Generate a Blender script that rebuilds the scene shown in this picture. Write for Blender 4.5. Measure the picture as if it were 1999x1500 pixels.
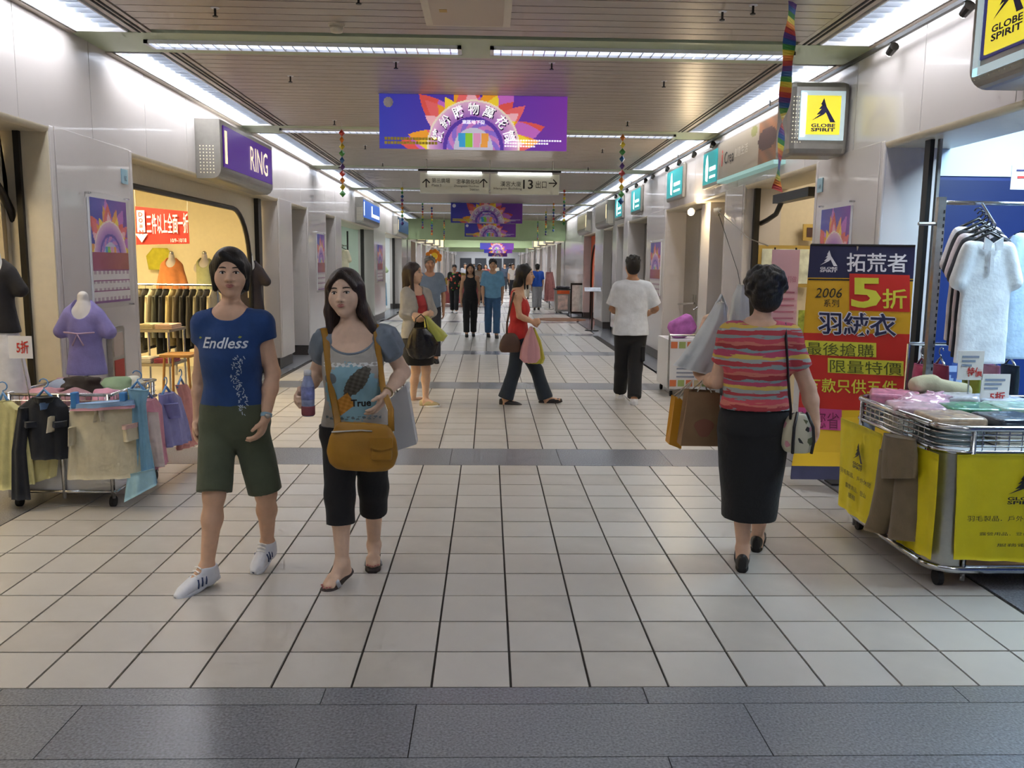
import bpy, bmesh, math, random
import numpy as np
from math import sin, cos, pi, radians
from mathutils import Vector, Matrix
from mathutils.bvhtree import BVHTree

random.seed(7)
SC = bpy.context.scene
COL = SC.collection
for o in list(bpy.data.objects): bpy.data.objects.remove(o)

# ------------------------------------------------------------------ camera
F_PX, PITCH, YAW, ROLL, CAM_H = 1666.0, radians(7.95), radians(1.66), 0.0115, 1.59
_F = np.array([sin(YAW)*cos(PITCH), cos(YAW)*cos(PITCH), -sin(PITCH)])
_R = np.array([cos(YAW), -sin(YAW), 0.0]); _U = np.cross(_R, _F)
_R, _U = cos(ROLL)*_R + sin(ROLL)*_U, -sin(ROLL)*_R + cos(ROLL)*_U
CAMP = np.array([0, 0, CAM_H])
cam = bpy.data.cameras.new('camera'); camo = bpy.data.objects.new('camera', cam); COL.objects.link(camo)
cam.sensor_width = 36.0; cam.sensor_fit = 'HORIZONTAL'; cam.lens = 36.0*F_PX/1999.0
cam.clip_start = 0.05; cam.clip_end = 300
M = Matrix.Identity(4)
for i in range(3):
    M[i][0], M[i][1], M[i][2], M[i][3] = _R[i], _U[i], -_F[i], CAMP[i]
camo.matrix_world = M
SC.camera = camo

def at(px, py, X=None, Y=None, Z=None):
    """the point of the place seen at photograph pixel (px, py) on the plane X, Y or Z = const"""
    d = _F + _R*(px-999.5)/F_PX - _U*(py-750)/F_PX
    t = X/d[0] if X is not None else Y/d[1] if Y is not None else (Z-CAM_H)/d[2]
    p = CAMP + t*d
    return Vector((float(p[0]), float(p[1]), float(p[2])))

# ------------------------------------------------------------------ world, exposure
w = bpy.data.worlds.new('world'); SC.world = w; w.use_nodes = True
w.node_tree.nodes['Background'].inputs[0].default_value = (0.75, 0.78, 0.85, 1)
w.node_tree.nodes['Background'].inputs[1].default_value = 0.28
SC.view_settings.view_transform = 'Standard'; SC.view_settings.look = 'None'
SC.view_settings.gamma = 1.0; SC.view_settings.use_curve_mapping = False
SC.view_settings.exposure = 0.10
try:
    SC.cycles.use_denoising = True
    SC.cycles.use_adaptive_sampling = True; SC.cycles.adaptive_threshold = .14; SC.cycles.adaptive_min_samples = 12
    SC.cycles.max_bounces = 5; SC.cycles.diffuse_bounces = 3; SC.cycles.glossy_bounces = 2
    SC.cycles.transmission_bounces = 4; SC.cycles.transparent_max_bounces = 6
    SC.cycles.sample_clamp_indirect = 6.0
except Exception: pass
TROUGH_W, STRIP_W, SHOP_W = 14.0, 6.5, .55     # lamp powers

# ------------------------------------------------------------------ materials
_mats = {}
def hexc(h):
    h = h.lstrip('#'); v = [int(h[i:i+2], 16)/255 for i in (0, 2, 4)]
    return tuple(c/12.92 if c <= .04045 else ((c+.055)/1.055)**2.4 for c in v)
def mat(name, col, rough=.6, metal=0., emit=0., emcol=None, noise=0., nscale=20., bump=0., bscale=60., alpha=1., spec=.5, coat=0., sheen=0., trans=0., attr=None, obj=True):
    if name in _mats: return _mats[name]
    if isinstance(col, str): col = hexc(col)
    m = bpy.data.materials.new(name); m.use_nodes = True; nt = m.node_tree; b = nt.nodes['Principled BSDF']
    b.inputs['Base Color'].default_value = (*col, 1); b.inputs['Roughness'].default_value = rough
    b.inputs['Metallic'].default_value = metal; b.inputs['Specular IOR Level'].default_value = spec
    if coat: b.inputs['Coat Weight'].default_value = coat
    if sheen: b.inputs['Sheen Weight'].default_value = sheen
    if trans: b.inputs['Transmission Weight'].default_value = trans
    if alpha < 1: b.inputs['Alpha'].default_value = alpha
    if attr:
        a = nt.nodes.new('ShaderNodeAttribute'); a.attribute_name = attr
        nt.links.new(a.outputs['Color'], b.inputs['Base Color'])
        if emit:
            nt.links.new(a.outputs['Color'], b.inputs['Emission Color']); b.inputs['Emission Strength'].default_value = emit
    elif emit:
        ec = emcol or col
        if isinstance(ec, str): ec = hexc(ec)
        b.inputs['Emission Color'].default_value = (*ec, 1); b.inputs['Emission Strength'].default_value = emit
    if noise or bump:
        tc = nt.nodes.new('ShaderNodeTexCoord'); src = tc.outputs['Object']
        if noise:
            n = nt.nodes.new('ShaderNodeTexNoise'); n.inputs['Scale'].default_value = nscale; n.inputs['Detail'].default_value = 4
            nt.links.new(src, n.inputs['Vector'])
            r = nt.nodes.new('ShaderNodeValToRGB'); r.color_ramp.elements[0].position = .3; r.color_ramp.elements[1].position = .7
            r.color_ramp.elements[0].color = (*[c*(1-noise) for c in col], 1); r.color_ramp.elements[1].color = (*[min(1, c*(1+noise)) for c in col], 1)
            nt.links.new(n.outputs['Fac'], r.inputs['Fac']); nt.links.new(r.outputs['Color'], b.inputs['Base Color'])
        if bump:
            n2 = nt.nodes.new('ShaderNodeTexNoise'); n2.inputs['Scale'].default_value = bscale; n2.inputs['Detail'].default_value = 3
            nt.links.new(src, n2.inputs['Vector'])
            bp = nt.nodes.new('ShaderNodeBump'); bp.inputs['Strength'].default_value = bump; bp.inputs['Distance'].default_value = .01
            nt.links.new(n2.outputs['Fac'], bp.inputs['Height']); nt.links.new(bp.outputs['Normal'], b.inputs['Normal'])
    _mats[name] = m; return m

def cloth(col, **k):
    nm = 'cloth_'+(col if isinstance(col, str) else '%02x%02x%02x' % tuple(int(c*255) for c in col))
    k.setdefault('bump', .25); k.setdefault('bscale', 45)
    return mat(nm, col, rough=.85, noise=.10, nscale=14, sheen=.1, **k)

# ------------------------------------------------------------------ mesh helpers
class MB:
    def __init__(s): s.v = []; s.f = []; s.m = []
    def add(s, v, f, mi=0):
        n = len(s.v); s.v += [tuple(p) for p in v]; s.f += [tuple(i+n for i in q) for q in f]; s.m += [mi]*len(f); return s
    def box(s, x0, x1, y0, y1, z0, z1, mi=0):
        return s.add([(x0,y0,z0),(x1,y0,z0),(x1,y1,z0),(x0,y1,z0),(x0,y0,z1),(x1,y0,z1),(x1,y1,z1),(x0,y1,z1)],
                     [(0,3,2,1),(4,5,6,7),(0,1,5,4),(1,2,6,5),(2,3,7,6),(3,0,4,7)], mi)
    def tube(s, pts, r, n=8, mi=0, cap=True, flat=1.0):
        pts = [Vector(p) for p in pts]; rs = r if isinstance(r, (list, tuple)) else [r]*len(pts)
        t0 = (pts[1]-pts[0]).normalized(); up = Vector((0,0,1)) if abs(t0.z) < .9 else Vector((1,0,0))
        a = t0.cross(up).normalized(); vs = []
        for i, p in enumerate(pts):
            t = (pts[min(i+1, len(pts)-1)]-pts[max(i-1, 0)])
            t = t.normalized() if t.length > 1e-9 else t0
            a = (a - t*a.dot(t)); a = a.normalized() if a.length > 1e-6 else t.orthogonal().normalized()
            b = t.cross(a)
            for k in range(n):
                an = 2*pi*k/n; vs.append(p + (a*cos(an) + b*sin(an)*flat)*rs[i])
        fs = [(i*n+k, i*n+(k+1) % n, (i+1)*n+(k+1) % n, (i+1)*n+k) for i in range(len(pts)-1) for k in range(n)]
        if cap: fs += [tuple(reversed(range(n))), tuple(range((len(pts)-1)*n, len(pts)*n))]
        return s.add(vs, fs, mi)
    def lathe(s, prof, c=(0,0,0), n=16, mi=0, sx=1., sy=1.):
        vs = []; c = Vector(c)
        for r, z in prof:
            for k in range(n): vs.append(c + Vector((r*sx*cos(2*pi*k/n), r*sy*sin(2*pi*k/n), z)))
        m = len(prof)
        fs = [(i*n+k, i*n+(k+1) % n, (i+1)*n+(k+1) % n, (i+1)*n+k) for i in range(m-1) for k in range(n)]
        fs += [tuple(reversed(range(n))), tuple(range((m-1)*n, m*n))]
        return s.add(vs, fs, mi)
    def prism(s, pts, o, u, v, depth, mi=0):
        """polygon pts (2-D) in the plane o + a*u + b*v, extruded by depth along u x v"""
        o, u, v = Vector(o), Vector(u), Vector(v); nn = u.cross(v).normalized()*depth; n = len(pts)
        vs = [o+u*a+v*b for a, b in pts] + [o+u*a+v*b+nn for a, b in pts]
        fs = [tuple(reversed(range(n))), tuple(range(n, 2*n))] + [(i, (i+1) % n, n+(i+1) % n, n+i) for i in range(n)]
        return s.add(vs, fs, mi)
    def ell(s, c, r, nu=12, nv=8, R=None, mi=0):
        c = Vector(c); vs = []; R = R or Matrix.Identity(3)
        for j in range(nv+1):
            th = pi*j/nv
            for k in range(nu):
                ph = 2*pi*k/nu; vs.append(c + R @ Vector((r[0]*sin(th)*cos(ph), r[1]*sin(th)*sin(ph), -r[2]*cos(th))))
        fs = [(j*nu+k, j*nu+(k+1) % nu, (j+1)*nu+(k+1) % nu, (j+1)*nu+k) for j in range(nv) for k in range(nu)]
        return s.add(vs, fs, mi)
    def mesh(s, name, mats):
        me = bpy.data.meshes.new(name); me.from_pydata(s.v, [], s.f)
        for m in (mats if isinstance(mats, (list, tuple)) else [mats]): me.materials.append(m)
        if any(s.m): me.polygons.foreach_set('material_index', s.m)
        me.update(); return me
    def obj(s, name, mats, parent=None, smooth=False, bevel=0., loc=None):
        return link(name, s.mesh(name, mats), parent, smooth, bevel, loc)

def link(name, me, parent=None, smooth=False, bevel=0., loc=None):
    if parent is not None:           # meshes are written in place coordinates; parts are kept relative to their thing
        pm = parent.matrix_world if parent.get('_mw') is None else None
        org = world_loc(parent)
        if org.length: me.transform(Matrix.Translation(-org))
    o = bpy.data.objects.new(name, me); COL.objects.link(o)
    if parent is not None: o.parent = parent
    if loc is not None: o.location = loc
    if smooth and isinstance(me, bpy.types.Mesh):
        me.polygons.foreach_set('use_smooth', [True]*len(me.polygons))
        if smooth == 'auto':
            try: me.set_sharp_from_angle(angle=radians(40))
            except Exception: pass
    if bevel:
        b = o.modifiers.new('bevel', 'BEVEL'); b.width = bevel; b.segments = 2; b.limit_method = 'ANGLE'
    return o
def world_loc(o):
    v = Vector((0,0,0))
    while o is not None: v = v + o.location; o = o.parent
    return v
def tag(o, label, cat, group=None, kind=None):
    if label: o['label'] = label
    if cat: o['category'] = cat
    if group: o['group'] = group
    if kind: o['kind'] = kind
    return o
def thing(name, loc, label, cat, group=None):
    o = bpy.data.objects.new(name, None); COL.objects.link(o); o.location = loc; o.empty_display_size = .1
    return tag(o, label, cat, group)
def struct(name, label=None, loc=(0,0,0), mb=None, mats=None):
    if mb is None:
        o = bpy.data.objects.new(name, None); COL.objects.link(o); o.location = loc
    else: o = mb.obj(name, mats)
    o['kind'] = 'structure'
    if label: o['label'] = label
    return o
def inst(name, me, loc, parent, rotz=0., scale=None):
    o = bpy.data.objects.new(name, me); COL.objects.link(o); o.parent = parent
    o.location = Vector(loc) - world_loc(parent) if parent is not None else loc
    if rotz: o.rotation_euler[2] = rotz
    if scale: o.scale = scale
    return o
def copy_tree(o, parent=None):
    c = o.copy(); COL.objects.link(c); c.parent = parent
    for ch in o.children: copy_tree(ch, c)
    return c
def area(name, loc, sx, sy, power, col=(1,1,1), rot=(0,0,0), parent=None, spread=None):
    l = bpy.data.lights.new(name, 'AREA'); l.shape = 'RECTANGLE'; l.size = sx; l.size_y = sy; l.energy = power; l.color = col
    if spread: l.spread = spread
    o = bpy.data.objects.new(name, l); COL.objects.link(o); o.rotation_euler = rot
    if parent is not None: o.parent = parent; o.location = Vector(loc)-world_loc(parent)
    else: o.location = loc
    return o
def point(name, loc, power, col=(1,1,1), r=.05, parent=None):
    l = bpy.data.lights.new(name, 'POINT'); l.energy = power; l.color = col; l.shadow_soft_size = r
    o = bpy.data.objects.new(name, l); COL.objects.link(o)
    if parent is not None: o.parent = parent; o.location = Vector(loc)-world_loc(parent)
    else: o.location = loc
    return o

# text as flat meshes in the plane o + a*u + b*v, fitted to a box of width wd and height ht (cap height fit when only ht given)
_tx = {}
def text_mesh(body, bold=0., shear=0., res=2):
    k = (body, bold, shear)
    if k not in _tx:
        c = bpy.data.curves.new('t', 'FONT'); c.body = body; c.size = 1.; c.offset = bold; c.shear = shear; c.resolution_u = res; c.fill_mode = 'FRONT'
        o = bpy.data.objects.new('t', c); COL.objects.link(o)
        dg = bpy.context.evaluated_depsgraph_get(); me = bpy.data.meshes.new_from_object(o.evaluated_get(dg))
        n = len(me.vertices); co = np.zeros(n*3); me.vertices.foreach_get('co', co); co = co.reshape(-1, 3)
        fs = [tuple(p.vertices) for p in me.polygons]
        bpy.data.objects.remove(o); bpy.data.curves.remove(c); bpy.data.meshes.remove(me)
        if n == 0: co = np.zeros((3, 3)); fs = [(0, 1, 2)]
        _tx[k] = (co[:, :2], fs)
    return _tx[k]
def text_pts(body, wd=None, ht=None, bold=0., shear=0.):
    co, fs = text_mesh(body, bold, shear); co = co - co.min(0); ext = np.maximum(co.max(0), 1e-6)
    if wd and ht: co = co*np.array([wd/ext[0], ht/ext[1]])
    elif wd: co = co*(wd/ext[0])
    else: co = co*(ht/ext[1])
    return co, fs
def text(mb, body, o, u, v, wd=None, ht=None, bold=0., shear=0., mi=0, center=False, lift=.002):
    co, fs = text_pts(body, wd, ht, bold, shear); o, u, v = Vector(o), Vector(u).normalized(), Vector(v).normalized(); n = u.cross(v)*lift
    if center: co = co - co.max(0)/2
    return mb.add([o+u*float(a)+v*float(b)+n for a, b in co], fs, mi)

def painted(name, mtl, o, u, v, wd, ht, nx, ny, fn, parent=None, thick=0.):
    """a flat print: grid mesh whose own colours fn(x, y) in -1..1 are stored per corner (x right, y up)"""
    o, u, v = Vector(o), Vector(u).normalized(), Vector(v).normalized()
    xs = np.linspace(0, wd, nx+1); ys = np.linspace(0, ht, ny+1)
    vs = [o+u*float(a)+v*float(b) for b in ys for a in xs]
    fs = [(j*(nx+1)+i, j*(nx+1)+i+1, (j+1)*(nx+1)+i+1, (j+1)*(nx+1)+i) for j in range(ny) for i in range(nx)]
    me = bpy.data.meshes.new(name); me.from_pydata(vs, [], fs)
    gx, gy = np.meshgrid((np.arange(nx)+.5)/nx*2-1, (np.arange(ny)+.5)/ny*2-1)
    c = fn(gx.ravel(), gy.ravel())                      # (n, 3) sRGB 0..1
    c = np.where(c <= .04045, c/12.92, ((np.clip(c, 0, 1)+.055)/1.055)**2.4)
    a = me.color_attributes.new('print', 'FLOAT_COLOR', 'CORNER')
    a.data.foreach_set('color', np.repeat(np.concatenate([c, np.ones((len(c), 1))], 1), 4, 0).ravel())
    me.materials.append(mtl); me.update()
    return link(name, me, parent)
def rgb(h): h = h.lstrip('#'); return np.array([int(h[i:i+2], 16)/255 for i in (0, 2, 4)])
# ================================================================== the setting
XL, XR, ZC, ZF, YB, YEND = -3.08, 2.90, 3.25, 2.48, 32.6, 84.0
PER, ROW0, TP = 4.24, 3.05, 0.302
STR0 = 6.92
m_tile = mat('tile_glaze', '#c3beb6', rough=.32, noise=.05, nscale=3, bump=.03, bscale=220)
m_tile2 = mat('tile_glaze_worn', '#bcb6ad', rough=.36, noise=.07, nscale=5)
m_grout = mat('grout', '#433e39', rough=.9)
m_gran = mat('granite', '#7f8186', rough=.28, noise=.45, nscale=110)
m_gran2 = mat('granite_dark', '#7a7c82', rough=.25, noise=.4, nscale=100)
m_panel = mat('laminate_panel', '#cfc9c6', rough=.22, noise=.02, nscale=2, coat=.3)
m_core = mat('panel_joint', '#5d5853', rough=.8)
m_cream = mat('cream_paint', '#d8cdb4', rough=.4, noise=.03)
m_slat = mat('ceiling_slat', '#b9ab9d', rough=.36, metal=.12, noise=.03, nscale=3)
m_dark = mat('dark_slot', '#2a2725', rough=.8)
m_green = mat('pale_green_plate', '#b9c4a4', rough=.45)
m_white = mat('white_enamel', '#e6e6e8', rough=.35)
m_lamp = mat('lamp_diffuser', '#ffffff', emit=5.0, emcol=(.93, .95, 1.0))
m_lampb = mat('strip_diffuser', '#dfe6ff', emit=1.6, emcol=(.72, .80, 1.0))
m_louv = mat('louver_metal', '#868c95', rough=.35, metal=.6)
m_chrome = mat('chrome', '#c9cacc', rough=.18, metal=1., noise=.05)
m_steel = mat('brushed_steel', '#b6b3ab', rough=.33, metal=.9, noise=.06, nscale=40)
m_black = mat('black_enamel', '#17140f', rough=.35)
m_blackr = mat('black_rubber', '#1a1a1c', rough=.8)
m_plinth = mat('plinth', '#4d4846', rough=.4, noise=.2, nscale=60)
m_glass = mat('glass_pane', '#f4f7f5', rough=.03, alpha=.06, spec=.6)
m_ygr = mat('warm_wall', '#f3e8c6', rough=.7, noise=.02)
m_doorg = mat('door_paint', '#a6aaa3', rough=.4, noise=.03)

# ---- floor: every near tile is a piece, the far ones are one part
floor = struct('floor', 'pale square tiles with dark granite bands and borders')
b = MB(); b.box(-8, 8, -4, YEND, -.05, -.009); b.obj('grout_bed', m_grout, floor)
g = .010
tile_me = MB().box(g/2, TP-g/2, g/2, TP-g/2, -.012, 0).mesh('tile', m_tile)
tile_me2 = MB().box(g/2, TP-g/2, g/2, TP-g/2, -.012, 0).mesh('tile', m_tile2)
xs0 = .0975 - 10*TP
x2 = at(924, 881.6, Z=0).x
rest = MB(); cnt = 0
nseg = 18
for k in range(nseg):
    y0 = ROW0 + PER*k
    ph = xs0 if k == 0 else (x2 - 9*TP if k == 1 else xs0 + (.11*k) % TP - TP*.5)
    for r in range(12):
        for c in range(18):
            xa = ph + c*TP; ya = y0 + r*TP
            if cnt < 300:
                inst('tile', tile_me if random.random() < .6 else tile_me2, (xa, ya, random.uniform(-.0008, .0006)), floor); cnt += 1
            else: rest.box(xa+g/2, xa+TP-g/2, ya+g/2, ya+TP-g/2, -.012, 0)
o = rest.obj('tile_field', m_tile, floor); o['kind'] = 'stuff'
slab = MB(); far_slab = MB()
def put_slab(x0, x1, y0, y1, j=0):
    MB().box(x0+.002, x1-.002, y0+.002, y1-.002, -.012, 0).obj('granite_slab', m_gran if j % 3 else m_gran2, floor)
j = 0
rows = [(2.925, 3.05)] + [(2.925-.34*(i+1), 2.925-.34*i) for i in range(5)]
for i, (ya, yb) in enumerate(rows):
    x = -4.2 + (.35 if i % 2 else 0)
    while x < 4.2: put_slab(x+.0, x+1.2, ya, yb, j); x += 1.2; j += 1
for i in range(4):
    for x in range(5): put_slab(-4.2+x*1.7, -4.2+x*1.7+1.7, 1.225-.9*(i+1), 1.225-.9*i, j); j += 1
for k in range(nseg):
    ya = ROW0 + PER*k + 12*TP; yb = ROW0 + PER*(k+1)
    if k < 4:
        x = -3.0 + (.2*k) % .4
        while x < 2.5: put_slab(x, min(x+.9, 2.52), ya, yb, j); x += .9; j += 1
    else: far_slab.box(-3.0, 2.52, ya+.002, yb-.002, -.012, 0)
for k in range(nseg*3):
    ya = ROW0 + k*PER/3; yb = ya + PER/3
    for x0, x1 in ((-3.6, -2.925), (2.53, 3.5)):
        if k < 9: put_slab(x0, x1, ya, yb, k)
        else: far_slab.box(x0, x1, ya+.002, yb-.002, -.012, 0)
far_slab.obj('granite_field', m_gran2, floor)['kind'] = 'stuff'

# ---- ceiling: linear metal slats between cross plates
ceil = struct('ceiling', 'taupe linear metal slat ceiling', (0, 0, ZC))
MB().box(XL-.5, XR+.5, -4, YEND, ZC+.16, ZC+.2).obj('soffit', m_dark, ceil)
XA, XB = XL+.62, XR-.56
SL = .15
sl_me = MB().box(0, XB-XA, .006, SL-.006, 0, .012).mesh('slat', m_slat); sl_me2 = sl_me
strips = [STR0 + PER*k for k in range(-2, 6)]
y = -3.5; farm = MB()
def in_strip(y): return any(abs(y+SL/2-s) < .3 for s in strips)
while y < YB:
    if not in_strip(y):
        if y > 2.5: inst('slat', sl_me, (XA, y, ZC), ceil)
        else: farm.box(XA, XB, y+.006, y+SL-.006, ZC, ZC+.012)
    y += SL
farm.box(XA, XB, YB+.3, YEND, ZC-.0, ZC+.02)
farm.box(XL, XA, YB+.3, YEND, ZC-.0, ZC+.02); farm.box(XB, XR, YB+.3, YEND, ZC-.0, ZC+.02)
farm.obj('slat_field', m_slat, ceil)['kind'] = 'stuff'
for s in strips:
    MB().box(XL, XR, s-.3, s+.3, ZC-.004, ZC+.02).obj('cross_plate', m_green, ceil)
for sx in (-1, 1):
    X0 = XL if sx < 0 else XR
    for k in range(-2, 6):
        ya, yb = STR0+PER*k+.3, STR0+PER*(k+1)-.3
        yb = min(yb, YB)
        a, c = sorted((X0 - sx*.46, X0 - sx*.60))
        MB().box(a, c, ya, yb, ZC-.002, ZC+.012).obj('edge_strip', m_slat, ceil)
        for d in (.505, .545):
            a, c = sorted((X0 - sx*d, X0 - sx*(d+.018)))
            MB().box(a, c, ya, yb, ZC-.006, ZC-.001).obj('air_slot', m_dark, ceil)
        a, c = sorted((X0, X0 - sx*.055)); MB().box(a, c, ya, yb, ZC-.015, ZC+.02).obj('edge_trim', m_slat, ceil)

# ---- ceiling lights: troughs along both walls, pairs across the corridor
LG = 'wall-side light troughs'
for sx in (-1, 1):
    X0 = XL if sx < 0 else XR
    sd = 'left' if sx < 0 else 'right'
    for k in range(-2, 6):
        ya, yb = STR0+PER*k+.32, min(STR0+PER*(k+1)-.32, YB-.05)
        if yb-ya < .5: continue
        a, c = sorted((X0 - sx*.06, X0 - sx*.44)); ym = (ya+yb)/2
        order = ['behind the camera', 'nearest the camera', 'second from the camera', 'third from the camera', 'fourth from the camera', 'fifth from the camera', 'sixth from the camera', 'last before the green beam']
        t = thing('light_trough', ((a+c)/2, ym, ZC), 'white louvred light trough along the %s wall, %s' % (sd, order[k+2]), 'ceiling light', LG)
        h = MB(); h.box(a, a+.012, ya, yb, ZC-.01, ZC+.14); h.box(c-.012, c, ya, yb, ZC-.01, ZC+.14)
        h.box(a, c, ya, ya+.012, ZC-.01, ZC+.14); h.box(a, c, yb-.012, yb, ZC-.01, ZC+.14); h.box(a, c, ya, yb, ZC+.125, ZC+.14)
        h.obj('housing', m_white, t)
        MB().tube([((a+c)/2-.08, ya+.04, ZC+.10), ((a+c)/2-.08, yb-.04, ZC+.10)], .018, 8).obj('lamp_tube', m_lamp, t)
        MB().tube([((a+c)/2+.08, ya+.04, ZC+.10), ((a+c)/2+.08, yb-.04, ZC+.10)], .018, 8).obj('lamp_tube', m_lamp, t)
        n = int((yb-ya)/.12); fin = MB().box(a+.012, c-.012, -.002, .002, ZC-.008, ZC+.035)
        if k in (-1, 0):
            me = fin.mesh('louver_slat', m_louv); me.transform(Matrix.Translation((-(a+c)/2, 0, -ZC)))
            for i in range(1, n): inst('louver_slat', me, ((a+c)/2, ya+(yb-ya)*i/n, ZC), t)
        else:
            f2 = MB()
            for i in range(1, n): yy = ya+(yb-ya)*i/n; f2.box(a+.012, c-.012, yy-.002, yy+.002, ZC-.008, ZC+.035)
            f2.obj('louver', m_louv, t)['kind'] = 'stuff'
        area('trough_lamp', (X0-sx*.19, ym, ZC+.078), .20, yb-ya-.1, TROUGH_W*(yb-ya), (.95, .96, 1.0), rot=(0, -sx*.65, 0), parent=t)
for k, s in enumerate(strips[1:]):
    for xa, xb, sd in ((-2.62, -.22, 'left'), (.0, 2.36, 'right')):
        nm = ['behind the camera', 'nearest', 'second', 'third', 'fourth', 'fifth', 'sixth'][k]
        t = thing('strip_light', ((xa+xb)/2, s, ZC), 'recessed fluorescent strip light across the ceiling, %s %s one' % (nm, sd), 'ceiling light', 'strip lights across the ceiling')
        h = MB()
        h.box(xa, xb, s-.10, s-.085, ZC-.03, ZC-.003); h.box(xa, xb, s+.085, s+.10, ZC-.03, ZC-.003)
        h.box(xa, xa+.03, s-.1, s+.1, ZC-.03, ZC-.003); h.box(xb-.03, xb, s-.1, s+.1, ZC-.03, ZC-.003)
        h.obj('housing', m_white, t)
        MB().box(xa+.03, xb-.03, s-.085, s+.085, ZC-.012, ZC-.005).obj('diffuser', m_lampb, t)
        n = 28
        if k == 1:
            me = MB().box(-.004, .004, -.085, .085, -.03, -.012).mesh('louver_slat', m_chrome)
            for i in range(1, n): inst('louver_slat', me, (xa+(xb-xa)*i/n, s, ZC), t)
        else:
            f2 = MB()
            for i in range(1, n): xx = xa+(xb-xa)*i/n; f2.box(xx-.004, xx+.004, s-.085, s+.085, ZC-.03, ZC-.012)
            f2.obj('louver', m_chrome, t)['kind'] = 'stuff'
        area('strip_lamp', ((xa+xb)/2, s, ZC-.034), xb-xa-.1, .15, STRIP_W, (.88, .92, 1.0), parent=t)

# ---- walls
def rbox_path(y0, y1, z0, z1, r, n=8, bottom=False):
    pts = [(y0, z0)]
    pts += [(y0+r-r*cos(pi/2*i/n), z1-r+r*sin(pi/2*i/n)) for i in range(n+1)]
    pts += [(y1-r+r*sin(pi/2*i/n), z1-r+r*cos(pi/2*i/n)) for i in range(n+1)]
    return pts + [(y1, z0)]
walls = {}
for sx, nm in ((-1, 'wall_left'), (1, 'wall_right')):
    X0 = XL if sx < 0 else XR
    W = struct(nm, 'glossy pale panelled shop fascia and pillars', (X0, 0, 0)); walls[sx] = W
    a, c = sorted((X0+sx*.03, X0+sx*.5))
    MB().box(a, c, -4, YB, ZF+.01, ZC+.16).obj('fascia_core', m_core, W)
    y = STR0 - PER*2.5; P = PER/4
    a, c = sorted((X0, X0+sx*.03))
    while y < YB:
        MB().box(a, c, y+.004, min(y+P, YB)-.004, ZF+.03, ZC+.12).obj('panel', m_panel, W); y += P
    # rounded lower lip of the fascia
    MB().tube([(X0+sx*.035, -4, ZF+.025), (X0+sx*.035, YB, ZF+.025)], .036, 12).obj('fascia_lip', m_cream, W, smooth=True)
    MB().box(*sorted((X0+sx*.05, X0+sx*.5)), -4, YB, ZF-.005, ZF+.012).obj('fascia_soffit', m_cream, W)
# back-of-house shell, so that no outer light gets in
sh = struct('wall_outer', 'outer wall behind the shops')
MB().box(-8.2, -8, -4, YEND, 0, 3.6).obj('wall_panel', m_cream, sh)
MB().box(8, 8.2, -4, YEND, 0, 3.6).obj('wall_panel', m_cream, sh)

def pillar(sx, y0, y1, seams=True, depth=.42):
    X0 = XL if sx < 0 else XR; W = walls[sx]
    p = bpy.data.objects.new('pillar', None); COL.objects.link(p); p.parent = W; p.location = (0, (y0+y1)/2, 0)
    a, c = sorted((X0+sx*.012, X0+sx*depth))
    MB().box(a, c, y0+.004, y1-.004, .17, ZF+.03).obj('core', m_panel, p)
    e = .07 if (y1-y0) > .6 else .0
    a, c = sorted((X0-sx*.006, X0+sx*.02))
    MB().box(a, c, y0+e, y1-e, .17, ZF+.045).obj('panel', m_panel, p, bevel=.004)
    if e:
        MB().box(a, c, y0, y0+e-.006, .17, ZF+.045).obj('edge_strip', m_panel, p, bevel=.012)
        MB().box(a, c, y1-e+.006, y1, .17, ZF+.045).obj('edge_strip', m_panel, p, bevel=.012)
    a, c = sorted((X0+sx*.03, X0+sx*depth))
    MB().box(a, c, y0+.02, y1-.02, 0, .17).obj('plinth', m_plinth, p)
    return p
def Yl(px, py=500): return at(px, py, X=XL).y
def Yr(px, py=480): return at(px, py, X=XR).y
ndoor = [0]
def door_recess(sx, y0, y1, col, leaves=2, depth=.38, label='grey panelled service door set back between pillars'):
    ndoor[0] += 1; X0 = XL if sx < 0 else XR
    D = struct('door_%d' % ndoor[0], label, (X0, (y0+y1)/2, 0))
    a, c = sorted((X0+sx*depth, X0+sx*(depth+.04))); L = (y1-y0)/leaves
    for i in range(leaves):
        MB().box(a, c, y0+L*i+.004, y0+L*(i+1)-.004, .16, ZF-.02).obj('leaf', col, D)
        hy = y0+L*(i+1)-.08 if i % 2 == 0 else y0+L*i+.08
        MB().tube([(X0+sx*(depth-.04), hy, 1.0), (X0+sx*(depth-.04), hy, 1.16)], .012, 8).obj('handle', m_steel, D)
    MB().box(a, c, y0, y1, 0, .16).obj('kick_plate', m_plinth, D)
    return D
def shop_box(sx, y0, y1, depth, wallm, name, label, z1=2.9, floorm=None):
    X0 = XL if sx < 0 else XR
    S = struct(name, label, (X0+sx*depth, (y0+y1)/2, 0))
    a, c = sorted((X0+sx*depth, X0+sx*(depth+.06)))
    MB().box(a, c, y0-.1, y1+.1, 0, z1).obj('back_panel', wallm, S)
    a, c = sorted((X0+sx*.4, X0+sx*depth))
    MB().box(a, c, y0-.1, y0-.04, 0, z1).obj('side_panel', wallm, S)
    MB().box(a, c, y1+.04, y1+.1, 0, z1).obj('side_panel', wallm, S)
    MB().box(a, c, y0-.1, y1+.1, z1, z1+.05).obj('ceiling_panel', m_cream, S)
    MB().box(a, c, y0-.1, y1+.1, -.008, .002).obj('floor_panel', floorm or m_tile2, S)
    return S
nwin = [0]
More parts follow.
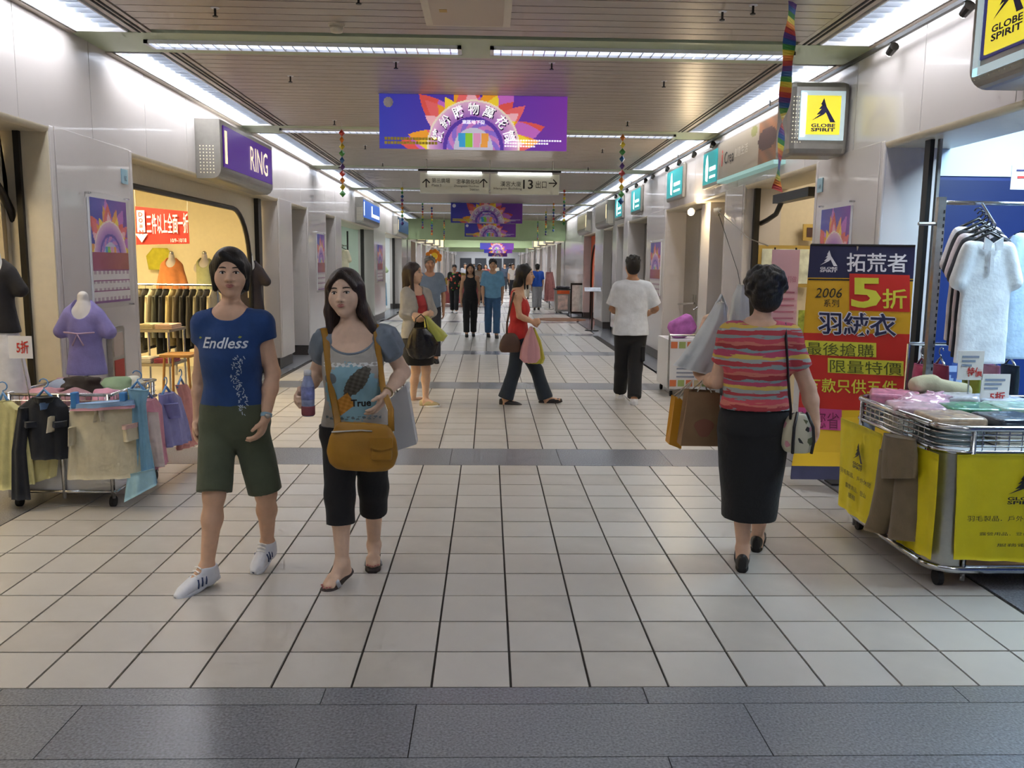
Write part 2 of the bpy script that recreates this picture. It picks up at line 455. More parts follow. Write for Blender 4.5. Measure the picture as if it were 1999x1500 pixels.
def front_frame(sx, y0, y1, hy0, hy1, ztop, r, col=None, depth=.22, label='cream shopfront panel with rounded black-edged opening', glass=False):
    """cream panel across an opening with a rounded hole edged by a black tube"""
    nwin[0] += 1; X0 = XL if sx < 0 else XR; Xp = X0+sx*depth
    Wd = struct('window_%d' % nwin[0], label, (Xp, (y0+y1)/2, 0))
    hole = rbox_path(hy0, hy1, .0, ztop, r)
    t = .03; vs = []; fs = []
    n = len(hole)
    def outer(p):
        yy, zz = p
        if zz <= .001: return (y0 if abs(yy-hy0) < abs(yy-hy1) else y1, 0)
        fy = (yy-hy0)/(hy1-hy0); 
        if zz < ztop-r+.002: return (y0 if fy < .5 else y1, zz)
        return (y0 if fy <= .0 else y1 if fy >= 1 else y0+(y1-y0)*fy, ZF+.01)
    outs = [outer(p) for p in hole]
    for Xq in (Xp, Xp+sx*t):
        vs += [(Xq, yy, zz) for yy, zz in hole] + [(Xq, yy, zz) for yy, zz in outs]
    for base, fl in ((0, False), (2*n, True)):
        for i in range(n-1):
            q = (base+i, base+i+1, base+n+i+1, base+n+i); fs.append(q[::-1] if fl else q)
    for i in range(n-1): fs.append((i, 2*n+i, 2*n+i+1, i+1))
    m = MB(); m.add(vs, fs)
    # upper corners of the panel
    for yy, k in ((y0, 1), (y1, -1)):
        pass
    m.obj('surround_panel', col or m_cream, Wd)
    MB().tube([(Xp-sx*.012, yy, zz) for yy, zz in hole], .03, 10).obj('edge_tube', m_black, Wd, smooth=True)
    if glass: MB().box(*sorted((Xp+sx*.02, Xp+sx*.026)), hy0, hy1, .3, ztop).obj('pane', m_glass, Wd)
    return Wd

# ---- left side
LP = [(Yl(110), Yl(266)), (Yl(545), Yl(571)), (Yl(601), Yl(637)), (Yl(655), Yl(667)), (Yl(730), Yl(752)), (Yl(784), YB)]
for a, c in LP: pillar(-1, a, c)
yA = LP[0][0]
shop_box(-1, 1.2, yA, 2.2, m_ygr, 'wall_shop_front_left', 'cream interior of the near left shop')
front_frame(-1, 1.2, yA-.06, 2.6, at(44, 600, X=XL-.30).y, 2.22, .62, glass=True, depth=.30)
MB().box(XL-.23, XL-.19, yA-.045, yA-.014, 0, ZF).obj('trim_1', [m_black])['kind'] = 'structure'
MB().box(XL-.42, XL-.005, yA-.014, yA+.002, .0, ZF).obj('trim_2', [m_cream])['kind'] = 'structure'
yr0, yr1 = LP[0][1], LP[1][0]
ring = shop_box(-1, yr0-.6, yr1+.2, 3.4, m_ygr, 'wall_ring_shop', 'warm yellow lit interior of the shop under the purple sign')
front_frame(-1, yr0-.2, yr1-.05, yr0-.9, Yl(520, 600), 2.27, .72)
MB().box(XL-.30, XL-.16, Yl(530)-.03, Yl(533)+.04, 0, ZF).obj('trim_3', [m_black])['kind'] = 'structure'
door_recess(-1, LP[1][1], LP[2][0], m_doorg, 2)
door_recess(-1, LP[2][1], LP[3][0], m_doorg, 1)
m_mint = mat('mint_wall', '#cfdcd0', rough=.6, noise=.02)
m_wht = mat('white_wall', '#e8ecee', rough=.6, noise=.02)
shop_box(-1, LP[3][1], LP[4][0], 2.2, m_mint, 'wall_mint_shop', 'pale mint interior of the shirt shop')
shop_box(-1, LP[4][1], LP[5][0], 1.6, m_wht, 'wall_white_shop', 'bright white interior of the far left shop')
for y in (LP[3][1]+.02, LP[4][0]-.4, LP[4][1], LP[5][0]-.3):
    MB().box(XL-.3, XL-.22, y, y+.12, 0, ZF).obj('trim_4', [m_dark])['kind'] = 'structure'

# ---- right side
RP = [(Yr(1715), Yr(1585)), (Yr(1450), Yr(1412)), (Yr(1298), Yr(1262)), (Yr(1226), Yr(1217)), (Yr(1204), Yr(1196)), (Yr(1178), Yr(1162)), (Yr(1140), YB)]
for a, c in RP: pillar(1, a, c)
m_blue = mat('navy_wall', '#1b2c66', rough=.5, noise=.08, nscale=3)
m_bluew = mat('pale_blue_paint', '#c9d9ea', rough=.6)
shop_box(1, 1.2, RP[0][0], 2.3, m_blue, 'wall_outdoor_shop', 'navy blue interior of the outdoor wear shop', z1=3.1)
MB().box(XR+.12, XR+.15, Yr(1768), Yr(1758), 0, ZF).obj('trim_5', [m_black])['kind'] = 'structure'
MB().box(XR+.17, XR+.19, Yr(1772), Yr(1768), 0, ZF).obj('trim_6', [m_steel])['kind'] = 'structure'
shop_box(1, RP[0][1], RP[1][0], 1.9, m_cream, 'wall_craft_shop', 'cream interior of the second right shop')
m_orange = mat('orange_wall', '#e0591c', rough=.5, noise=.05)
m_brown = mat('bronze_door', '#8d857a', rough=.35, noise=.05, metal=.3)
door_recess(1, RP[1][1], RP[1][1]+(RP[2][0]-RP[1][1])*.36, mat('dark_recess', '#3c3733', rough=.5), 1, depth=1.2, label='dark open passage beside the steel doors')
MB().box(XR+.15, XR+.42, RP[1][1]+(RP[2][0]-RP[1][1])*.36, RP[1][1]+(RP[2][0]-RP[1][1])*.50, 0, ZF).obj('trim_7', [m_panel])['kind'] = 'structure'
door_recess(1, RP[1][1]+(RP[2][0]-RP[1][1])*.50, RP[2][0], m_brown, 2, depth=.34, label='bronze grey double door with a chrome push bar')
door_recess(1, RP[2][1], RP[3][0], m_brown, 2, depth=.34, label='grey double door past the posters')
door_recess(1, RP[3][1], RP[4][0], m_doorg, 1, label='narrow grey door on the right')
shop_box(1, RP[4][1], RP[5][0], .5, m_cream, 'wall_cream_shop', 'cream shopfront far along the right wall')
shop_box(1, RP[5][1], RP[6][0], 1.0, m_orange, 'wall_orange_shop', 'bright orange shopfront far along the right wall')
front_frame(1, RP[4][1], RP[5][0], RP[4][1]+.25, RP[5][0]-.25, 2.2, .5, label='cream shopfront panel beside the orange shop')
front_frame(1, RP[5][1], RP[6][0], RP[5][1]+.3, RP[6][0]-.3, 2.2, .8, col=m_orange, label='orange arched shopfront panel')

# ---- the green beam and what lies beyond it
bm = struct('trim_8', 'pale green cross beam over the corridor', mb=MB().box(XL-.4, XR+.4, YB, YB+.5, ZF+.02, ZC+.2), mats=[mat('green_beam', '#b7cf9c', rough=.5)])
FARC = ['#d9c7a4', '#c8bdb0', '#8b6a4c', '#d8d3cc', '#a98f73', '#e0d6c0', '#7d726a', '#cfa46a']
for sx in (-1, 1):
    X0 = XL if sx < 0 else XR
    Wf = struct('wall_far_left' if sx < 0 else 'wall_far_right', 'panelled shop pillars beyond the green beam', (X0, YB, 0))
    a, c = sorted((X0, X0+sx*.5)); MB().box(a, c, YB+.5, YEND, ZF, ZC+.1).obj('fascia', m_panel, Wf)
    y = YB+.5; i = 0
    while y < YEND-2:
        wq = .7 if i % 3 else 1.3
        a, c = sorted((X0, X0+sx*.5)); MB().box(a, c, y, y+wq, .0, ZF).obj('pillar', m_panel, Wf)
        a, c = sorted((X0+sx*.45, X0+sx*.5)); MB().box(a, c, y+wq, y+wq+2.2, 0, ZF).obj('shopfront_panel', mat('far_front_%d' % (i % 8), FARC[(i+(3 if sx > 0 else 0)) % 8], rough=.5), Wf)
        y += wq+2.2; i += 1
struct('wall_end', 'grey end wall of the corridor', mb=MB().box(XL-.5, XR+.5, YEND-.1, YEND, 0, ZC+.2), mats=[mat('end_wall', '#c4c8cc', rough=.6)])
for i, yy in enumerate((38., 44., 50., 57., 65., 74., 81.5)):  # the farthest panel is an added helper that brightens the end wall
    t = thing('ceiling_light', (0, yy, ZC), 'bright ceiling light panel far beyond the green beam, %s' % ['first', 'second', 'third', 'fourth', 'fifth', 'sixth', 'last, added to brighten the end wall'][i], 'ceiling light', 'far ceiling lights')
    MB().box(-2.6, 2.4, yy-.15, yy+.15, ZC-.03, ZC-.001).obj('diffuser', m_lampb, t)
    MB().box(-2.65, 2.45, yy-.18, yy+.18, ZC-.012, ZC-.0005).obj('frame', m_white, t)
    area('far_lamp', (0, yy, ZC-.05), 4.8, 2.2, STRIP_W*24, (.93, .95, 1.0), parent=t)
for i, yy in enumerate((52., 69.)):
    struct('trim_%d' % (20+i), 'pale green cross beam far down the corridor', mb=MB().box(XL-.4, XR+.4, yy, yy+.5, ZF+.12, ZC+.2), mats=[mat('green_beam', '#b7cf9c', rough=.5)])
De = struct('door_90', 'dark glazed doors in the end wall', (0, YEND-.12, 0))
for x in (-2.2, -.75, .75, 2.0): MB().box(x-.55, x+.55, YEND-.16, YEND-.1, 0, 2.2).obj('leaf', mat('end_door', '#3d4148', rough=.3), De)
# shop lights
def shop_light(name, label, loc, power, col, sx=.5, sy=.5):
    t = thing(name, loc, label, 'ceiling light')
    MB().box(loc[0]-sx/2, loc[0]+sx/2, loc[1]-sy/2, loc[1]+sy/2, loc[2], loc[2]+.03).obj('housing', m_white, t)
    area('lamp', (loc[0], loc[1], loc[2]-.005), sx*.95, sy*.95, power*SHOP_W, col, parent=t)
    return t
WARM = (1.0, .80, .45); COOL = (.60, .82, 1.0)
shop_light('panel_light', 'warm panel light on the ceiling of the purple-signed shop', (XL-1.7, 9.6, 2.86), 300, WARM, 1.2, 2.6)
shop_light('panel_light', 'warm panel light on the ceiling of the near left shop', (XL-1.2, 4.4, 2.86), 70, (1, .8, .5), .8, 1.6)
shop_light('panel_light', 'cool panel light on the ceiling of the navy shop', (XR+1.0, 4.6, 3.04), 320, COOL, 1.0, 2.2)
shop_light('panel_light', 'warm panel light on the ceiling of the cream craft shop', (XR+1.1, 8.6, 2.86), 40, (1, .87, .68), .8, 1.2)
shop_light('panel_light', 'pale panel light on the ceiling of the mint shop', (XL-1.2, 20.5, 2.86), 80, (.9, 1, .95), 1.0, 2.5)
shop_light('panel_light', 'white panel light on the ceiling of the white shop', (XL-.9, 28., 2.86), 110, (.95, 1, 1), .8, 2.5)
shop_light('panel_light', 'warm panel light on the ceiling of the orange shop', (XR+.7, 24.6, 2.86), 40, (1, .8, .6), .4, 1.2)
# ================================================================== signs, banners, ceiling fittings
UX, UZ = Vector((1, 0, 0)), Vector((0, 0, 1))
def W(px, py, Y): return at(px, py, Y=Y)
def mix(a, b, t): t = np.clip(t, 0, 1)[:, None]; return a*(1-t)+b*t
def kaleido(asp):
    def fn(x, y):
        c = mix(rgb('#3a3fae')[None], rgb('#7d38a6')[None], (x+1)/2)
        X, Y = x*asp, (y+.92)
        r = np.hypot(X, Y); a = np.arctan2(Y, X)
        tri = lambda v: np.abs((v/(2*pi)) % 1-.5)*2
        s1 = 2.75-1.25*tri(a*9+.5); s2 = 2.45-1.1*tri(a*11+2.); s3 = 2.1-.7*tri(a*13+1.)
        fac = (np.sin(a*7+r*3) > 0)
        m = r < s1; c[m] = np.where(fac[m][:, None], rgb('#c46bc4'), rgb('#e0584f'))
        m = r < s2; c[m] = np.where(fac[m][:, None], rgb('#f0a12e'), rgb('#e8696a'))
        m = r < s3; c[m] = np.where(fac[m][:, None], rgb('#f7d63c'), rgb('#f3b5c0'))
        m = r < 1.72; c[m] = rgb('#f6ead2')
        m = r < 1.66; c[m] = mix(rgb('#a56fc0')[None], rgb('#e7b9d6')[None], (r[m]-1.15)*2.)
        m = r < 1.12; c[m] = rgb('#5a3aa8')
        m = r < .98; c[m] = np.where((np.sin(a[m]*10+r[m]*16) > 0)[:, None], rgb('#8d6fd0'), rgb('#c87fc4'))
        m = r < .72; c[m] = rgb('#c9c6dc')
        for i, (cx, col) in enumerate(((-.42, '#3f9fd6'), (-.16, '#8fcf3a'), (.12, '#e39ac0'), (.42, '#f0a24a'))):
            m = (np.abs(X-cx-.15*(cx)*(Y-.3)) < .13) & (Y > .02) & (Y < .52); c[m] = rgb(col)
        return c
    return fn
m_ban = mat('banner_print', '#ffffff', rough=.45, attr='print')
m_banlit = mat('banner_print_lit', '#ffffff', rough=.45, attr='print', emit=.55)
m_wtext = mat('white_lettering', '#f4f2f8', rough=.5); m_btext = mat('black_lettering', '#1d1b1c', rough=.5); m_ytext = mat('yellow_lettering', '#e8d24a', rough=.5)
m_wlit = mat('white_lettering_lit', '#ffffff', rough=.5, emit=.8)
def banner(label, px0, px1, py0, py1, Y, lit=False, chars=True, group='hanging festival banners', nx=210):
    p0, p1 = W(px0, py1, Y), W(px1, py0, Y); w, h = p1.x-p0.x, p1.z-p0.z
    t = thing('hanging_banner', (p0.x+w/2, Y, p0.z), label, 'banner', group)
    MB().box(p0.x, p0.x+w, Y+.001, Y+.012, p0.z, p0.z+h).obj('cloth_panel', m_white, t)
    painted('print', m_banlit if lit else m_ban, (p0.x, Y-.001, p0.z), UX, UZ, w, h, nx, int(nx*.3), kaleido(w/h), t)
    MB().tube([(p0.x-.01, Y, p0.z+h), (p1.x+.01, Y, p0.z+h)], .012, 8).obj('top_rail', m_chrome, t)
    for x in (p0.x+.1, p1.x-.1): MB().tube([(x, Y, p0.z+h), (x, Y, ZC)], .003, 6).obj('wire', m_chrome, t)
    if chars:
        mb = MB(); cx = p0.x+w/2; cz = p0.z+h*.04
        for i, ch in enumerate('繽紛購物萬花筒'):
            an = pi*(.90-.80*i/6); R = h*.70; c = Vector((cx+R*cos(an), Y-.004, cz+R*sin(an))); u = Vector((sin(an), 0, -cos(an))); v = Vector((cos(an), 0, sin(an)))
            text(mb, ch, c, u, v, wd=h*.20, ht=h*.21, bold=.012, center=True, lift=0)
        text(mb, '東區地下街', (cx, Y-.004, cz+h*.46), UX, UZ, wd=h*.42, ht=h*.075, center=True, lift=0, bold=.02)
        for r in range(3):
            for i in range(22-r*5): mb.add([(p1.x-.62+i*.026, Y-.004, p0.z+.09-r*.028), (p1.x-.602+i*.026, Y-.004, p0.z+.09-r*.028), (p1.x-.602+i*.026, Y-.004, p0.z+.105-r*.028), (p1.x-.62+i*.026, Y-.004, p0.z+.105-r*.028)], [(0, 1, 2, 3)])
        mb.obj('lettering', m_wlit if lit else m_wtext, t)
        mb = MB()
        for i, ch in enumerate('繽紛購物萬花筒'):
            an = pi*(.90-.80*i/6); R = h*.70; c = Vector((cx+R*cos(an)+.006, Y-.0025, cz+R*sin(an)-.008)); u = Vector((sin(an), 0, -cos(an))); v = Vector((cos(an), 0, sin(an)))
            text(mb, ch, c, u, v, wd=h*.215, ht=h*.225, bold=.03, center=True, lift=0)
        mb.obj('lettering_shadow', mat('plum_edge', '#4b2a78', rough=.6), t)
        mb = MB()
        for r in range(2):
            for i in range(17):
                x = p0.x+.05+i*.031; z = p0.z+.085-r*.04; mb.add([(x, Y-.004, z), (x+.026, Y-.004, z), (x+.026, Y-.004, z+.028), (x, Y-.004, z+.028)], [(0, 1, 2, 3)])
        mb.obj('small_print', m_ytext, t)
        mb = MB()
        for i in range(10): a = 2*pi*i/10; mb.ell((p0.x+.09+.032*cos(a), Y-.004, p0.z+h-.09+.034*sin(a)), (.018, .002, .018), 8, 4)
        mb.ell((p0.x+.09, Y-.005, p0.z+h-.09), (.03, .003, .03), 12, 6); mb.obj('emblem', m_wtext, t)
    return t
banner('large purple and yellow starburst banner, nearest the camera', 741, 1108, 187, 290, 8.75, True)
banner('starburst banner in front of the green beam, wider of the two', 880, 1020, 397, 435, 23.6, nx=110)
banner('smaller starburst banner hanging just below and behind another at the green beam', 907, 1007, 437, 462, 31.0, nx=90)
banner('dim purple banner hanging beyond the green beam', 937, 1003, 475, 487, 46., chars=False, nx=60)
banner('bright lit starburst banner far beyond the green beam', 945, 1000, 481, 494, 54., True, False, nx=60)
banner('farthest tiny starburst banner in the corridor', 953, 990, 493, 501, 64., False, False, nx=50)

# direction sign
Yd = 14.0; p0, p1 = W(820, 377, Yd), W(1092, 341, Yd); xm = (p0.x+p1.x)/2
t = thing('direction_sign', (xm, Yd, p0.z), 'hanging grey direction sign with arrows to an exit', 'sign')
m_sgn = mat('sign_grey', '#d2d6cc', rough=.4)
for a, b_ in ((p0.x, xm-.01), (xm+.01, p1.x)):
    MB().box(a, b_, Yd, Yd+.12, p0.z, p1.z).obj('sign_panel', m_sgn, t, bevel=.006)
    MB().box(a+.12, b_-.12, Yd-.03, Yd+.1, p1.z-.012, p1.z+.02).obj('sign_lamp', mat('sign_lamp', '#ffffff', emit=3.0), t)
MB().box(p0.x-.03, p1.x+.03, Yd+.02, Yd+.1, p1.z+.03, p1.z+.06).obj('hanger_bar', m_black, t)
for x in (p0.x+.1, xm, p1.x-.1): MB().tube([(x, Yd+.06, p1.z+.06), (x, Yd+.06, ZC)], .012, 8).obj('rod', m_steel, t)
mb = MB(); H_ = p1.z-p0.z
def arrow(mb, c, d, L, Y):
    c = Vector(c); d = Vector(d); n = Vector((d.z, 0, -d.x)); tip = c+d*L/2
    for q in (c-d*L/2, tip+(-d+n)*L*.45, tip+(-d-n)*L*.45):
        a = tip; e = (a-q).normalized(); nn = Vector((e.z, 0, -e.x))*L*.07
        mb.add([q-nn, q+nn, a+nn, a-nn], [(0, 1, 2, 3)])
for txt, px, py, wd, ht in (('第三廣場', 843, 357, .29, .075), ('忠孝敦化站', 891, 359, .37, .075), ('漢宮大廈', 977, 364, .33, .08), ('13', 1021, 369, .16, .145), ('出口', 1046, 368, .17, .12), ('Plaza 3', 843, 364, .15, .04), ('Zhongxiao Dunhua', 886, 366, .40, .04), ('Station', 917, 372, .15, .036), ('Hangon Building', 964, 371, .45, .042)):
    p = W(px, py, Yd-.002); p.y = Yd-.002; mb = MB(); text(mb, txt, p, UX, UZ, wd=wd, ht=ht, bold=.012 if txt == '13' else .0, lift=0); mb.obj('lettering', m_btext, t)
for px, d in ((832, (0, 0, 1)), (944, (0, 0, 1)), (1079, (1, 0, 0))):
    p = W(px, 358, Yd); am = MB(); arrow(am, (p.x, Yd-.002, p.z), d, .13, Yd); am.obj('arrow', m_btext, t)

# shop signs: metal boxes on the fascia
m_sbox = mat('sign_box_metal', '#a5a29a', rough=.35, metal=.6, noise=.05)
def sign_box(name, label, sx, y0, y1, z0, z1, depth, facem, bar=None, end=True):
    X0 = XL if sx < 0 else XR; xf = X0-sx*depth
    t = thing(name, (X0, (y0+y1)/2, z0), label, 'sign', 'lit shop signs')
    a, c = sorted((X0-sx*.002, xf)); r = .10; prof = [(0, 0), (depth-r, 0)]+[(depth-r+r*sin(pi/2*i/6), r-r*cos(pi/2*i/6)) for i in range(1, 7)]+[(depth, z1-z0), (0, z1-z0)]
    pts = [(q, s_) for q, s_ in prof]
    mb = MB(); mb.prism(pts, (X0-sx*.002, y0 if sx > 0 else y0, z0), (-sx, 0, 0), (0, 0, 1), -(y1-y0) if sx < 0 else (y1-y0))
    # extrude direction is +-Y; keep it along +Y
    ys = [v[1] for v in mb.v]
    if min(ys) < y0-.01: mb.v = [(v[0], 2*y0-v[1], v[2]) for v in mb.v]
    mb.obj('box', m_sbox, t)
    a, c = sorted((xf-sx*.012, xf+sx*.0))
    MB().box(a, c, y0+.10, y1-.06, z0+.13, z1-.05).obj('lit_face', facem, t)
    if bar is not None:
        a, c = sorted((xf-sx*.018, xf-sx*.01)); MB().box(a, c, y0+.14, y0+.20, z0+.17, z1-.1).obj('light_bar', bar, t)
    if end:
        mb = MB()
        for i in range(5):
            for j in range(9): mb.ell((X0-sx*(.05+i*.034), y0-.001, z0+.06+j*.034), (.007, .002, .007), 6, 3)
        mb.obj('perforation', mat('perforation_glow', '#efe6c8', emit=.6), t)['kind'] = 'stuff'
    return t, xf
m_warmbar = mat('warm_bar', '#f6dba8', emit=1.3); m_purple = mat('purple_face', '#1f0848', rough=.35, emit=.42, emcol='#5f1fa6')
yr_ = at(381, 290, X=XL).y; pf = at(428, 250, Y=yr_); dR = pf.x-XL; ye = at(531, 320, X=pf.x).y
zt, zb = at(381, 232, X=XL).z, at(381, 347, X=XL).z
t, xf = sign_box('shop_sign', 'purple lightbox sign reading RING on the left fascia', -1, yr_, ye, zb, zt, dR, m_purple, m_warmbar)
mb = MB(); text(mb, 'RING', (xf+.02, yr_+(ye-yr_)*.50, zb+.20), (0, 1, 0), UZ, wd=(ye-yr_)*.36, ht=(zt-zb)*.46, lift=0); mb.obj('lettering', mat('cream_lit', '#f3e2c0', emit=.9), t)
m_bluef = mat('blue_face', '#2550a0', rough=.35, emit=.7, emcol='#2f66c0'); m_whitel = mat('white_lit', '#eef4ff', emit=1.4)
ya = at(693, 410, X=XL).y; dd_ = at(708, 410, Y=ya).x-XL; yb = at(741, 410, X=XL+dd_).y
t, xf = sign_box('shop_sign', 'blue lightbox sign with a white upright bar on the left fascia', -1, ya, yb, 2.52, 3.1, dd_, m_bluef, m_whitel)
MB().box(xf+.014, xf+.02, ya+(yb-ya)*.5, ya+(yb-ya)*.92, 2.72, 2.80).obj('letter_stroke', m_whitel, t); MB().box(xf+.014, xf+.02, ya+(yb-ya)*.46, ya+(yb-ya)*.50, 2.72, 2.98).obj('letter_stroke', m_whitel, t)
ya = at(766, 440, X=XL).y; dd_ = at(776, 440, Y=ya).x-XL; yb = at(797, 440, X=XL+dd_).y
t, xf = sign_box('shop_sign', 'small blue and amber sign at the far end of the left fascia', -1, ya, min(yb, YB-.3), 2.5, 3.1, dd_, mat('slate_face', '#35506e', emit=.4), m_warmbar)
# right fascia
yg = at(1660, 230, X=XR).y; xg = at(1541, 230, Y=yg).x; z0g, z1g = at(1600, 303, Y=yg).z, at(1600, 157, Y=yg).z
t = thing('shop_sign', (XR, yg+.17, z0g), 'square yellow and navy outdoor shop sign box facing the camera, mid right', 'sign', 'lit shop signs')
MB().box(xg, XR, yg, yg+.34, z0g, z1g).obj('box', m_sbox, t, bevel=.05)
m_yel = mat('yellow_face', '#e8d93a', rough=.4, emit=.75); m_navyt = mat('navy_lettering', '#27245e', rough=.5); m_frost = mat('frosted_edge', '#cfe6ee', rough=.3, emit=.35)
q0, q1 = at(1560, 273, Y=yg-.02), at(1652, 178, Y=yg-.02)
MB().box(q0.x, q1.x, yg-.02, yg, q0.z, q1.z).obj('glass_frame', m_frost, t)
q0, q1 = at(1573, 262, Y=yg-.03), at(1643, 187, Y=yg-.03)
MB().box(q0.x, q1.x, yg-.03, yg-.02, q0.z, q1.z).obj('lit_face', m_yel, t)
MB().box(q0.x-.045, q0.x-.01, yg-.035, yg-.02, q0.z-.02, q1.z+.02).obj('light_bar', m_whitel, t)
LOGO = [(.48, 1.0), (.36, .72), (.44, .74), (.28, .50), (.40, .53), (.20, .26), (.36, .30), (.0, .0), (.50, .28), (.58, .38), (.78, -.06), (1.0, -.06), (.60, .62)]
def logo(mb, o, u, v, w, h, words=True, n_=None):
    o, u, v = Vector(o), Vector(u).normalized(), Vector(v).normalized()
    hh = h*.72 if words else h
    idx = [(0, 1, 12), (1, 2, 12), (2, 3, 4), (2, 4, 12), (4, 5, 6), (4, 6, 9), (4, 9, 12), (6, 7, 8), (6, 8, 9), (9, 10, 11), (9, 11, 12)]
    mb.add([o+u*a*w+v*(h-hh+(b+.06)/1.06*hh) for a, b in LOGO], idx)
    if words:
        text(mb, 'GLOBE', o+v*h*.13, u, v, wd=w, ht=h*.11, bold=.03, lift=0); text(mb, 'SPIRIT', o, u, v, wd=w, ht=h*.11, bold=.03, lift=0)
mb = MB(); w_ = (q1.x-q0.x); logo(mb, (q0.x+w_*.14, yg-.033, q0.z+w_*.08), UX, UZ, w_*.72, (q1.z-q0.z)*.86); mb.obj('lettering', m_navyt, t)
mb = MB()
for i in range(4):
    for j in range(12): mb.ell((xg+.03+i*.022, yg-.001, z0g+.1+j*.032), (.005, .002, .005), 6, 3)
mb.obj('perforation', mat('perforation_glow', '#efe6c8', emit=.6), t)['kind'] = 'stuff'
# big sign at the upper right
yb0 = at(1897, 100, X=XR-.30).y
t, xf = sign_box('shop_sign', 'large yellow and navy outdoor shop sign cut off by the upper right corner', 1, yb0-1.5, yb0, 2.56, 3.16, .30, mat('navy_face', '#2a2a78', rough=.35, emit=.35), end=False)
za, zb_ = at(1935, 105, X=xf).z, at(1935, 0, X=xf).z+.0; y1_, y0_ = at(1932, 60, X=xf).y, at(1990, 60, X=xf).y-.12
MB().box(xf-.022, xf-.012, y0_, y1_, za-.0, za+.40).obj('yellow_panel', m_yel, t); MB().box(xf-.02, xf-.008, y1_+.05, y1_+.10, za-.09, za+.45).obj('glass_edge', m_frost, t); MB().box(xf-.02, xf-.008, y0_, y1_+.10, za-.09, za-.05).obj('glass_edge', m_frost, t)
mb = MB(); logo(mb, (xf-.025, y1_-.06, za+.05), (0, -1, 0), UZ, (y1_-y0_)-.12, .33); mb.obj('lettering', m_navyt, t)
for z in (2.575, 2.60, 2.63):
    mb = MB()
    for j in range(30): mb.ell((xf+.06 if z < 2.59 else xf-.001, yb0-.05-j*.045, z), (.004, .004, .004), 5, 3)
    mb.obj('perforation', mat('perforation_dull', '#c0b49a', rough=.5), t)['kind'] = 'stuff'
# printed board above the craft shop
ya, yb = at(1512, 280, X=XR-.12).y, at(1402, 300, X=XR-.12).y
t = thing('sign_board', (XR-.1, (ya+yb)/2, 2.6), 'printed board starting with a red letter i above the craft shop', 'sign')
MB().box(XR-.10, XR+.0, ya, yb, 2.64, 3.08).obj('board', mat('board_edge', '#8d8578', rough=.5), t)
def board_fn(x, y):
    c = mix(rgb('#8f8678')[None], rgb('#a3927a')[None], (x+1)/2); m = (x > .45); c[m] = mix(rgb('#6b4a2e')[None], rgb('#8d5a32')[None], (np.sin(x[m]*19+y[m]*6)+1)/2)
    m = (np.hypot((x-.72)*2, y-.1) < .55); c[m] = rgb('#4a2f26'); m = (np.hypot((x-.30)*3, y-.75) < .3); c[m] = rgb('#7d7a42'); return c
painted('print', m_ban, (XR-.103, yb, 2.65), (0, -1, 0), UZ, yb-ya, .42, 60, 20, board_fn, t)
mb = MB(); text(mb, 'Crea', (XR-.106, yb-.24, 2.80), (0, -1, 0), UZ, ht=.14, lift=0); mb.obj('lettering', m_btext, t)
mb = MB(); text(mb, 'i', (XR-.106, yb-.12, 2.79), (0, -1, 0), UZ, ht=.19, bold=.02, lift=0); mb.obj('red_letter', mat('red_lettering', '#c2342c', rough=.5), t)
mb = MB(); text(mb, '創意生活', (XR-.106, yb-.24-.42, 2.83), (0, -1, 0), UZ, ht=.10, wd=.5, lift=0); mb.obj('small_lettering', mat('pale_lettering', '#c8bfae', rough=.5), t)
MB().box(XR-.12, XR+.02, ya, yb, 2.60, 2.64).obj('light_strip', mat('teal_strip', '#9cc6c2', emit=.3), t)
# square teal signs
m_teal = mat('teal_face', '#1f8f92', rough=.35, emit=.6, emcol='#1c9498'); m_tealw = mat('teal_white', '#eafdf6', emit=1.5)
for i, (pa, pb, py0, py1, wd_) in enumerate(((1371, 1401, 325, 378, 'beside the printed board'), (1302, 1333, 352, 399, 'second nearest'), (1233, 1252, 390, 428, 'third nearest'), (1202, 1216, 407, 440, 'farthest of the four'))):
    yb, ya = at(pa, 370, X=XR-.05).y, at(pb, 370, X=XR-.05).y; zm = 2.86
    t = thing('square_sign', (XR-.03, (ya+yb)/2, zm-.25), 'small square teal lightbox sign on the right fascia, %s' % wd_, 'sign', 'square teal signs')
    L = yb-ya; hz = .25
    MB().box(XR-.055, XR-.001, ya, yb, zm-hz, zm+hz).obj('frame', m_sbox, t, bevel=.02)
    MB().box(XR-.062, XR-.056, ya+.05, yb-.05, zm-hz+.05, zm+hz-.05).obj('lit_face', m_teal, t)
    MB().prism([(.0, 0), (.10, .02), (.12, .16), (.09, .30), (.03, .34), (-.02, .2)], (XR-.064, ya+L*.62, zm-.17), (0, 1, 0), UZ, .002).obj('pictogram', m_tealw, t)
    MB().box(XR-.066, XR-.063, ya+L*.14, ya+L*.5, zm-.05, zm-.0).obj('letter_line', m_tealw, t); MB().box(XR-.066, XR-.063, ya+L*.14, ya+L*.5, zm-.14, zm-.11).obj('letter_line', m_tealw, t)
for pa, pb, lab, fm in ((1162, 1200, 'grey lightbox sign with a glowing pill shape on the right fascia', mat('grey_face', '#7f7a6e', emit=.12)), (1128, 1156, 'dull bronze lightbox sign next to the green beam on the right', mat('bronze_face', '#8a8467', emit=.15))):
    ya = at(pb, 425, X=XR).y; dd_ = XR-at(pb-(14 if pb > 1190 else 10), 425, Y=ya).x; yb = min(at(pa, 430, X=XR-dd_).y, YB-.2)
    t, xf = sign_box('shop_sign', lab, 1, ya, yb, 2.52, 3.1, dd_, fm, m_warmbar, end=True)
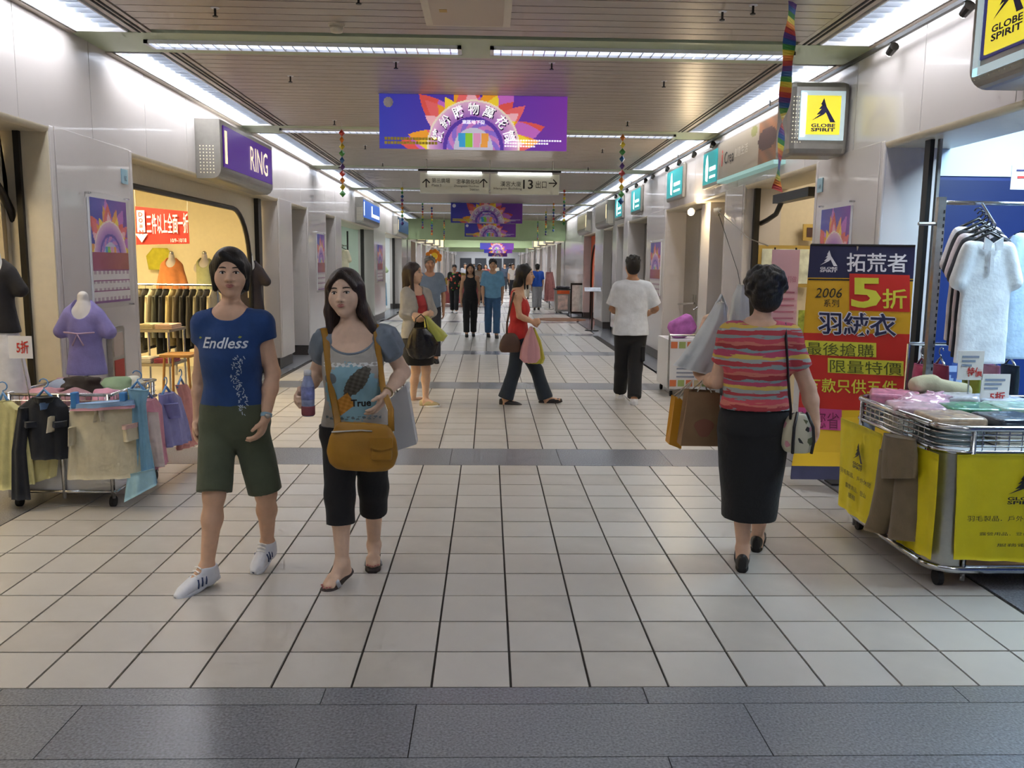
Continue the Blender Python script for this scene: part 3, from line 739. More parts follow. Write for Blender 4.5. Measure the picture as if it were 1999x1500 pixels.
# wall-mounted spotlights along the right fascia
t = thing('spotlight_rail', (XR-.09, 12, 3.17), 'black rail of small spotlights along the top of the right fascia', 'spotlight rail')
MB().box(XR-.10, XR-.07, 4.2, 26, 3.165, 3.19).obj('rail', m_black, t)
for i in range(6): MB().box(XR-.09, XR-.08, 4.6+i*4.2, 4.62+i*4.2, 3.18, ZC+.01).obj('bracket', m_black, t)
ORD = ['first', 'second', 'third', 'fourth', 'fifth', 'sixth', 'seventh', 'eighth', 'ninth', 'tenth', 'eleventh', 'twelfth', 'thirteenth', 'fourteenth']
for i_, (px, py) in enumerate(((1880, 15), (1735, 100), (1388, 285), (1352, 303), (1323, 320), (1300, 335), (1272, 348), (1258, 357), (1240, 367), (1222, 378), (1200, 390))):
    p = at(px, py, X=XR-.10)
    s_ = thing('spotlight', (XR-.085, p.y, 3.12), 'small black spotlight on the right fascia rail, %s from the camera' % ORD[i_], 'spotlight', 'rail spotlights')
    MB().tube([(XR-.085, p.y, 3.165), (XR-.085, p.y, 3.12)], .012, 6).obj('stem', m_black, s_)
    MB().tube([(XR-.085, p.y-.05, 3.13), (XR-.085, p.y+.02, 3.10)], [.034, .028], 10).obj('head', m_black, s_)
    MB().ell((XR-.085, p.y+.02, 3.098), (.024, .006, .024), 8, 5).obj('bulb', mat('spot_bulb', '#ffffff', emit=4), s_)

# ceiling fittings
t = thing('access_panel', (-.17, 6.0, ZC), 'pinkish square access panel in the ceiling at the top edge', 'ceiling panel')
q = [at(820, -30, Z=ZC-.03), at(998, 55, Z=ZC-.03)]; x0, x1, y1_ = at(833, 52, Z=ZC-.03).x, at(996, 52, Z=ZC-.03).x, at(915, 52, Z=ZC-.03).y
MB().box(x0, x1, y1_-.75, y1_, ZC-.03, ZC-.001).obj('frame', m_cream, t); MB().box(x0+.05, x1-.05, y1_-.70, y1_-.05, ZC-.038, ZC-.03).obj('lid', mat('panel_pinkish', '#c9b7a2', rough=.5), t)
MB().box(x0+.11, x0+.16, y1_-.42, y1_-.36, ZC-.040, ZC-.038).obj('sticker', mat('tan_sticker', '#c09a52', rough=.6), t)
p = at(657, 60, Z=ZC-.04); t = thing('smoke_detector', (p.x, p.y, ZC), 'round cream smoke detector on the ceiling slats', 'smoke detector')
MB().lathe([(.055, -.012), (.06, 0)], (p.x, p.y, ZC), 16).obj('base', m_cream, t); MB().lathe([(.02, -.055), (.042, -.05), (.048, -.012)], (p.x, p.y, ZC), 16).obj('cover', m_cream, t, True)
nsp = {-1: 0, 1: 0}
for px, py in ((420, 25), (567, 155), (653, 240), (713, 288), (747, 322), (700, 0), (1410, 32), (1296, 165), (1225, 242), (1176, 295), (1148, 330), (773, 128), (1077, 130), (1470, 20)):
    p = at(px, py, Z=ZC-.03)
    if p.y > 30 or min(abs(p.y-s) for s in strips) < .15: continue
    t = thing('sprinkler', (p.x, p.y, ZC), 'dark sprinkler head on the ceiling, %s of those on the %s half' % (ORD[nsp[1 if px > 950 else -1]], 'right' if px > 950 else 'left'), 'sprinkler', 'ceiling sprinklers')
    MB().tube([(p.x, p.y, ZC), (p.x, p.y, ZC-.05)], .008, 6).obj('stem', m_black, t); MB().lathe([(.018, -.056), (.018, -.05)], (p.x, p.y, ZC), 8).obj('deflector', m_black, t); MB().lathe([(.025, -.004), (.03, 0)], (p.x, p.y, ZC), 10).obj('rose', m_white, t); nsp[1 if px > 950 else -1] += 1

# rainbow garlands
RB = ['#b5352f', '#d97f2a', '#d8c53a', '#3e8f45', '#27599c', '#5b3b84']
rbm = [mat('foil_%d' % i, c, rough=.35, metal=.15) for i, c in enumerate(RB)]
bead_me = [MB().add([(0,0,-1),(1,0,0),(0,1,0),(-1,0,0),(0,-1,0),(0,0,1)], [(0,2,1),(0,3,2),(0,4,3),(0,1,4),(5,1,2),(5,2,3),(5,3,4),(5,4,1)]).mesh('bead', m) for m in rbm]
for i, (px, py0, py1, Y, lab) in enumerate(((667, 253, 385, 10.6, 'nearest on the left'), (1216, 262, 400, 10.6, 'nearest on the right'), (785, 365, 440, 18.0, 'in front of the small far left sign'), (825, 396, 447, 23, 'second from the left before the green beam'), (843, 404, 460, 24.5, 'third from the left before the green beam'), (867, 430, 470, 29, 'nearest the banner on its left side'), (1102, 370, 440, 19, 'second from the right'), (1081, 396, 453, 22.5, 'third from the right'), (1066, 412, 460, 26, 'fourth from the right'), (1050, 432, 468, 30, 'nearest the banner on its right side'))):
    p1, p0 = W(px, py0, Y), W(px, py1, Y)
    t = thing('garland', (p1.x, Y, p0.z), 'hanging string of rainbow foil diamonds, %s' % lab, 'garland', 'rainbow garlands')
    MB().tube([(p1.x, Y, p0.z), (p1.x, Y, ZC)], .002 if Y < 12 else .004, 5).obj('string', m_white, t)
    n = 10; L = p1.z-p0.z; rr = L/n*.50
    for k in range(n): inst('bead', bead_me[(k*7+i) % 6], (p1.x, Y, p1.z-L*(k+.5)/n), t, rotz=k*.5+.4, scale=(rr*.95, rr*.95, rr*1.1))
p1 = W(1526, -60, 5.6); p0 = W(1517, 372, 5.6)
t = thing('rainbow_ribbon', (p0.x, 5.6, p0.z), 'long twisted rainbow foil ribbon hanging near the right side', 'ribbon', 'rainbow garlands')
L = ZC-p0.z; n = 72; mb = MB()
for k in range(n+1):
    z = p0.z+L*k/n; a = .5*sin(k/n*pi*5)+k/n*pi*1.1+.2; x = p0.x+.035*k/n; hw = .040
    mb.v += [(x-hw*cos(a), 5.6-hw*sin(a), z+.012*cos(a)), (x+hw*cos(a), 5.6+hw*sin(a), z-.012*cos(a))]
for k in range(n): mb.f.append((2*k, 2*k+1, 2*k+3, 2*k+2)); mb.m.append((k//2) % 6)
mb.obj('foil_strip', rbm, t)

# posters on pillars, number plates
def poster_fn(x, y):
    c = np.tile(rgb('#d9d2d6'), (len(x), 1)); m = y > -.12
    k = kaleido(1.9)(x[m], (y[m]+.12)/1.12*2.7-.92); c[m] = k
    m = (y > -.36) & (y <= -.02); c[m] = mix(rgb('#9a2f62')[None], rgb('#b0563c')[None], (x[m]+1)/2)
    m = y < -.36; c[m] = np.where(((np.abs((y[m]*12) % 2-1) < .35) & (np.abs((x[m]*9+np.floor(y[m]*6)) % 2-1) < .6))[:, None], rgb('#b29aa8'), rgb('#ddd7d6'))
    m = (y < -.36) & (np.abs((y+.36)/.2-np.round((y+.36)/.2)) < .07); c[m] = rgb('#8d3a78')
    m = y < -.95; c[m] = rgb('#7d3a86'); return c
def poster(label, sx, pxa, pxb, z0, z1, py=500, group='framed festival posters on pillars'):
    X0 = XL if sx < 0 else XR; xq = X0-sx*.03
    ya, yb = sorted((at(pxa, py, X=xq).y, at(pxb, py, X=xq).y))
    t = thing('wall_poster', (X0-sx*.012, (ya+yb)/2, z0), label, 'poster', group)
    a, c = sorted((X0-sx*.008, X0-sx*.026)); MB().box(a, c, ya, yb, z0, z1).obj('backing', m_white, t)
    painted('print', m_ban, (X0-sx*.0285, ya if sx < 0 else yb, z0), (0, -sx, 0), UZ, yb-ya, z1-z0, 60, 90, poster_fn, t)
    a, c = sorted((X0-sx*.034, X0-sx*.038)); MB().box(a, c, ya-.03, yb+.03, z0-.04, z1+.04).obj('acrylic_cover', m_glass, t)
    for y in (ya-.02, yb+.02):
        for z in (z0-.03, z1+.03): MB().tube([(X0-sx*.0, y, z), (X0-sx*.048, y, z)], .008, 8).obj('standoff', m_chrome, t)
    return t
poster('tall acrylic-covered festival poster on the pillar behind the lilac bust', -1, 181, 251, at(215, 590, X=XL).z, at(215, 392, X=XL).z)
poster('acrylic-covered festival poster on the pillar above the price board', 1, 1602, 1658, 1.15, at(1625, 408, X=XR).z, 440)
poster('narrow festival poster on the pillar between the grey service doors', -1, 620, 634, 1.1, 2.1)
poster('festival poster on the far left pillar past the mint shop', -1, 737, 747, 1.1, 2.1)
poster('festival poster on the right pillar before the grey double door', 1, 1270, 1289, 1.1, 2.0)
for px, py, sx, nm in ((243, 345, -1, '162'), (1601, 362, 1, '149')):
    X0 = XL if sx < 0 else XR; p = at(px, py, X=X0-sx*.01)
    t = thing('number_plate', (X0-sx*.008, p.y, p.z), 'small pale blue unit number plate on the %s pillar' % ('left' if sx < 0 else 'right'), 'sign')
    a, c = sorted((X0-sx*.006, X0-sx*.014)); MB().box(a, c, p.y-.06, p.y+.06, p.z-.06, p.z+.06).obj('plate', mat('plate_blue', '#9cc3d2', rough=.4), t)
    mb = MB(); text(mb, nm, (X0-sx*.016, p.y-.02*(-sx), p.z-.035), (0, -sx, 0), UZ, wd=.05, ht=.04, lift=0); mb.obj('digits', m_navyt, t)
# ================================================================== figures: smooth implicit surfaces meshed on a grid
def nrm(v): v = np.asarray(v, float); return v/(np.linalg.norm(v)+1e-12)
class Vox:
    def __init__(s, lo, hi, h):
        s.h = h; s.o = np.asarray(lo, float)-3*h; s.n = np.ceil((np.asarray(hi, float)+3*h-s.o)/h).astype(int)+1
        s.D = np.full(tuple(s.n), .5, np.float32)
        s.ax = [(s.o[i]+h*np.arange(s.n[i])).astype(np.float32) for i in range(3)]
    def op(s, fn, lo, hi, k=.02, sub=False):
        i0 = np.maximum(0, np.floor((np.asarray(lo)-s.o)/s.h).astype(int)); i1 = np.minimum(s.n, np.ceil((np.asarray(hi)-s.o)/s.h).astype(int)+1)
        if np.any(i1 <= i0): return
        sl = tuple(slice(a, b) for a, b in zip(i0, i1))
        X = s.ax[0][sl[0]][:, None, None]; Y = s.ax[1][sl[1]][None, :, None]; Z = s.ax[2][sl[2]][None, None, :]
        d = fn(X, Y, Z).astype(np.float32); D = s.D[sl]
        if sub:
            d = -d; h = np.clip(.5+.5*(d-D)/k, 0, 1); s.D[sl] = D*(1-h)+d*h+k*h*(1-h)
        else:
            h = np.clip(.5+.5*(d-D)/k, 0, 1); s.D[sl] = d*(1-h)+D*h-k*h*(1-h)
    def cap(s, a, b, ra, rb=None, k=.02, sub=False):
        a, b = np.asarray(a, float), np.asarray(b, float); rb = ra if rb is None else rb; R = max(ra, rb)+max(.05, 2*k)
        ba = b-a; L = float(ba@ba)+1e-12
        def fn(X, Y, Z):
            x, y, z = X-a[0], Y-a[1], Z-a[2]; t = np.clip((x*ba[0]+y*ba[1]+z*ba[2])/L, 0, 1)
            return np.sqrt((x-t*ba[0])**2+(y-t*ba[1])**2+(z-t*ba[2])**2)-(ra+(rb-ra)*t)
        s.op(fn, np.minimum(a, b)-R, np.maximum(a, b)+R, k, sub)
    def ell(s, c, r, axes=None, k=.02, sub=False):
        c = np.asarray(c, float); r = np.asarray(r, float); A = np.eye(3) if axes is None else np.asarray(axes, float); R = r.max()+max(.05, 2*k)
        def fn(X, Y, Z):
            x, y, z = X-c[0], Y-c[1], Z-c[2]
            q = [(x*A[i][0]+y*A[i][1]+z*A[i][2])/r[i] for i in range(3)]
            k0 = np.sqrt(q[0]**2+q[1]**2+q[2]**2); k1 = np.sqrt((q[0]/r[0])**2+(q[1]/r[1])**2+(q[2]/r[2])**2)+1e-6
            return k0*(k0-1)/k1
        s.op(fn, c-R, c+R, k, sub)
    def loft(s, O, axes, z, w, d, cx=None, cy=None, n=2., k=.02, sub=False):
        """sections of half-width w and half-depth d along axes[2] from O; axes = lateral, forward, up"""
        O = np.asarray(O, float); A = np.asarray(axes, float); z, w, d = (np.asarray(q, float) for q in (z, w, d))
        cx = np.zeros(len(z)) if cx is None else np.asarray(cx, float); cy = np.zeros(len(z)) if cy is None else np.asarray(cy, float)
        zz = np.linspace(z[0], z[-1], 64)
        def sm(v):
            u = np.interp(zz, z, v); kk = np.array([.25, .5, .25])
            for _ in range(6): u = np.concatenate([[u[0]], np.convolve(u, kk, 'valid'), [u[-1]]])
            return u
        W_, D_, CX, CY = sm(w), sm(d), sm(cx), sm(cy); R = max(w.max()+abs(cx).max(), d.max()+abs(cy).max())+.05
        e0, e1 = O+A[2]*z[0], O+A[2]*z[-1]
        def fn(X, Y, Z):
            x, y, zq = X-O[0], Y-O[1], Z-O[2]
            a = x*A[0][0]+y*A[0][1]+zq*A[0][2]; b = x*A[1][0]+y*A[1][1]+zq*A[1][2]; c = x*A[2][0]+y*A[2][1]+zq*A[2][2]
            ww, dd = np.interp(c, zz, W_), np.interp(c, zz, D_)
            a = np.abs(a-np.interp(c, zz, CX))/ww; b = np.abs(b-np.interp(c, zz, CY))/dd
            r = (a**n+b**n)**(1/n)
            return np.maximum((r-1)*np.minimum(ww, dd), np.maximum(z[0]-c, c-z[-1]))
        s.op(fn, np.minimum(e0, e1)-R, np.maximum(e0, e1)+R, k, sub)
    def cut(s, p, nv):
        """drop everything on the side of plane (p, nv) that nv points to"""
        nv = nrm(nv); d = (s.ax[0][:, None, None]-p[0])*nv[0]+(s.ax[1][None, :, None]-p[1])*nv[1]+(s.ax[2][None, None, :]-p[2])*nv[2]
        s.D = np.maximum(s.D, d.astype(np.float32))
    def mesh(s, smooth=2):
        D = s.D; S = D < 0
        c8 = [S[i:S.shape[0]-1+i, j:S.shape[1]-1+j, k:S.shape[2]-1+k] for i in (0, 1) for j in (0, 1) for k in (0, 1)]
        cnt = sum(c.astype(np.int8) for c in c8); act = (cnt > 0) & (cnt < 8)
        I = np.argwhere(act); n = len(I)
        if n == 0: return np.zeros((0, 3)), np.zeros((0, 4), int)
        idx = np.full(act.shape, -1, np.int64); idx[tuple(I.T)] = np.arange(n)
        acc = np.zeros((n, 3)); num = np.zeros(n)
        off = [(i, j, k) for i in (0, 1) for j in (0, 1) for k in (0, 1)]
        for a in range(8):
            for b in range(a+1, 8):
                df = np.subtract(off[b], off[a])
                if np.abs(df).sum() != 1: continue
                pa, pb = I+off[a], I+off[b]; da, db = D[tuple(pa.T)], D[tuple(pb.T)]; m = (da < 0) != (db < 0)
                t = da[m]/(da[m]-db[m]); acc[m] += pa[m]+t[:, None]*df; num[m] += 1
        V = s.o + s.h*(acc/num[:, None])
        Q = []
        for ax in range(3):
            sl0 = [slice(None)]*3; sl1 = [slice(None)]*3; sl0[ax] = slice(0, -1); sl1[ax] = slice(1, None)
            A, B = S[tuple(sl0)], S[tuple(sl1)]; E = np.argwhere(A != B); u, v = (ax+1) % 3, (ax+2) % 3
            ok = (E[:, u] > 0) & (E[:, v] > 0) & (E[:, u] < D.shape[u]-1) & (E[:, v] < D.shape[v]-1); E = E[ok]
            ins = A[tuple(E.T)]
            q = []
            for du, dv in ((1, 1), (0, 1), (0, 0), (1, 0)):
                c = E.copy(); c[:, u] -= du; c[:, v] -= dv; q.append(idx[tuple(c.T)])
            q = np.stack(q, 1); q[~ins] = q[~ins][:, ::-1]; Q.append(q)
        Q = np.concatenate(Q); Q = Q[(Q >= 0).all(1)]
        for _ in range(smooth):
            a = Q.ravel(); b = np.roll(Q, 1, 1).ravel(); c = np.roll(Q, -1, 1).ravel(); m = np.zeros_like(V); w = np.bincount(a, minlength=n)*2
            for i in range(3): m[:, i] = np.bincount(a, V[b, i], n)+np.bincount(a, V[c, i], n)
            V = .4*V+.6*m/np.maximum(w, 1)[:, None]
        return V, Q
_wk = np.random.RandomState(4)
WK = [(nrm(_wk.normal(size=3)*[1., 1., .75])*_wk.uniform(14, 46), _wk.uniform(0, 6.28), _wk.uniform(.5, 1.)) for _ in range(9)]
def wrinkle(V, Q, amp):
    a, b, c, d = (V[Q[:, i]] for i in range(4)); fn = np.cross(c-a, d-b); N = np.zeros_like(V)
    for i in range(4):
        for j in range(3): N[:, j] += np.bincount(Q[:, i], fn[:, j], len(V))
    N /= np.linalg.norm(N, axis=1)[:, None]+1e-9
    w = np.zeros(len(V)); P = V+.03*np.sin(V[:, [1, 2, 0]]*11)
    for k, ph, am in WK: w += am*(1-2*np.abs(np.sin(P@k*.5+ph)))*14/np.linalg.norm(k)
    return V+N*(amp*w/2.2)[:, None]
def vmesh(name, v, mtl, parent=None, smooth=2, wr=0.):
    V, Q = v.mesh(smooth)
    if wr: V = wrinkle(V, Q, wr)
    me = bpy.data.meshes.new(name); me.vertices.add(len(V)); me.vertices.foreach_set('co', V.ravel())
    me.loops.add(Q.size); me.loops.foreach_set('vertex_index', Q.ravel().astype(np.int32))
    me.polygons.add(len(Q)); me.polygons.foreach_set('loop_start', np.arange(0, Q.size, 4, dtype=np.int32))
    me.update(calc_edges=True); me.materials.append(mtl)
    o = link(name, me, parent, smooth=True); o['_bv'] = 0
    return o, V, Q
def bvh_of(V, Q): return BVHTree.FromPolygons([Vector(p) for p in V], [tuple(int(i) for i in q) for q in Q])

TF = dict(u=[-.20, -.10, 0, .15, .36, .6, .8, .93, 1.05], w=[.045, .135, .163, .158, .126, .138, .140, .100, .05], d=[.05, .1, .115, .108, .092, .118, .098, .07, .05], c=[0, -.012, -.018, -.01, .004, .016, .004, -.006, -.01])
TM = dict(u=[-.20, -.10, 0, .15, .36, .6, .8, .93, 1.05], w=[.045, .135, .158, .158, .150, .160, .168, .118, .056], d=[.05, .1, .11, .11, .108, .122, .108, .08, .056], c=[0, -.01, -.012, -.005, .006, .012, .0, -.008, -.01])

class Fig:
    """joints given as photograph pixels (px, py[, depth offset]) at distance Y; l / r = on the picture's left / right"""
    def __init__(s, name, label, Y, J, yaw=0, hyaw=0, hpitch=0, hroll=0, sex='f', s_=1.0, skin='#c99e80', vox=.006, hsize=1.0, girth=1.0, PW=None):
        s.Y, s.vox, s.sc, s.sex, s.hs, s.g = Y, vox, s_, sex, hsize*s_, girth
        P = s.P = PW if PW is not None else {k: np.array(at(v[0], v[1], Y=Y+(v[2] if len(v) > 2 else 0))) for k, v in J.items()}
        s.fwd = np.array([sin(yaw), -cos(yaw), 0]); s.lat = np.array([cos(yaw), sin(yaw), 0]); s.up = np.array([0, 0, 1.])
        s.latp = s.lat if s.lat[0] > -.3 else -s.lat          # towards the picture's right
        if 'hil' not in P: P['hil'] = P['hip']-s.latp*.085*s_; P['hir'] = P['hip']+s.latp*.085*s_
        hf = np.array([sin(hyaw)*cos(hpitch), -cos(hyaw)*cos(hpitch), -sin(hpitch)]); hl = np.array([cos(hyaw), sin(hyaw), 0]); hu = np.cross(hf, -hl)
        hu = nrm(np.cross(hl, hf))*-1 if np.cross(hl, hf)[2] < 0 else nrm(np.cross(hl, hf))
        hl, hu = hl*cos(hroll)+hu*sin(hroll), hu*cos(hroll)-hl*sin(hroll)
        s.H = np.array([hl, hf, hu])
        base = (P['anl']+P['anr'])/2; s.root = thing(name, Vector((float(base[0]), float(base[1]), 0)), label, 'person')
        s.skin = mat('skin_'+skin, skin, rough=.55, noise=.05, nscale=30, spec=.35)
        tz = nrm(P['neck']-P['hip']); s.T = np.array([s.lat, nrm(np.cross(tz, s.lat)), tz]); s.T[0] = nrm(np.cross(s.T[1], tz))
        if s.T[1]@s.fwd < 0: s.T[1] = -s.T[1]
        if s.T[0]@s.lat < 0: s.T[0] = -s.T[0]
        s.L = np.linalg.norm(P['neck']-P['hip']); s.sec = TF if sex == 'f' else TM
        allp = np.array(list(P.values())); s.lo = allp.min(0)-.2; s.hi = allp.max(0)+.2; s.lo[2] = -.01; s.hi[2] = P['head'][2]+.2
        s.parts = {}
    def hp(s, l, f, u): return s.P['head']+s.hs*(l*s.H[0]+f*s.H[1]+u*s.H[2])
    def tp(s, l, f, u): return s.P['hip']+s.sc*(l*s.T[0]+f*s.T[1])+s.T[2]*u*s.L     # point on the torso frame
    def torso(s, v, m=0., lo=-.20, hi=1.05, wmul=1., extra=None, k=.03):
        q = s.sec; u = np.array(q['u']); w = np.array(q['w'])*s.sc*s.g*wmul+m; d = np.array(q['d'])*s.sc*s.g+m; c = np.array(q['c'])*s.sc
        if extra is not None: w = w+np.interp(u, *extra); d = d+np.interp(u, *extra)
        uu = np.unique(np.concatenate([[lo], u[(u > lo) & (u < hi)], [hi]])); f = lambda a: np.interp(uu, u, a)
        s_w, s_d, s_c = f(w), f(d), f(c)
        v.loft(s.P['hip'], s.T, uu*s.L, s_w, s_d, cy=s_c, n=2.3, k=k)
    def body(s, hands=None, face=True, foot=True):
        v = Vox(s.lo, s.hi, s.vox); P, sc = s.P, s.sc; g = s.g
        s.torso(v)
        for a in 'lr':
            v.cap(P['neck']-s.T[2]*.02, P['sh'+a], .05*sc, .05*sc*g, k=.05)
            v.cap(P['sh'+a], P['el'+a], .044*sc*g, .035*sc*g, k=.03)
            m = P['el'+a]+(P['wr'+a]-P['el'+a])*.35
            v.cap(P['el'+a], m, .035*sc*g, .036*sc*g, k=.02); v.cap(m, P['wr'+a], .036*sc*g, .022*sc, k=.02)
            v.cap(P['hi'+a], P['kn'+a], .082*sc*g, .050*sc*g, k=.03)
            m = P['kn'+a]+(P['an'+a]-P['kn'+a])*.33-s.fwd*.008*sc
            v.cap(P['kn'+a], m, .049*sc*g, .047*sc*g, k=.03); v.cap(m, P['an'+a], .047*sc*g, .031*sc, k=.03)
            if foot:
                t = P['to'+a]; an = P['an'+a]; he = an+np.array([0, 0, -.045*sc])-nrm((t-an)*[1, 1, 0])*.018*sc
                v.cap(an, he, .034*sc, .030*sc, k=.02); v.cap(he, t, .030*sc, .022*sc, k=.02); v.cap(an, an*.4+t*.6, .034*sc, .024*sc, k=.02)
                sd = nrm(np.cross(t-an, [0, 0, 1]))
                for q in (-1, 0, 1): v.cap(t-nrm(t-an)*.05*sc+sd*q*.02*sc, t+sd*q*.026*sc-nrm(t-an)*.008*abs(q), .018*sc, .013*sc, k=.012)
            s.hand(v, a, **((hands or {}).get(a, {})))
        # neck and head
        v.cap(P['neck']-s.T[2]*.03, s.hp(0, -.015, -.06), (.047 if s.sex == 'f' else .056)*sc, (.042 if s.sex == 'f' else .052)*sc, k=.02)
        hs, H = s.hs, s.H
        v.ell(s.hp(0, -.008, .028), np.array([.074, .092, .086])*hs, H, k=.02)
        v.ell(s.hp(0, .024, -.032), np.array([.066, .066, .078])*hs, H, k=.025)
        v.ell(s.hp(0, .060, -.094), np.array([.024, .022, .018])*hs, H, k=.03)
        for q in (-1, 1):
            v.ell(s.hp(q*.040, .052, -.026), np.array([.026, .022, .028])*hs, H, k=.03)
            v.ell(s.hp(q*.074, -.012, -.008), np.array([.008, .018, .030])*hs, H, k=.008)
            v.ell(s.hp(q*.032, .094, .006), np.array([.018, .012, .011])*hs, H, k=.014, sub=True)
        v.cap(s.hp(0, .080, .012), s.hp(0, .104, -.025), .009*hs, .0125*hs, k=.010)
        for q in (-1, 1): v.ell(s.hp(q*.014, .092, -.029), np.array([.010, .011, .008])*hs, H, k=.007)
        v.cap(s.hp(-.016, .082, -.055), s.hp(.016, .082, -.055), .010*hs, k=.012)
        s.bo, V, Q = vmesh('body', v, s.skin, s.root); s.bv = bvh_of(V, Q)
        if face: s.face()
        return s
    def hand(s, v, a, tip=None, curl=.35, n=None, spread=.018, dirn=None, thumb=1, mir=False):
        w = s.P['wr'+a]; sc = s.sc; d = nrm((s.P['ha'+a]-w) if dirn is None else dirn)
        n = nrm(s.latp*(1 if a == 'l' else -1) if n is None else n); n = nrm(n-d*(n@d)); l = np.cross(d, n)
        if (l@s.fwd < 0) != mir: l = -l
        pc = w+d*.047*sc
        v.ell(pc, np.array([.052, .040, .019])*sc, np.array([d, l, n]), k=.02)
        for i, (o_, ln) in enumerate(((1.5, .066), (.5, .075), (-.5, .07), (-1.5, .055))):
            p = w+d*(.082-.004*abs(o_-.5))*sc+l*o_*spread*sc; dd = d+l*o_*.05; cur = 0
            for j, (f, r) in enumerate(((.45, .0095), (.31, .0088), (.24, .008))):
                cur += curl*(1, 1.1, .8)[j]; q = p+nrm(dd*cos(cur)+n*sin(cur))*ln*f*sc; v.cap(p, q, r*sc, r*.92*sc, k=.006); p = q
        p = w+d*.028*sc+l*.030*sc*thumb; q = p+nrm(d*.75+l*.65*thumb+n*.35)*.036*sc; r = q+nrm(d*.95+l*.1*thumb+n*.5)*.03*sc
        v.cap(w+d*.02*sc+l*.012*thumb*sc, p, .014*sc, .0125*sc, k=.012); v.cap(p, q, .0125*sc, .0105*sc, k=.008); v.cap(q, r, .0105*sc, .009*sc, k=.006)
    def onface(s, l, u, out=.0):
        o = s.hp(l, .25, u); h = s.bv.ray_cast(Vector(o), Vector(-s.H[1]), .6)
        p = np.array(h[0]) if h[0] is not None else s.hp(l, .085, u)
        return p+s.H[1]*out
    def face(s):
        hs = s.hs; Rm = Matrix([list(r) for r in s.H]).transposed()
        mw = mat('eye_white', '#e3dcd6', rough=.3); mi = mat('iris', '#1d130e', rough=.2); mb = mat('brow', '#241a16', rough=.8); ml = mat('lip', '#b0605c', rough=.4)
        for q in (-1, 1):
            p = s.onface(q*.031, .006, -.0035*hs)
            e = MB().ell(p, (.0135*hs, .0075*hs, .0056*hs), 12, 8, Rm).obj('eye', mw, s.root, True)
            MB().ell(p+s.H[1]*.0052*hs, (.0058*hs, .0032*hs, .0054*hs), 10, 6, Rm).obj('iris', mi, e, True)
            pts = [s.onface(q*(.031-.0155+.031*t), .0085+.0055*sin(pi*t), .0018) for t in np.linspace(0, 1, 6)]
            MB().tube(pts, [.0012*hs, .0019*hs, .0022*hs, .0022*hs, .0019*hs, .001*hs], 6).obj('eyelid', mb, s.root, True)
            pts = [s.onface(q*(.015+.034*t), .026+.006*sin(pi*(.2+.7*t)), .0012) for t in np.linspace(0, 1, 6)]
            MB().tube(pts, [.002*hs, .003*hs, .0032*hs, .003*hs, .0024*hs, .001*hs], 6).obj('eyebrow', mb, s.root, True)
        up = MB(); pts = [s.onface(-.020+.040*t, -.0525+.002*sin(pi*t)-.002*(abs(t-.5) < .12), .0005) for t in np.linspace(0, 1, 9)]
        up.tube(pts, [.0006*hs, .0016*hs, .0025*hs, .003*hs, .0027*hs, .003*hs, .0025*hs, .0016*hs, .0006*hs], 8)
        pts = [s.onface(-.018+.036*t, -.0575-.003*sin(pi*t), .0005) for t in np.linspace(0, 1, 9)]
        up.tube(pts, [.0006*hs, .002*hs, .003*hs, .0038*hs, .004*hs, .0038*hs, .003*hs, .002*hs, .0006*hs], 8)
        up.obj('lips', ml, s.root, True)
        for q in (-1, 1):
            MB().ell(s.onface(q*.0075, -.036, -.001), (.003*hs, .003*hs, .002*hs), 6, 5, Rm).obj('nostril', mi, s.root, True)
    # ---- clothes
    def garment(s, name, mtl, fn, h=None, lo=None, hi=None, label=None, smooth=3, wr=.0055):
        v = Vox(s.lo if lo is None else lo, s.hi if hi is None else hi, h or s.vox*1.15); fn(v)
        o, V, Q = vmesh(name, v, mtl, s.root, smooth, wr); s.parts[name] = (V, Q)
        if label: o['label'] = label
        return o
    def sleeve(s, v, a, frac, r0, r1, fore=0., k=.03):
        P = s.P; A, B, C = P['sh'+a], P['el'+a], P['wr'+a]
        if frac <= 1 and not fore:
            e = A+(B-A)*(frac+.12); v.cap(A, e, r0, r1, k=k)
            return A+(B-A)*frac, nrm(B-A)
        v.cap(A, B, r0, (r0+r1)/2, k=k); e = B+(C-B)*(fore+.06); v.cap(B, e, (r0+r1)/2, r1, k=k)
        return B+(C-B)*fore, nrm(C-B)
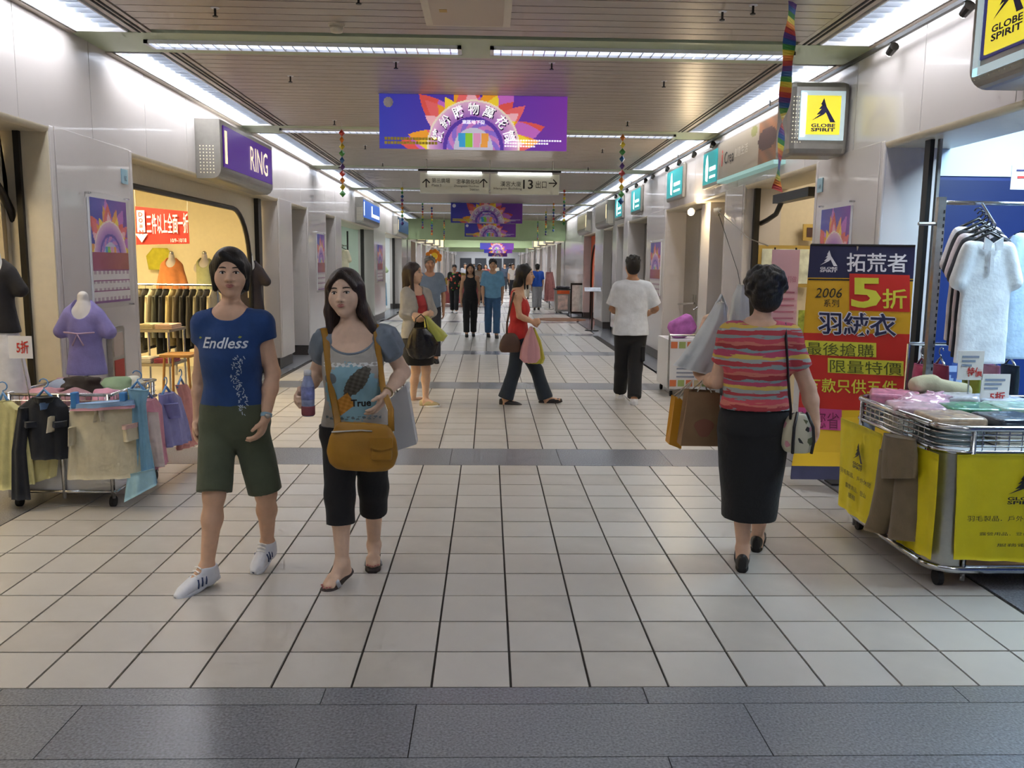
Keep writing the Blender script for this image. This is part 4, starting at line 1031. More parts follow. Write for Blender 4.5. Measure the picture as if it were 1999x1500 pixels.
    def top(s, mtl, hem=.0, m=.014, frac=.5, r0=.066, r1=.062, fore=0., neck=(.075, .0, .94), wmul=1., extra=None, name='shirt', arms='lr', straps=None, open_=None):
        sc = s.sc
        def fn(v):
            s.torso(v, m, lo=hem, hi=1.0, wmul=wmul, extra=extra)
            ends = []
            for a in 'lr':
                v.cap(s.P['neck']-s.T[2]*.035, s.P['sh'+a], .050*sc+m, .05*sc*s.g+m*.8, k=.045)
            for a in arms:
                sv = Vox(v.o+3*v.h, v.o+v.h*(v.n-1)-3*v.h, v.h)
                p, n = s.sleeve(sv, a, frac, r0*sc, r1*sc, fore)
                sv.cut(p, n)
                D1, D2 = v.D[:sv.D.shape[0], :sv.D.shape[1], :sv.D.shape[2]], sv.D[:v.D.shape[0], :v.D.shape[1], :v.D.shape[2]]
                h = np.clip(.5+.5*(D2-D1)/.03, 0, 1); v.D[:D1.shape[0], :D1.shape[1], :D1.shape[2]] = D2*(1-h)+D1*h-.03*h*(1-h)
            v.cut(s.P['hip']+s.T[2]*hem*s.L, -s.T[2])
            if neck:
                r, f, u = neck[:3]; dp = neck[3] if len(neck) > 3 else 1.0
                v.ell(s.tp(0, f, u), np.array([r, r*1.15, r*dp])*sc, s.T, k=.006, sub=True)
                v.ell(s.P['neck']+s.T[2]*.05, np.array([.066, .066, .07])*sc, s.T, k=.01, sub=True)
            if straps:       # cut arm holes and upper chest for a sleeveless top
                for a in 'lr': v.ell(s.P['sh'+a]+s.T[2]*.0, np.array([straps, .16, straps*1.5])*sc, s.T, k=.012, sub=True)
            if open_: open_(v)
        return s.garment(name, mtl, fn)
    def trousers(s, mtl, r=(.105, .085, .075), end=1.0, top=.04, m=.016, name='trousers', wmul=1.0):
        """end: 1 = ankle, below 1 = fraction of the shin, negative = fraction of the thigh left out"""
        sc = s.sc; r = [q*sc for q in r]
        def fn(v):
            s.torso(v, m, lo=-.20, hi=top, wmul=wmul, k=.02)
            for a in 'lr':
                A, B, C = s.P['hi'+a], s.P['kn'+a], s.P['an'+a]
                lv = Vox(v.o+3*v.h, v.o+v.h*(v.n-1)-3*v.h, v.h)
                lv.cap(A, B, r[0], r[1], k=.03)
                e = B+(C-B)*end; d = nrm(C-B)
                if end >= 0: lv.cap(B, e+d*.08, r[1], r[2], k=.03); lv.cut(e, d)
                else:
                    d = nrm(B-A); lv.cut(B+d*end*np.linalg.norm(B-A), d)
                n = tuple(slice(0, min(p, q)) for p, q in zip(v.D.shape, lv.D.shape)); D1, D2 = v.D[n], lv.D[n]
                h = np.clip(.5+.5*(D2-D1)/.02, 0, 1); v.D[n] = D2*(1-h)+D1*h-.02*h*(1-h)
        return s.garment(name, mtl, fn, wr=.0038)
    def skirt(s, mtl, z, w, d, c=None, name='skirt', n=2.2, cx=None, top=.3):
        def fn(v):
            s.torso(v, .012, lo=-.1, hi=top)
            v.loft([s.P['hip'][0], s.P['hip'][1], 0], [s.lat, s.fwd, s.up], z, w, d, cx=cx, cy=c, n=n)
        return s.garment(name, mtl, fn)
    def hair(s, mtl, fn, h=.006):
        lo = s.P['head']-np.array([.25, .25, .6])*s.hs; hi = s.P['head']+np.array([.25, .25, .25])*s.hs
        return s.garment('hair', mtl, fn, h=h, lo=lo, hi=hi, smooth=2, wr=.002)
    def shoe(s, a, msole, mup, kind='sneaker', lift=0., h=.005, name=None):
        """a shoe around the ankle-to-toe line"""
        an, t, sc = s.P['an'+a].copy(), s.P['to'+a].copy(), s.sc; d = nrm((t-an)*[1, 1, 0]); sd = np.array([-d[1], d[0], 0]); up = np.array([0, 0, 1.])
        L = np.linalg.norm((t-an)*[1, 1, 0])+.09*sc; z0 = lift
        pit = math.atan2(t[2]-.03*sc-(an[2]-.085*sc), np.linalg.norm((t-an)*[1, 1, 0])) if kind != 'flat' else 0
        df = nrm(d*cos(pit)+up*sin(pit)); uf = nrm(np.cross(sd, df)); uf = uf if uf[2] > 0 else -uf
        hb = an-up*.085*sc-df*.068*sc if kind != 'flat' else np.array([an[0], an[1], z0])-d*.068*sc
        O = hb; A = np.array([sd, uf, df]); ls = np.array([0, .12, .35, .6, .85, 1.])*(L+.02*sc)
        lo = np.minimum(an, t)-.14; hi = np.maximum(an, t)+.14; lo[2] = min(lo[2], -.02)
        r = bpy.data.objects.new(name or 'shoe', None); COL.objects.link(r); r.parent = s.root; r.location = Vector(an)-s.root.location
        sv = Vox(lo, hi, h); sv.loft(O, A, ls, np.array([.022, .034, .033, .042, .042, .022])*sc, np.array([.016]*6)*sc, cy=np.array([.014]*6)*sc, n=3.5, k=.005); vmesh('sole', sv, msole, r, 2)
        if mup is not None:
            uv = Vox(lo, hi, h); uv.loft(O, A, ls, np.array([.02, .034, .034, .042, .040, .018])*sc, np.array([.045, .05, .044, .034, .026, .014])*sc, cy=np.array([.045, .05, .052, .04, .03, .022])*sc, n=2.2, k=.01)
            if kind == 'sneaker': uv.cap(an-up*.05*sc, an+up*.0*sc, .046*sc, .043*sc, k=.02); uv.cut(an+up*.012*sc, up)
            vmesh('upper', uv, mup, r, 2)
        return r, O, A, L
    def wrap(s, part, pts, fs, c, u, vv, name, mtl, out=.003, fdir=None, parent=None):
        """lay a flat outline (2-D pts about point c, axes u, vv) onto a garment's surface"""
        V, Q = s.parts[part]
        if part+'_bv' not in s.parts: s.parts[part+'_bv'] = bvh_of(V, Q)
        bv = s.parts[part+'_bv']; fd = s.T[1] if fdir is None else nrm(fdir); out_v = []
        for a, b in pts:
            p = np.asarray(c)+np.asarray(u)*a+np.asarray(vv)*b; h = bv.ray_cast(Vector(p+fd*.4), Vector(-fd), .9)
            out_v.append((np.array(h[0]) if h[0] is not None else p)+fd*out)
        return MB().add(out_v, fs).obj(name, mtl, parent or s.root)
def grid_pts(w, h, nx, ny):
    xs = np.linspace(-w/2, w/2, nx+1); ys = np.linspace(-h/2, h/2, ny+1)
    return [(a, b) for b in ys for a in xs], [(j*(nx+1)+i, j*(nx+1)+i+1, (j+1)*(nx+1)+i+1, (j+1)*(nx+1)+i) for j in range(ny) for i in range(nx)]
def vcol(o, cols):
    """per-face colours (n, 3) sRGB stored as the mesh's own print"""
    me = o.data; c = np.clip(np.asarray(cols, float), 0, 1); c = np.where(c <= .04045, c/12.92, ((c+.055)/1.055)**2.4)
    a = me.color_attributes.new('print', 'FLOAT_COLOR', 'CORNER'); n = np.array([p.loop_total for p in me.polygons])
    a.data.foreach_set('color', np.repeat(np.concatenate([c, np.ones((len(c), 1))], 1), n, 0).ravel())
m_print = mat('print_on_cloth', '#ffffff', rough=.7, attr='print')
# ================================================================== carts, garments, shop contents
def ring_loft(rows, n=28):
    """rows: list of rings of points -> closed mesh"""
    mb = MB(); m = len(rows)
    for r in rows: mb.v += [tuple(p) for p in r]
    n = len(rows[0])
    mb.f += [(i*n+k, i*n+(k+1) % n, (i+1)*n+(k+1) % n, (i+1)*n+k) for i in range(m-1) for k in range(n)]
    mb.f += [tuple(range(n)), tuple(reversed(range((m-1)*n, m*n)))]; mb.m = [0]*len(mb.f); return mb
def drape(rows, out, thick=.03, fold=.012, nf=5, n=36, sub=6, seed=0):
    """a hanging piece of cloth from rows of (left point, right point), top first; out = direction off the hanging plane"""
    out = Vector(out).normalized(); L = []; rg = random.Random(seed); ph = rg.uniform(0, 6)
    rows = [(Vector(a), Vector(b)) for a, b in rows]
    full = []
    for i in range(len(rows)-1):
        for s in range(sub): t = s/sub; full.append((rows[i][0].lerp(rows[i+1][0], t), rows[i][1].lerp(rows[i+1][1], t)))
    full.append(rows[-1]); m = len(full)
    for i, (a, b) in enumerate(full):
        f = i/(m-1); ring = []
        for k in range(n):
            an = 2*pi*k/n; s = .5-.5*cos(an); side = sin(an)
            w = fold*(.25+.75*f)*(sin(2*pi*nf*s+ph+.6*f)+.5*sin(2*pi*nf*.53*s+ph*2-f*2))
            ring.append(a.lerp(b, s)+out*(side*thick*(.5+.5*min(1, 3*s*(1-s)+.25))+w))
        L.append(ring)
    return ring_loft(L)
def px_rows(rows, Y=None, X=None):
    r = []
    for a, b, y in rows:
        y0, y1 = y if isinstance(y, tuple) else (y, y)
        r.append((at(a, y0, Y=Y, X=X), at(b, y1, Y=Y, X=X)))
    return r
def hanger(parent, c, axis, out, w=.19, m=None, name='hanger'):
    c, axis = Vector(c), Vector(axis).normalized()
    mb = MB(); mb.tube([c-axis*w, c-axis*w*.5+UZ*.035, c+UZ*.07, c+axis*w*.5+UZ*.035, c+axis*w], .009, 8)
    hk = [c+UZ*.07]+[c+UZ*(.11+.028*sin(a))+axis*(.028*cos(a)) for a in np.linspace(-pi/2, pi*.9, 8)]
    mb.tube(hk, .004, 6); return mb.obj(name, m or m_chrome, parent, True)
def caster(parent, x, y, r=.035):
    c = bpy.data.objects.new('caster', None); COL.objects.link(c); c.parent = parent; c.location = Vector((x, y, r))-parent.location
    MB().tube([(x-.014, y, r), (x+.014, y, r)], r, 14).obj('wheel', m_blackr, c)
    MB().tube([(x, y, r), (x, y, r*2+.03)], .010, 8).obj('fork', m_steel, c)
def pile(name, label, cat, c, sx, sy, sz, mtl, seed, group, folds=3):
    """a soft crumpled heap of cloth"""
    rg = random.Random(seed); v = Vox(np.array(c)-[sx+.03, sy+.03, .03], np.array(c)+[sx+.03, sy+.03, sz+.04], .009)
    v.ell(np.array(c)+[0, 0, sz*.25], [sx, sy, sz*.75], None, k=.02)
    for i in range(folds*3):
        a = rg.uniform(0, pi); d = np.array([cos(a), sin(a), 0]); p = np.array(c)+[rg.uniform(-.5, .5)*sx, rg.uniform(-.5, .5)*sy, sz*rg.uniform(.5, .9)]
        v.cap(p-d*sx*.4, p+d*sx*.4+[0, 0, rg.uniform(-.02, .01)], .022, .012, k=.025)
    v.cut([0, 0, c[2]], [0, 0, -1])
    o, V, Q = vmesh(name, v, mtl, None, 2, .004); return tag(o, label, cat, group)
def folded(label, c, sx, sy, h, mtl, group, rz=0., wrap=False):
    """a folded shirt: stacked rounded layers, with a sleeve of film where wrapped"""
    t = thing('folded_shirt', c, label, 'shirt', group); t.rotation_euler[2] = rz
    k = max(2, int(h/.012))
    mb = MB()
    for i in range(k): z = h*i/k; mb.box(-sx/2+.004*(i % 2), sx/2-.004*(i % 2), -sy/2, sy/2-.006*(i % 2), z+.001, z+h/k-.001)
    o = mb.obj('fold', mtl, None, bevel=.004); o.parent = t
    o = MB().prism([(-.05, 0), (.05, 0), (.03, .05), (-.03, .05)], (0, -sy/2+.03, h+.0005), UX, (0, 1, 0), .006).obj('collar', mtl, None); o.parent = t
    if wrap:
        o = MB().box(-sx/2-.004, sx/2+.004, -sy/2-.004, sy/2+.004, h+.008, h+.012).obj('film', mat('clear_film', '#f2f5f8', rough=.08, alpha=.28, spec=.8), None); o.parent = t
    return t

# ---- left cart
YF, XS = 5.45, -2.40
ztop = at(240, 772, Y=YF).z; zlow = at(240, 806, Y=YF).z; YBk = 6.18; X0c = -3.06
t = thing('display_cart', ((X0c+XS)/2, (YF+YBk)/2, 0), 'chrome wire sale cart on casters hung with clothes, at the left', 'cart'); lc = t
for x in (X0c+.02, (X0c+XS)/2, XS-.02):
    for y in (YF, YBk): MB().tube([(x, y, .06), (x, y, ztop+.005)], .013, 10).obj('post', m_chrome, t, True)
for z, nm in ((ztop, 'top_rail'), (zlow, 'middle_rail'), (.105, 'bottom_rail')):
    for a, b_ in (((X0c, YF), (XS, YF)), ((XS, YF), (XS, YBk)), ((XS, YBk), (X0c, YBk)), ((X0c, YBk), (X0c, YF))): MB().tube([(a[0], a[1], z), (b_[0], b_[1], z)], .011, 8).obj(nm, m_chrome, t, True)
mb = MB()
for i in range(1, 16): x = X0c+(XS-X0c)*i/16; mb.tube([(x, YF, zlow), (x, YF, ztop)], .0025, 5)
for i in range(1, 18): y = YF+(YBk-YF)*i/18; mb.tube([(XS, y, zlow), (XS, y, ztop)], .0025, 5)
for k in range(1, 3): z = zlow+(ztop-zlow)*k/3; mb.tube([(X0c, YF, z), (XS, YF, z)], .0025, 5); mb.tube([(XS, YF, z), (XS, YBk, z)], .0025, 5)
mb.obj('wire_basket', m_chrome, t)['kind'] = 'stuff'
MB().box(X0c+.01, XS-.01, YF+.01, YBk-.01, zlow-.012, zlow).obj('basket_floor', m_white, t)
MB().box(X0c+.02, XS-.02, YF+.02, YF+.03, .12, zlow-.02).obj('front_board', m_white, t); MB().box(XS-.03, XS-.02, YF+.02, YBk-.02, .12, zlow-.02).obj('side_board', m_white, t)
MB().box(X0c+.02, XS-.02, YF+.02, YBk-.02, .10, .12).obj('shelf', m_white, t)
for x in (X0c+.03, XS-.03):
    for y in (YF+.02, YBk-.02): caster(t, x, y)
# garments on its front rail (hung on hangers or clips)
GL = 'clothes hung on the left cart'
def hung(name, label, cat, rows, Y=None, X=None, col='#ccc', thick=.035, fold=.013, nf=4, out=(0, -1, 0), seed=0, group=GL, parts=(), hang=True, hm=None):
    R_ = px_rows(rows, Y=Y, X=X); a, b_ = R_[0]; c = (a+b_)/2
    t = thing(name, (c.x, c.y, (R_[-1][0].z+R_[-1][1].z)/2), label, cat, group)
    drape(R_, out, thick, fold, nf, seed=seed).obj('cloth', cloth(col) if isinstance(col, str) else col, t, True)
    for nm, rws, cl, th in parts: drape(px_rows(rws, Y=None if Y is None else Y+(-.03 if th > 0 else .03), X=None if X is None else X+.03), out, abs(th), fold*.6, 2, seed=seed+3).obj(nm, cloth(cl) if isinstance(cl, str) else cl, t, True)
    if hang: hanger(t, c-UZ*.02, (b_-a), out, w=min(.2, (b_-a).length*.42), m=hm or mat('hanger_blue', '#5e8fc4', rough=.35))
    return t
yf = YF-.055
hung('blouse', 'pale yellow blouse at the left edge of the cart front', 'blouse', [(-6, 20, 782), (-20, 44, 800), (-20, 40, 850), (-25, 40, 955)], Y=yf, col='#cfc98f', parts=[('sleeve', [(30, 48, 800), (44, 66, 905), (50, 70, 945)], '#cfc98f', .025)])
hung('denim_jacket', 'dark navy denim jacket with a white tag on the cart front', 'jacket', [(62, 112, 776), (36, 132, 795), (40, 136, 840), (44, 136, 895)], Y=yf-.02, col='#1c2029', thick=.05, parts=[('sleeve', [(36, 58, 796), (24, 52, 880), (24, 62, 975)], '#1c2029', .03), ('collar', [(66, 108, 775), (72, 102, 786)], '#12161d', .056), ('lining', [(76, 99, 784), (84, 94, 798)], '#56749c', .058), ('price_tag', [(100, 109, 812), (97, 107, 842)], '#e8e0c8', .068), ('pocket_flap', [(50, 76, 822), (50, 76, 833)], '#252a36', .062), ('pocket_flap', [(104, 130, 822), (104, 130, 833)], '#252a36', .058)])
hung('blouse', 'pale yellow blouse hem showing below the denim jacket', 'blouse', [(60, 120, 780), (55, 118, 850), (50, 112, 905), (42, 110, (950, 930))], Y=yf+.02, col='#d2cb94', thick=.02, hang=False)
sk = hung('cargo_skirt', 'beige skirt with a blue and pink waistband on the cart front', 'skirt', [(137, 262, (790, 782)), (135, 268, 800), (133, 280, 870), (131, 291, (936, 930))], Y=yf-.02, col='#c9c3ab', thick=.05, fold=.01, nf=5, hang=False, parts=[('waistband', [(138, 262, (789, 781)), (137, 265, (798, 790))], '#86a7cf', .056), ('waistband_trim', [(138, 264, (797, 790)), (137, 265, (802, 796))], '#c795a5', .057), ('pocket', [(240, 268, (833, 828)), (243, 272, (862, 856))], '#c3bca4', .062), ('pocket', [(137, 148, 833), (137, 148, 868)], '#c3bca4', .06), ('pocket_flap', [(239, 269, (830, 825)), (240, 270, (838, 833))], '#c9a9a4', .066), ('drawstring', [(193, 196, 800), (189, 192, 822)], '#e2dcc8', .066), ('drawstring', [(200, 203, 800), (204, 207, 820)], '#e2dcc8', .066)])
for px in (147, 242): p = at(px, 781, Y=yf-.05); MB().box(p.x-.018, p.x+.018, p.y-.03, p.y+.02, p.z-.05, p.z+.05).obj('clip', mat('clip_blue', '#3f7fc0', rough=.35), sk, bevel=.006)
hung('dress', 'light blue frilled dress on the corner of the cart', 'dress', [(248, 290, (758, 762)), (256, 284, 790), (255, 290, 860), (247, 305, (978, 945))], Y=yf+.0, col='#86b7d3', thick=.04, fold=.02, nf=5, parts=[('frill', [(250, 302, (925, 915)), (244, 308, (980, 946))], '#9fcbe0', .045)])
xs = XS+.05
def sp(rows): return [(a, b_, y) for a, b_, y in rows]
hung('camisole', 'pink ruffled camisole on the side of the cart', 'camisole', [(277, 302, (785, 776)), (276, 314, (800, 792)), (288, 318, 860), (300, 323, (918, 900))], X=xs, col='#d795a8', out=(1, 0, 0), parts=[('ruffle', [(290, 298, 805), (297, 305, 860), (304, 311, 912)], '#e9d9d4', .05)])
hung('blouse', 'lilac blouse with a bow on the side of the cart', 'blouse', [(312, 336, (772, 764)), (312, 350, (784, 776)), (318, 364, (825, 822)), (325, 372, (875, 858))], X=xs+.01, col='#8e8fc6', out=(1, 0, 0), thick=.045, parts=[('bow', [(322, 340, (790, 786)), (330, 346, (818, 812))], '#7f80bb', .058)])
hung('jersey', 'salmon pink jersey at the back of the cart side', 'jersey', [(344, 362, (752, 750)), (350, 372, (770, 766)), (355, 382, 820), (345, 384, (880, 866))], X=xs, col='#dd9a92', out=(1, 0, 0))
# heaped clothes in the basket
for i, (x, y, sx_, sy_, h_, c_, l_) in enumerate(((-2.92, 5.62, .13, .12, .12, '#c08e98', 'dusty pink'), (-2.70, 5.60, .12, .12, .13, '#a77d86', 'mauve patterned'), (-2.50, 5.62, .09, .12, .12, '#c78fa6', 'rose pink'), (-2.88, 5.85, .15, .11, .16, '#a9b4c4', 'pale blue grey'), (-2.56, 5.88, .12, .10, .17, '#8fa886', 'sage green'), (-2.72, 5.76, .15, .07, .19, '#2e2723', 'dark brown'), (-2.52, 6.06, .10, .10, .15, '#d0cfc0', 'ivory'), (-2.90, 6.05, .14, .10, .15, '#b98f9a', 'faded pink'))):
    pile('crumpled_garment', '%s garment heaped in the left cart basket' % l_, 'clothes', (x, y, zlow+.004), sx_, sy_, h_, cloth(c_), i, 'heap in the left cart')
# bust with the lilac blouse
def bust(label, c, s, col, neckm, sleeve=True, stand=True, long=False, group=None, extra=None, yaw=0, chrome=False, skirt=None, hgt=.62, h=.008):
    t = thing('mannequin_bust', c, label, 'mannequin', group); c = np.array(c)
    lo, hi = c-[.32*s, .25*s, .02], c+[.32*s, .25*s, (hgt+.35)*s]
    v = Vox(lo, hi, h*s); A = np.array([[cos(yaw), sin(yaw), 0], [sin(yaw), -cos(yaw), 0], [0, 0, 1]])
    prof = (np.array([0, .15, .3, .42, .50, .56])*s*hgt/.56, np.array([.15, .125, .135, .15, .13, .06])*s, np.array([.105, .09, .115, .10, .08, .05])*s)
    v.loft(c, A, *prof, k=.02); zs = hgt*s*.90
    v.cap(c+[0, 0, zs], c+[0, 0, zs+.13*s], .055*s, .048*s, k=.03)
    for q in (-1, 1): v.cap(c+A[0]*q*.13*s+[0, 0, zs-.06*s], c+A[0]*q*.15*s+[0, 0, zs-.10*s], .05*s, .045*s, k=.04)
    vmesh('form', v, neckm, t, 2)
    v = Vox(lo-.05, hi+.05, h*s); v.loft(c, A, np.array([-.04, .08, .2, .32, .46, .54, .6])*s*hgt/.56, np.array([.19, .17, .15, .145, .16, .14, .07])*s, np.array([.13, .12, .11, .13, .115, .09, .055])*s, k=.02)
    if sleeve:
        for q in (-1, 1):
            e = c+A[0]*q*(.22 if not long else .24)*s+[0, 0, zs-(.20 if not long else .42)*s]; v.cap(c+A[0]*q*.13*s+[0, 0, zs-.05*s], e, .065*s, .07*s if not long else .05*s, k=.04)
    v.ell(c+A[1]*.06*s+[0, 0, zs+.03*s], [.085*s, .11*s, .11*s], None, k=.01, sub=True); v.ell(c+[0, 0, zs+.1*s], [.065*s, .065*s, .09*s], None, k=.01, sub=True)
    vmesh('garment', v, cloth(col), t, 2, .004)
    if chrome: MB().ell(c+[0, 0, zs+.17*s], (.04*s, .04*s, .045*s), 14, 10).obj('finial', m_chrome, t, True)
    if stand: MB().tube([c+[0, 0, -.0], (c[0], c[1], stand if isinstance(stand, float) else c[2]-.3)], .02, 8).obj('stand', m_chrome, t)
    if skirt:
        v = Vox(c-[.3*s, .25*s, .75*s], c+[.3*s, .25*s, .1], h*s*1.2); v.loft(c, A, np.array([-.68, -.5, -.2, 0.02])*s, np.array([.24, .23, .19, .14])*s, np.array([.18, .17, .14, .10])*s, n=2.2); vmesh('skirt', v, cloth(skirt), t, 2, .004)
    return t
m_plas = mat('mannequin_white', '#d9d4cf', rough=.45)
cb = at(170, 722, Y=6.02)
tb = bust('white bust wearing a lilac puff-sleeved blouse standing in the left cart', (cb.x, 6.02, cb.z), at(170, 574, Y=6.02).z/1.42*.0+ (at(170, 574, Y=6.02).z-cb.z)/.71, '#8d84bd', m_plas, stand=zlow)
cb_ = np.array([cb.x, 6.02, cb.z]); sb = (at(170, 574, Y=6.02).z-cb.z)/.71
mb = MB(); mb.tube([cb_+np.array([-.14, -.115, .36])*sb, cb_+np.array([0, -.15, .35])*sb, cb_+np.array([.14, -.115, .36])*sb], .006, 6); mb.tube([cb_+np.array([-.05, -.150, .24])*sb, cb_+np.array([0, -.155, .345])*sb, cb_+np.array([.05, -.150, .24])*sb], .006, 6); mb.obj('ribbon', mat('ribbon_pink', '#c8a8bc', rough=.5), tb, True)
# near-left mannequin in black and white by the window
cm = at(0, 640, Y=5.62)
bust('mannequin in a black top and white skirt at the left edge', (cm.x, 5.62, cm.z), .68, '#1d1a1b', m_plas, stand=.02, skirt='#d8d6d6')
t = thing('price_card', at(42, 668, Y=5.35), 'white price card with red digits by the left edge', 'sign')
p = at(18, 700, Y=5.35); MB().box(p.x, p.x+.145, 5.35, 5.353, p.z, p.z+.14).obj('card', m_white, t)
mb = MB(); text(mb, '5折', (p.x+.05, 5.347, p.z+.03), UX, UZ, wd=.075, ht=.08, lift=0, bold=.02); mb.obj('digits', mat('red_lettering', '#c2342c', rough=.5), t)
MB().tube([(p.x+.07, 5.356, p.z+.02), (p.x+.07, 5.43, zlow+.06)], .004, 6).obj('stalk', m_chrome, t)
# red-framed notice on the pillar behind the bust
p = at(225, 690, X=XL+.02); t = thing('notice_stand', (XL+.03, p.y, p.z-.3), 'grey framed notice with red print behind the lilac bust', 'sign')
MB().box(XL+.01, XL+.05, p.y-.12, p.y+.12, p.z-.35, p.z+.22).obj('frame', m_steel, t); MB().box(XL+.05, XL+.054, p.y-.09, p.y+.09, p.z-.30, p.z-.05).obj('red_sheet', mat('red_sheet', '#a8382e', rough=.6), t); MB().box(XL+.05, XL+.054, p.y-.09, p.y+.09, p.z-.02, p.z+.17).obj('pale_sheet', mat('pale_sheet', '#b8a89c', rough=.6), t)

# ---- right cart with yellow cloths
Y0, Y1, X0, X1 = 4.05, 5.10, 2.24, 3.42
zt = at(1900, 838, Y=Y0).z; zm = at(1900, 884, Y=Y0).z; zb = .10
t = thing('display_cart', ((X0+X1)/2, (Y0+Y1)/2, 0), 'rounded steel sale cart wrapped in yellow cloths, at the right', 'cart')
Rr = .13
def rr_path(z, inset=0.):
    a, b_, c, d = X0+inset, X1-inset, Y0+inset, Y1-inset; r = Rr-inset; P_ = []
    for cx, cy, a0 in ((a+r, c+r, pi), (b_-r, c+r, 1.5*pi), (b_-r, d-r, 0), (a+r, d-r, .5*pi)):
        P_ += [(cx+r*cos(a0+pi/2*i/6), cy+r*sin(a0+pi/2*i/6), z) for i in range(7)]
    return P_+[P_[0]]
MB().tube(rr_path(zt), .016, 10).obj('top_rail', m_chrome, t, True); MB().tube(rr_path(zm), .012, 8).obj('middle_rail', m_chrome, t, True)
MB().tube(rr_path(zb), .020, 10).obj('bottom_rail', m_chrome, t, True)
for k in range(1, 4): MB().tube(rr_path(zm+(zt-zm)*k/4), .005, 6).obj('wire', m_chrome, t, True)
mb = MB()
for i in range(1, 14): mb.tube([(X0+Rr+(X1-X0-2*Rr)*i/14, Y0, zm), (X0+Rr+(X1-X0-2*Rr)*i/14, Y0, zt)], .003, 5); mb.tube([(X0, Y0+Rr+(Y1-Y0-2*Rr)*i/14, zm), (X0, Y0+Rr+(Y1-Y0-2*Rr)*i/14, zt)], .003, 5)
mb.obj('wire_grid', m_chrome, t)['kind'] = 'stuff'
for cx, cy, a0, nm in ((X0+Rr, Y0+Rr, pi, 0), (X0+Rr, Y1-Rr, pi/2, 1), (X1-Rr, Y0+Rr, 1.5*pi, 2)):
    vs = []; fs = []
    for i in range(9):
        a = a0+pi/2*i/8
        for z in (zb, zm): vs += [(cx+Rr*cos(a), cy+Rr*sin(a), z), (cx+(Rr-.012)*cos(a), cy+(Rr-.012)*sin(a), z)]
    for i in range(8):
        k = 4*i; fs += [(k, k+4, k+6, k+2), (k+1, k+3, k+7, k+5), (k+2, k+6, k+7, k+3), (k, k+1, k+5, k+4)]
    MB().add(vs, fs).obj('corner_panel', m_steel, t, 'auto')
for x, y in ((X0+Rr+.02, Y0), (X0+.52, Y0), (X0+.95, Y0), (X0, Y1-Rr), (X1-Rr, Y0), (X0+Rr, Y1)): MB().tube([(x, y, .045), (x, y, zt)], .014, 10).obj('post', m_chrome, t, True)
ip = rr_path(0, .03)[:-1]
for z, h_, nm, m_ in ((zb-.005, .02, 'base_board', mat('ply_board', '#b98a4e', rough=.6, noise=.15, nscale=9)), (zm-.01, .015, 'basket_floor', m_white)): MB().prism([(p[0], p[1]) for p in ip], (0, 0, z), UX, (0, 1, 0), h_).obj(nm, m_, t)
for x, y in ((X0+.06, Y0+.06), (X0+.05, Y1-.08), (X1-.1, Y0+.06), (X1-.1, Y1-.1)): caster(t, x, y, .04)
m_yc = mat('yellow_cloth', '#e6d40f', rough=.6, noise=.06, nscale=8, bump=.35, bscale=12)
GY = 'yellow cloths around the right cart'
def ycloth(label, rows, Y=None, X=None, out=(0, -1, 0), seed=0, lg=None):
    R_ = px_rows(rows, Y=Y, X=X); c = (R_[0][0]+R_[0][1])/2
    o = thing('yellow_cloth', (c.x, c.y, R_[-1][0].z), label, 'cloth', GY); drape(R_, out, .006, .006, 3, seed=seed, n=40).obj('fabric', m_yc, o, True)
    return o
yc = ycloth('yellow cloth with a black mountain logo on the cart front', [(1868, 2060, 888), (1866, 2060, 960), (1862, 2060, 1040), (1860, 2060, (1092, 1100))], Y=Y0-.022, seed=1)
mb = MB(); p = at(1966, 985, Y=Y0-.045); logo(mb, p, UX, UZ, .16, .155); mb.obj('emblem', m_btext, yc)
for px, py, tx, wd in ((1888, 1018, '羽毛製品．戶外休閒', .36), (1912, 1046, '露營用品．登山', .25), (1946, 1068, '服務電話', .2)):
    p = at(px, py, Y=Y0-.045); mb = MB(); text(mb, tx, p, UX, UZ, wd=wd, ht=.028 if py < 1030 else .017, lift=0); mb.obj('text_line', m_btext, yc)
yc = ycloth('yellow cloth with a small logo at the far end of the cart side', [(1641, 1722, (815, 848)), (1639, 1712, (900, 930)), (1636, 1700, (985, 1030))], X=X0-.022, out=(-1, 0, 0), seed=2)
mb = MB(); p = at(1664, 912, X=X0-.045); logo(mb, p, (0, -1, 0), UZ, .13, .16); mb.obj('emblem', m_btext, yc)
for px, py, tx, wd in ((1640, 920, '羽毛製品．戶外休閒', .42), (1650, 950, '露營用品．登山', .28), (1655, 970, '服務', .1)):
    p = at(px, py, X=X0-.045); mb = MB(); text(mb, tx, p, (0, -1, 0), UZ, wd=wd, ht=.03, lift=0); mb.obj('text_line', m_btext, yc)
yc = ycloth('yellow cloth at the near end of the cart side behind the khaki trousers', [(1722, 1834, (850, 888)), (1740, 1828, (960, 990)), (1752, 1818, (1058, 1094))], X=X0-.020, out=(-1, 0, 0), seed=3)
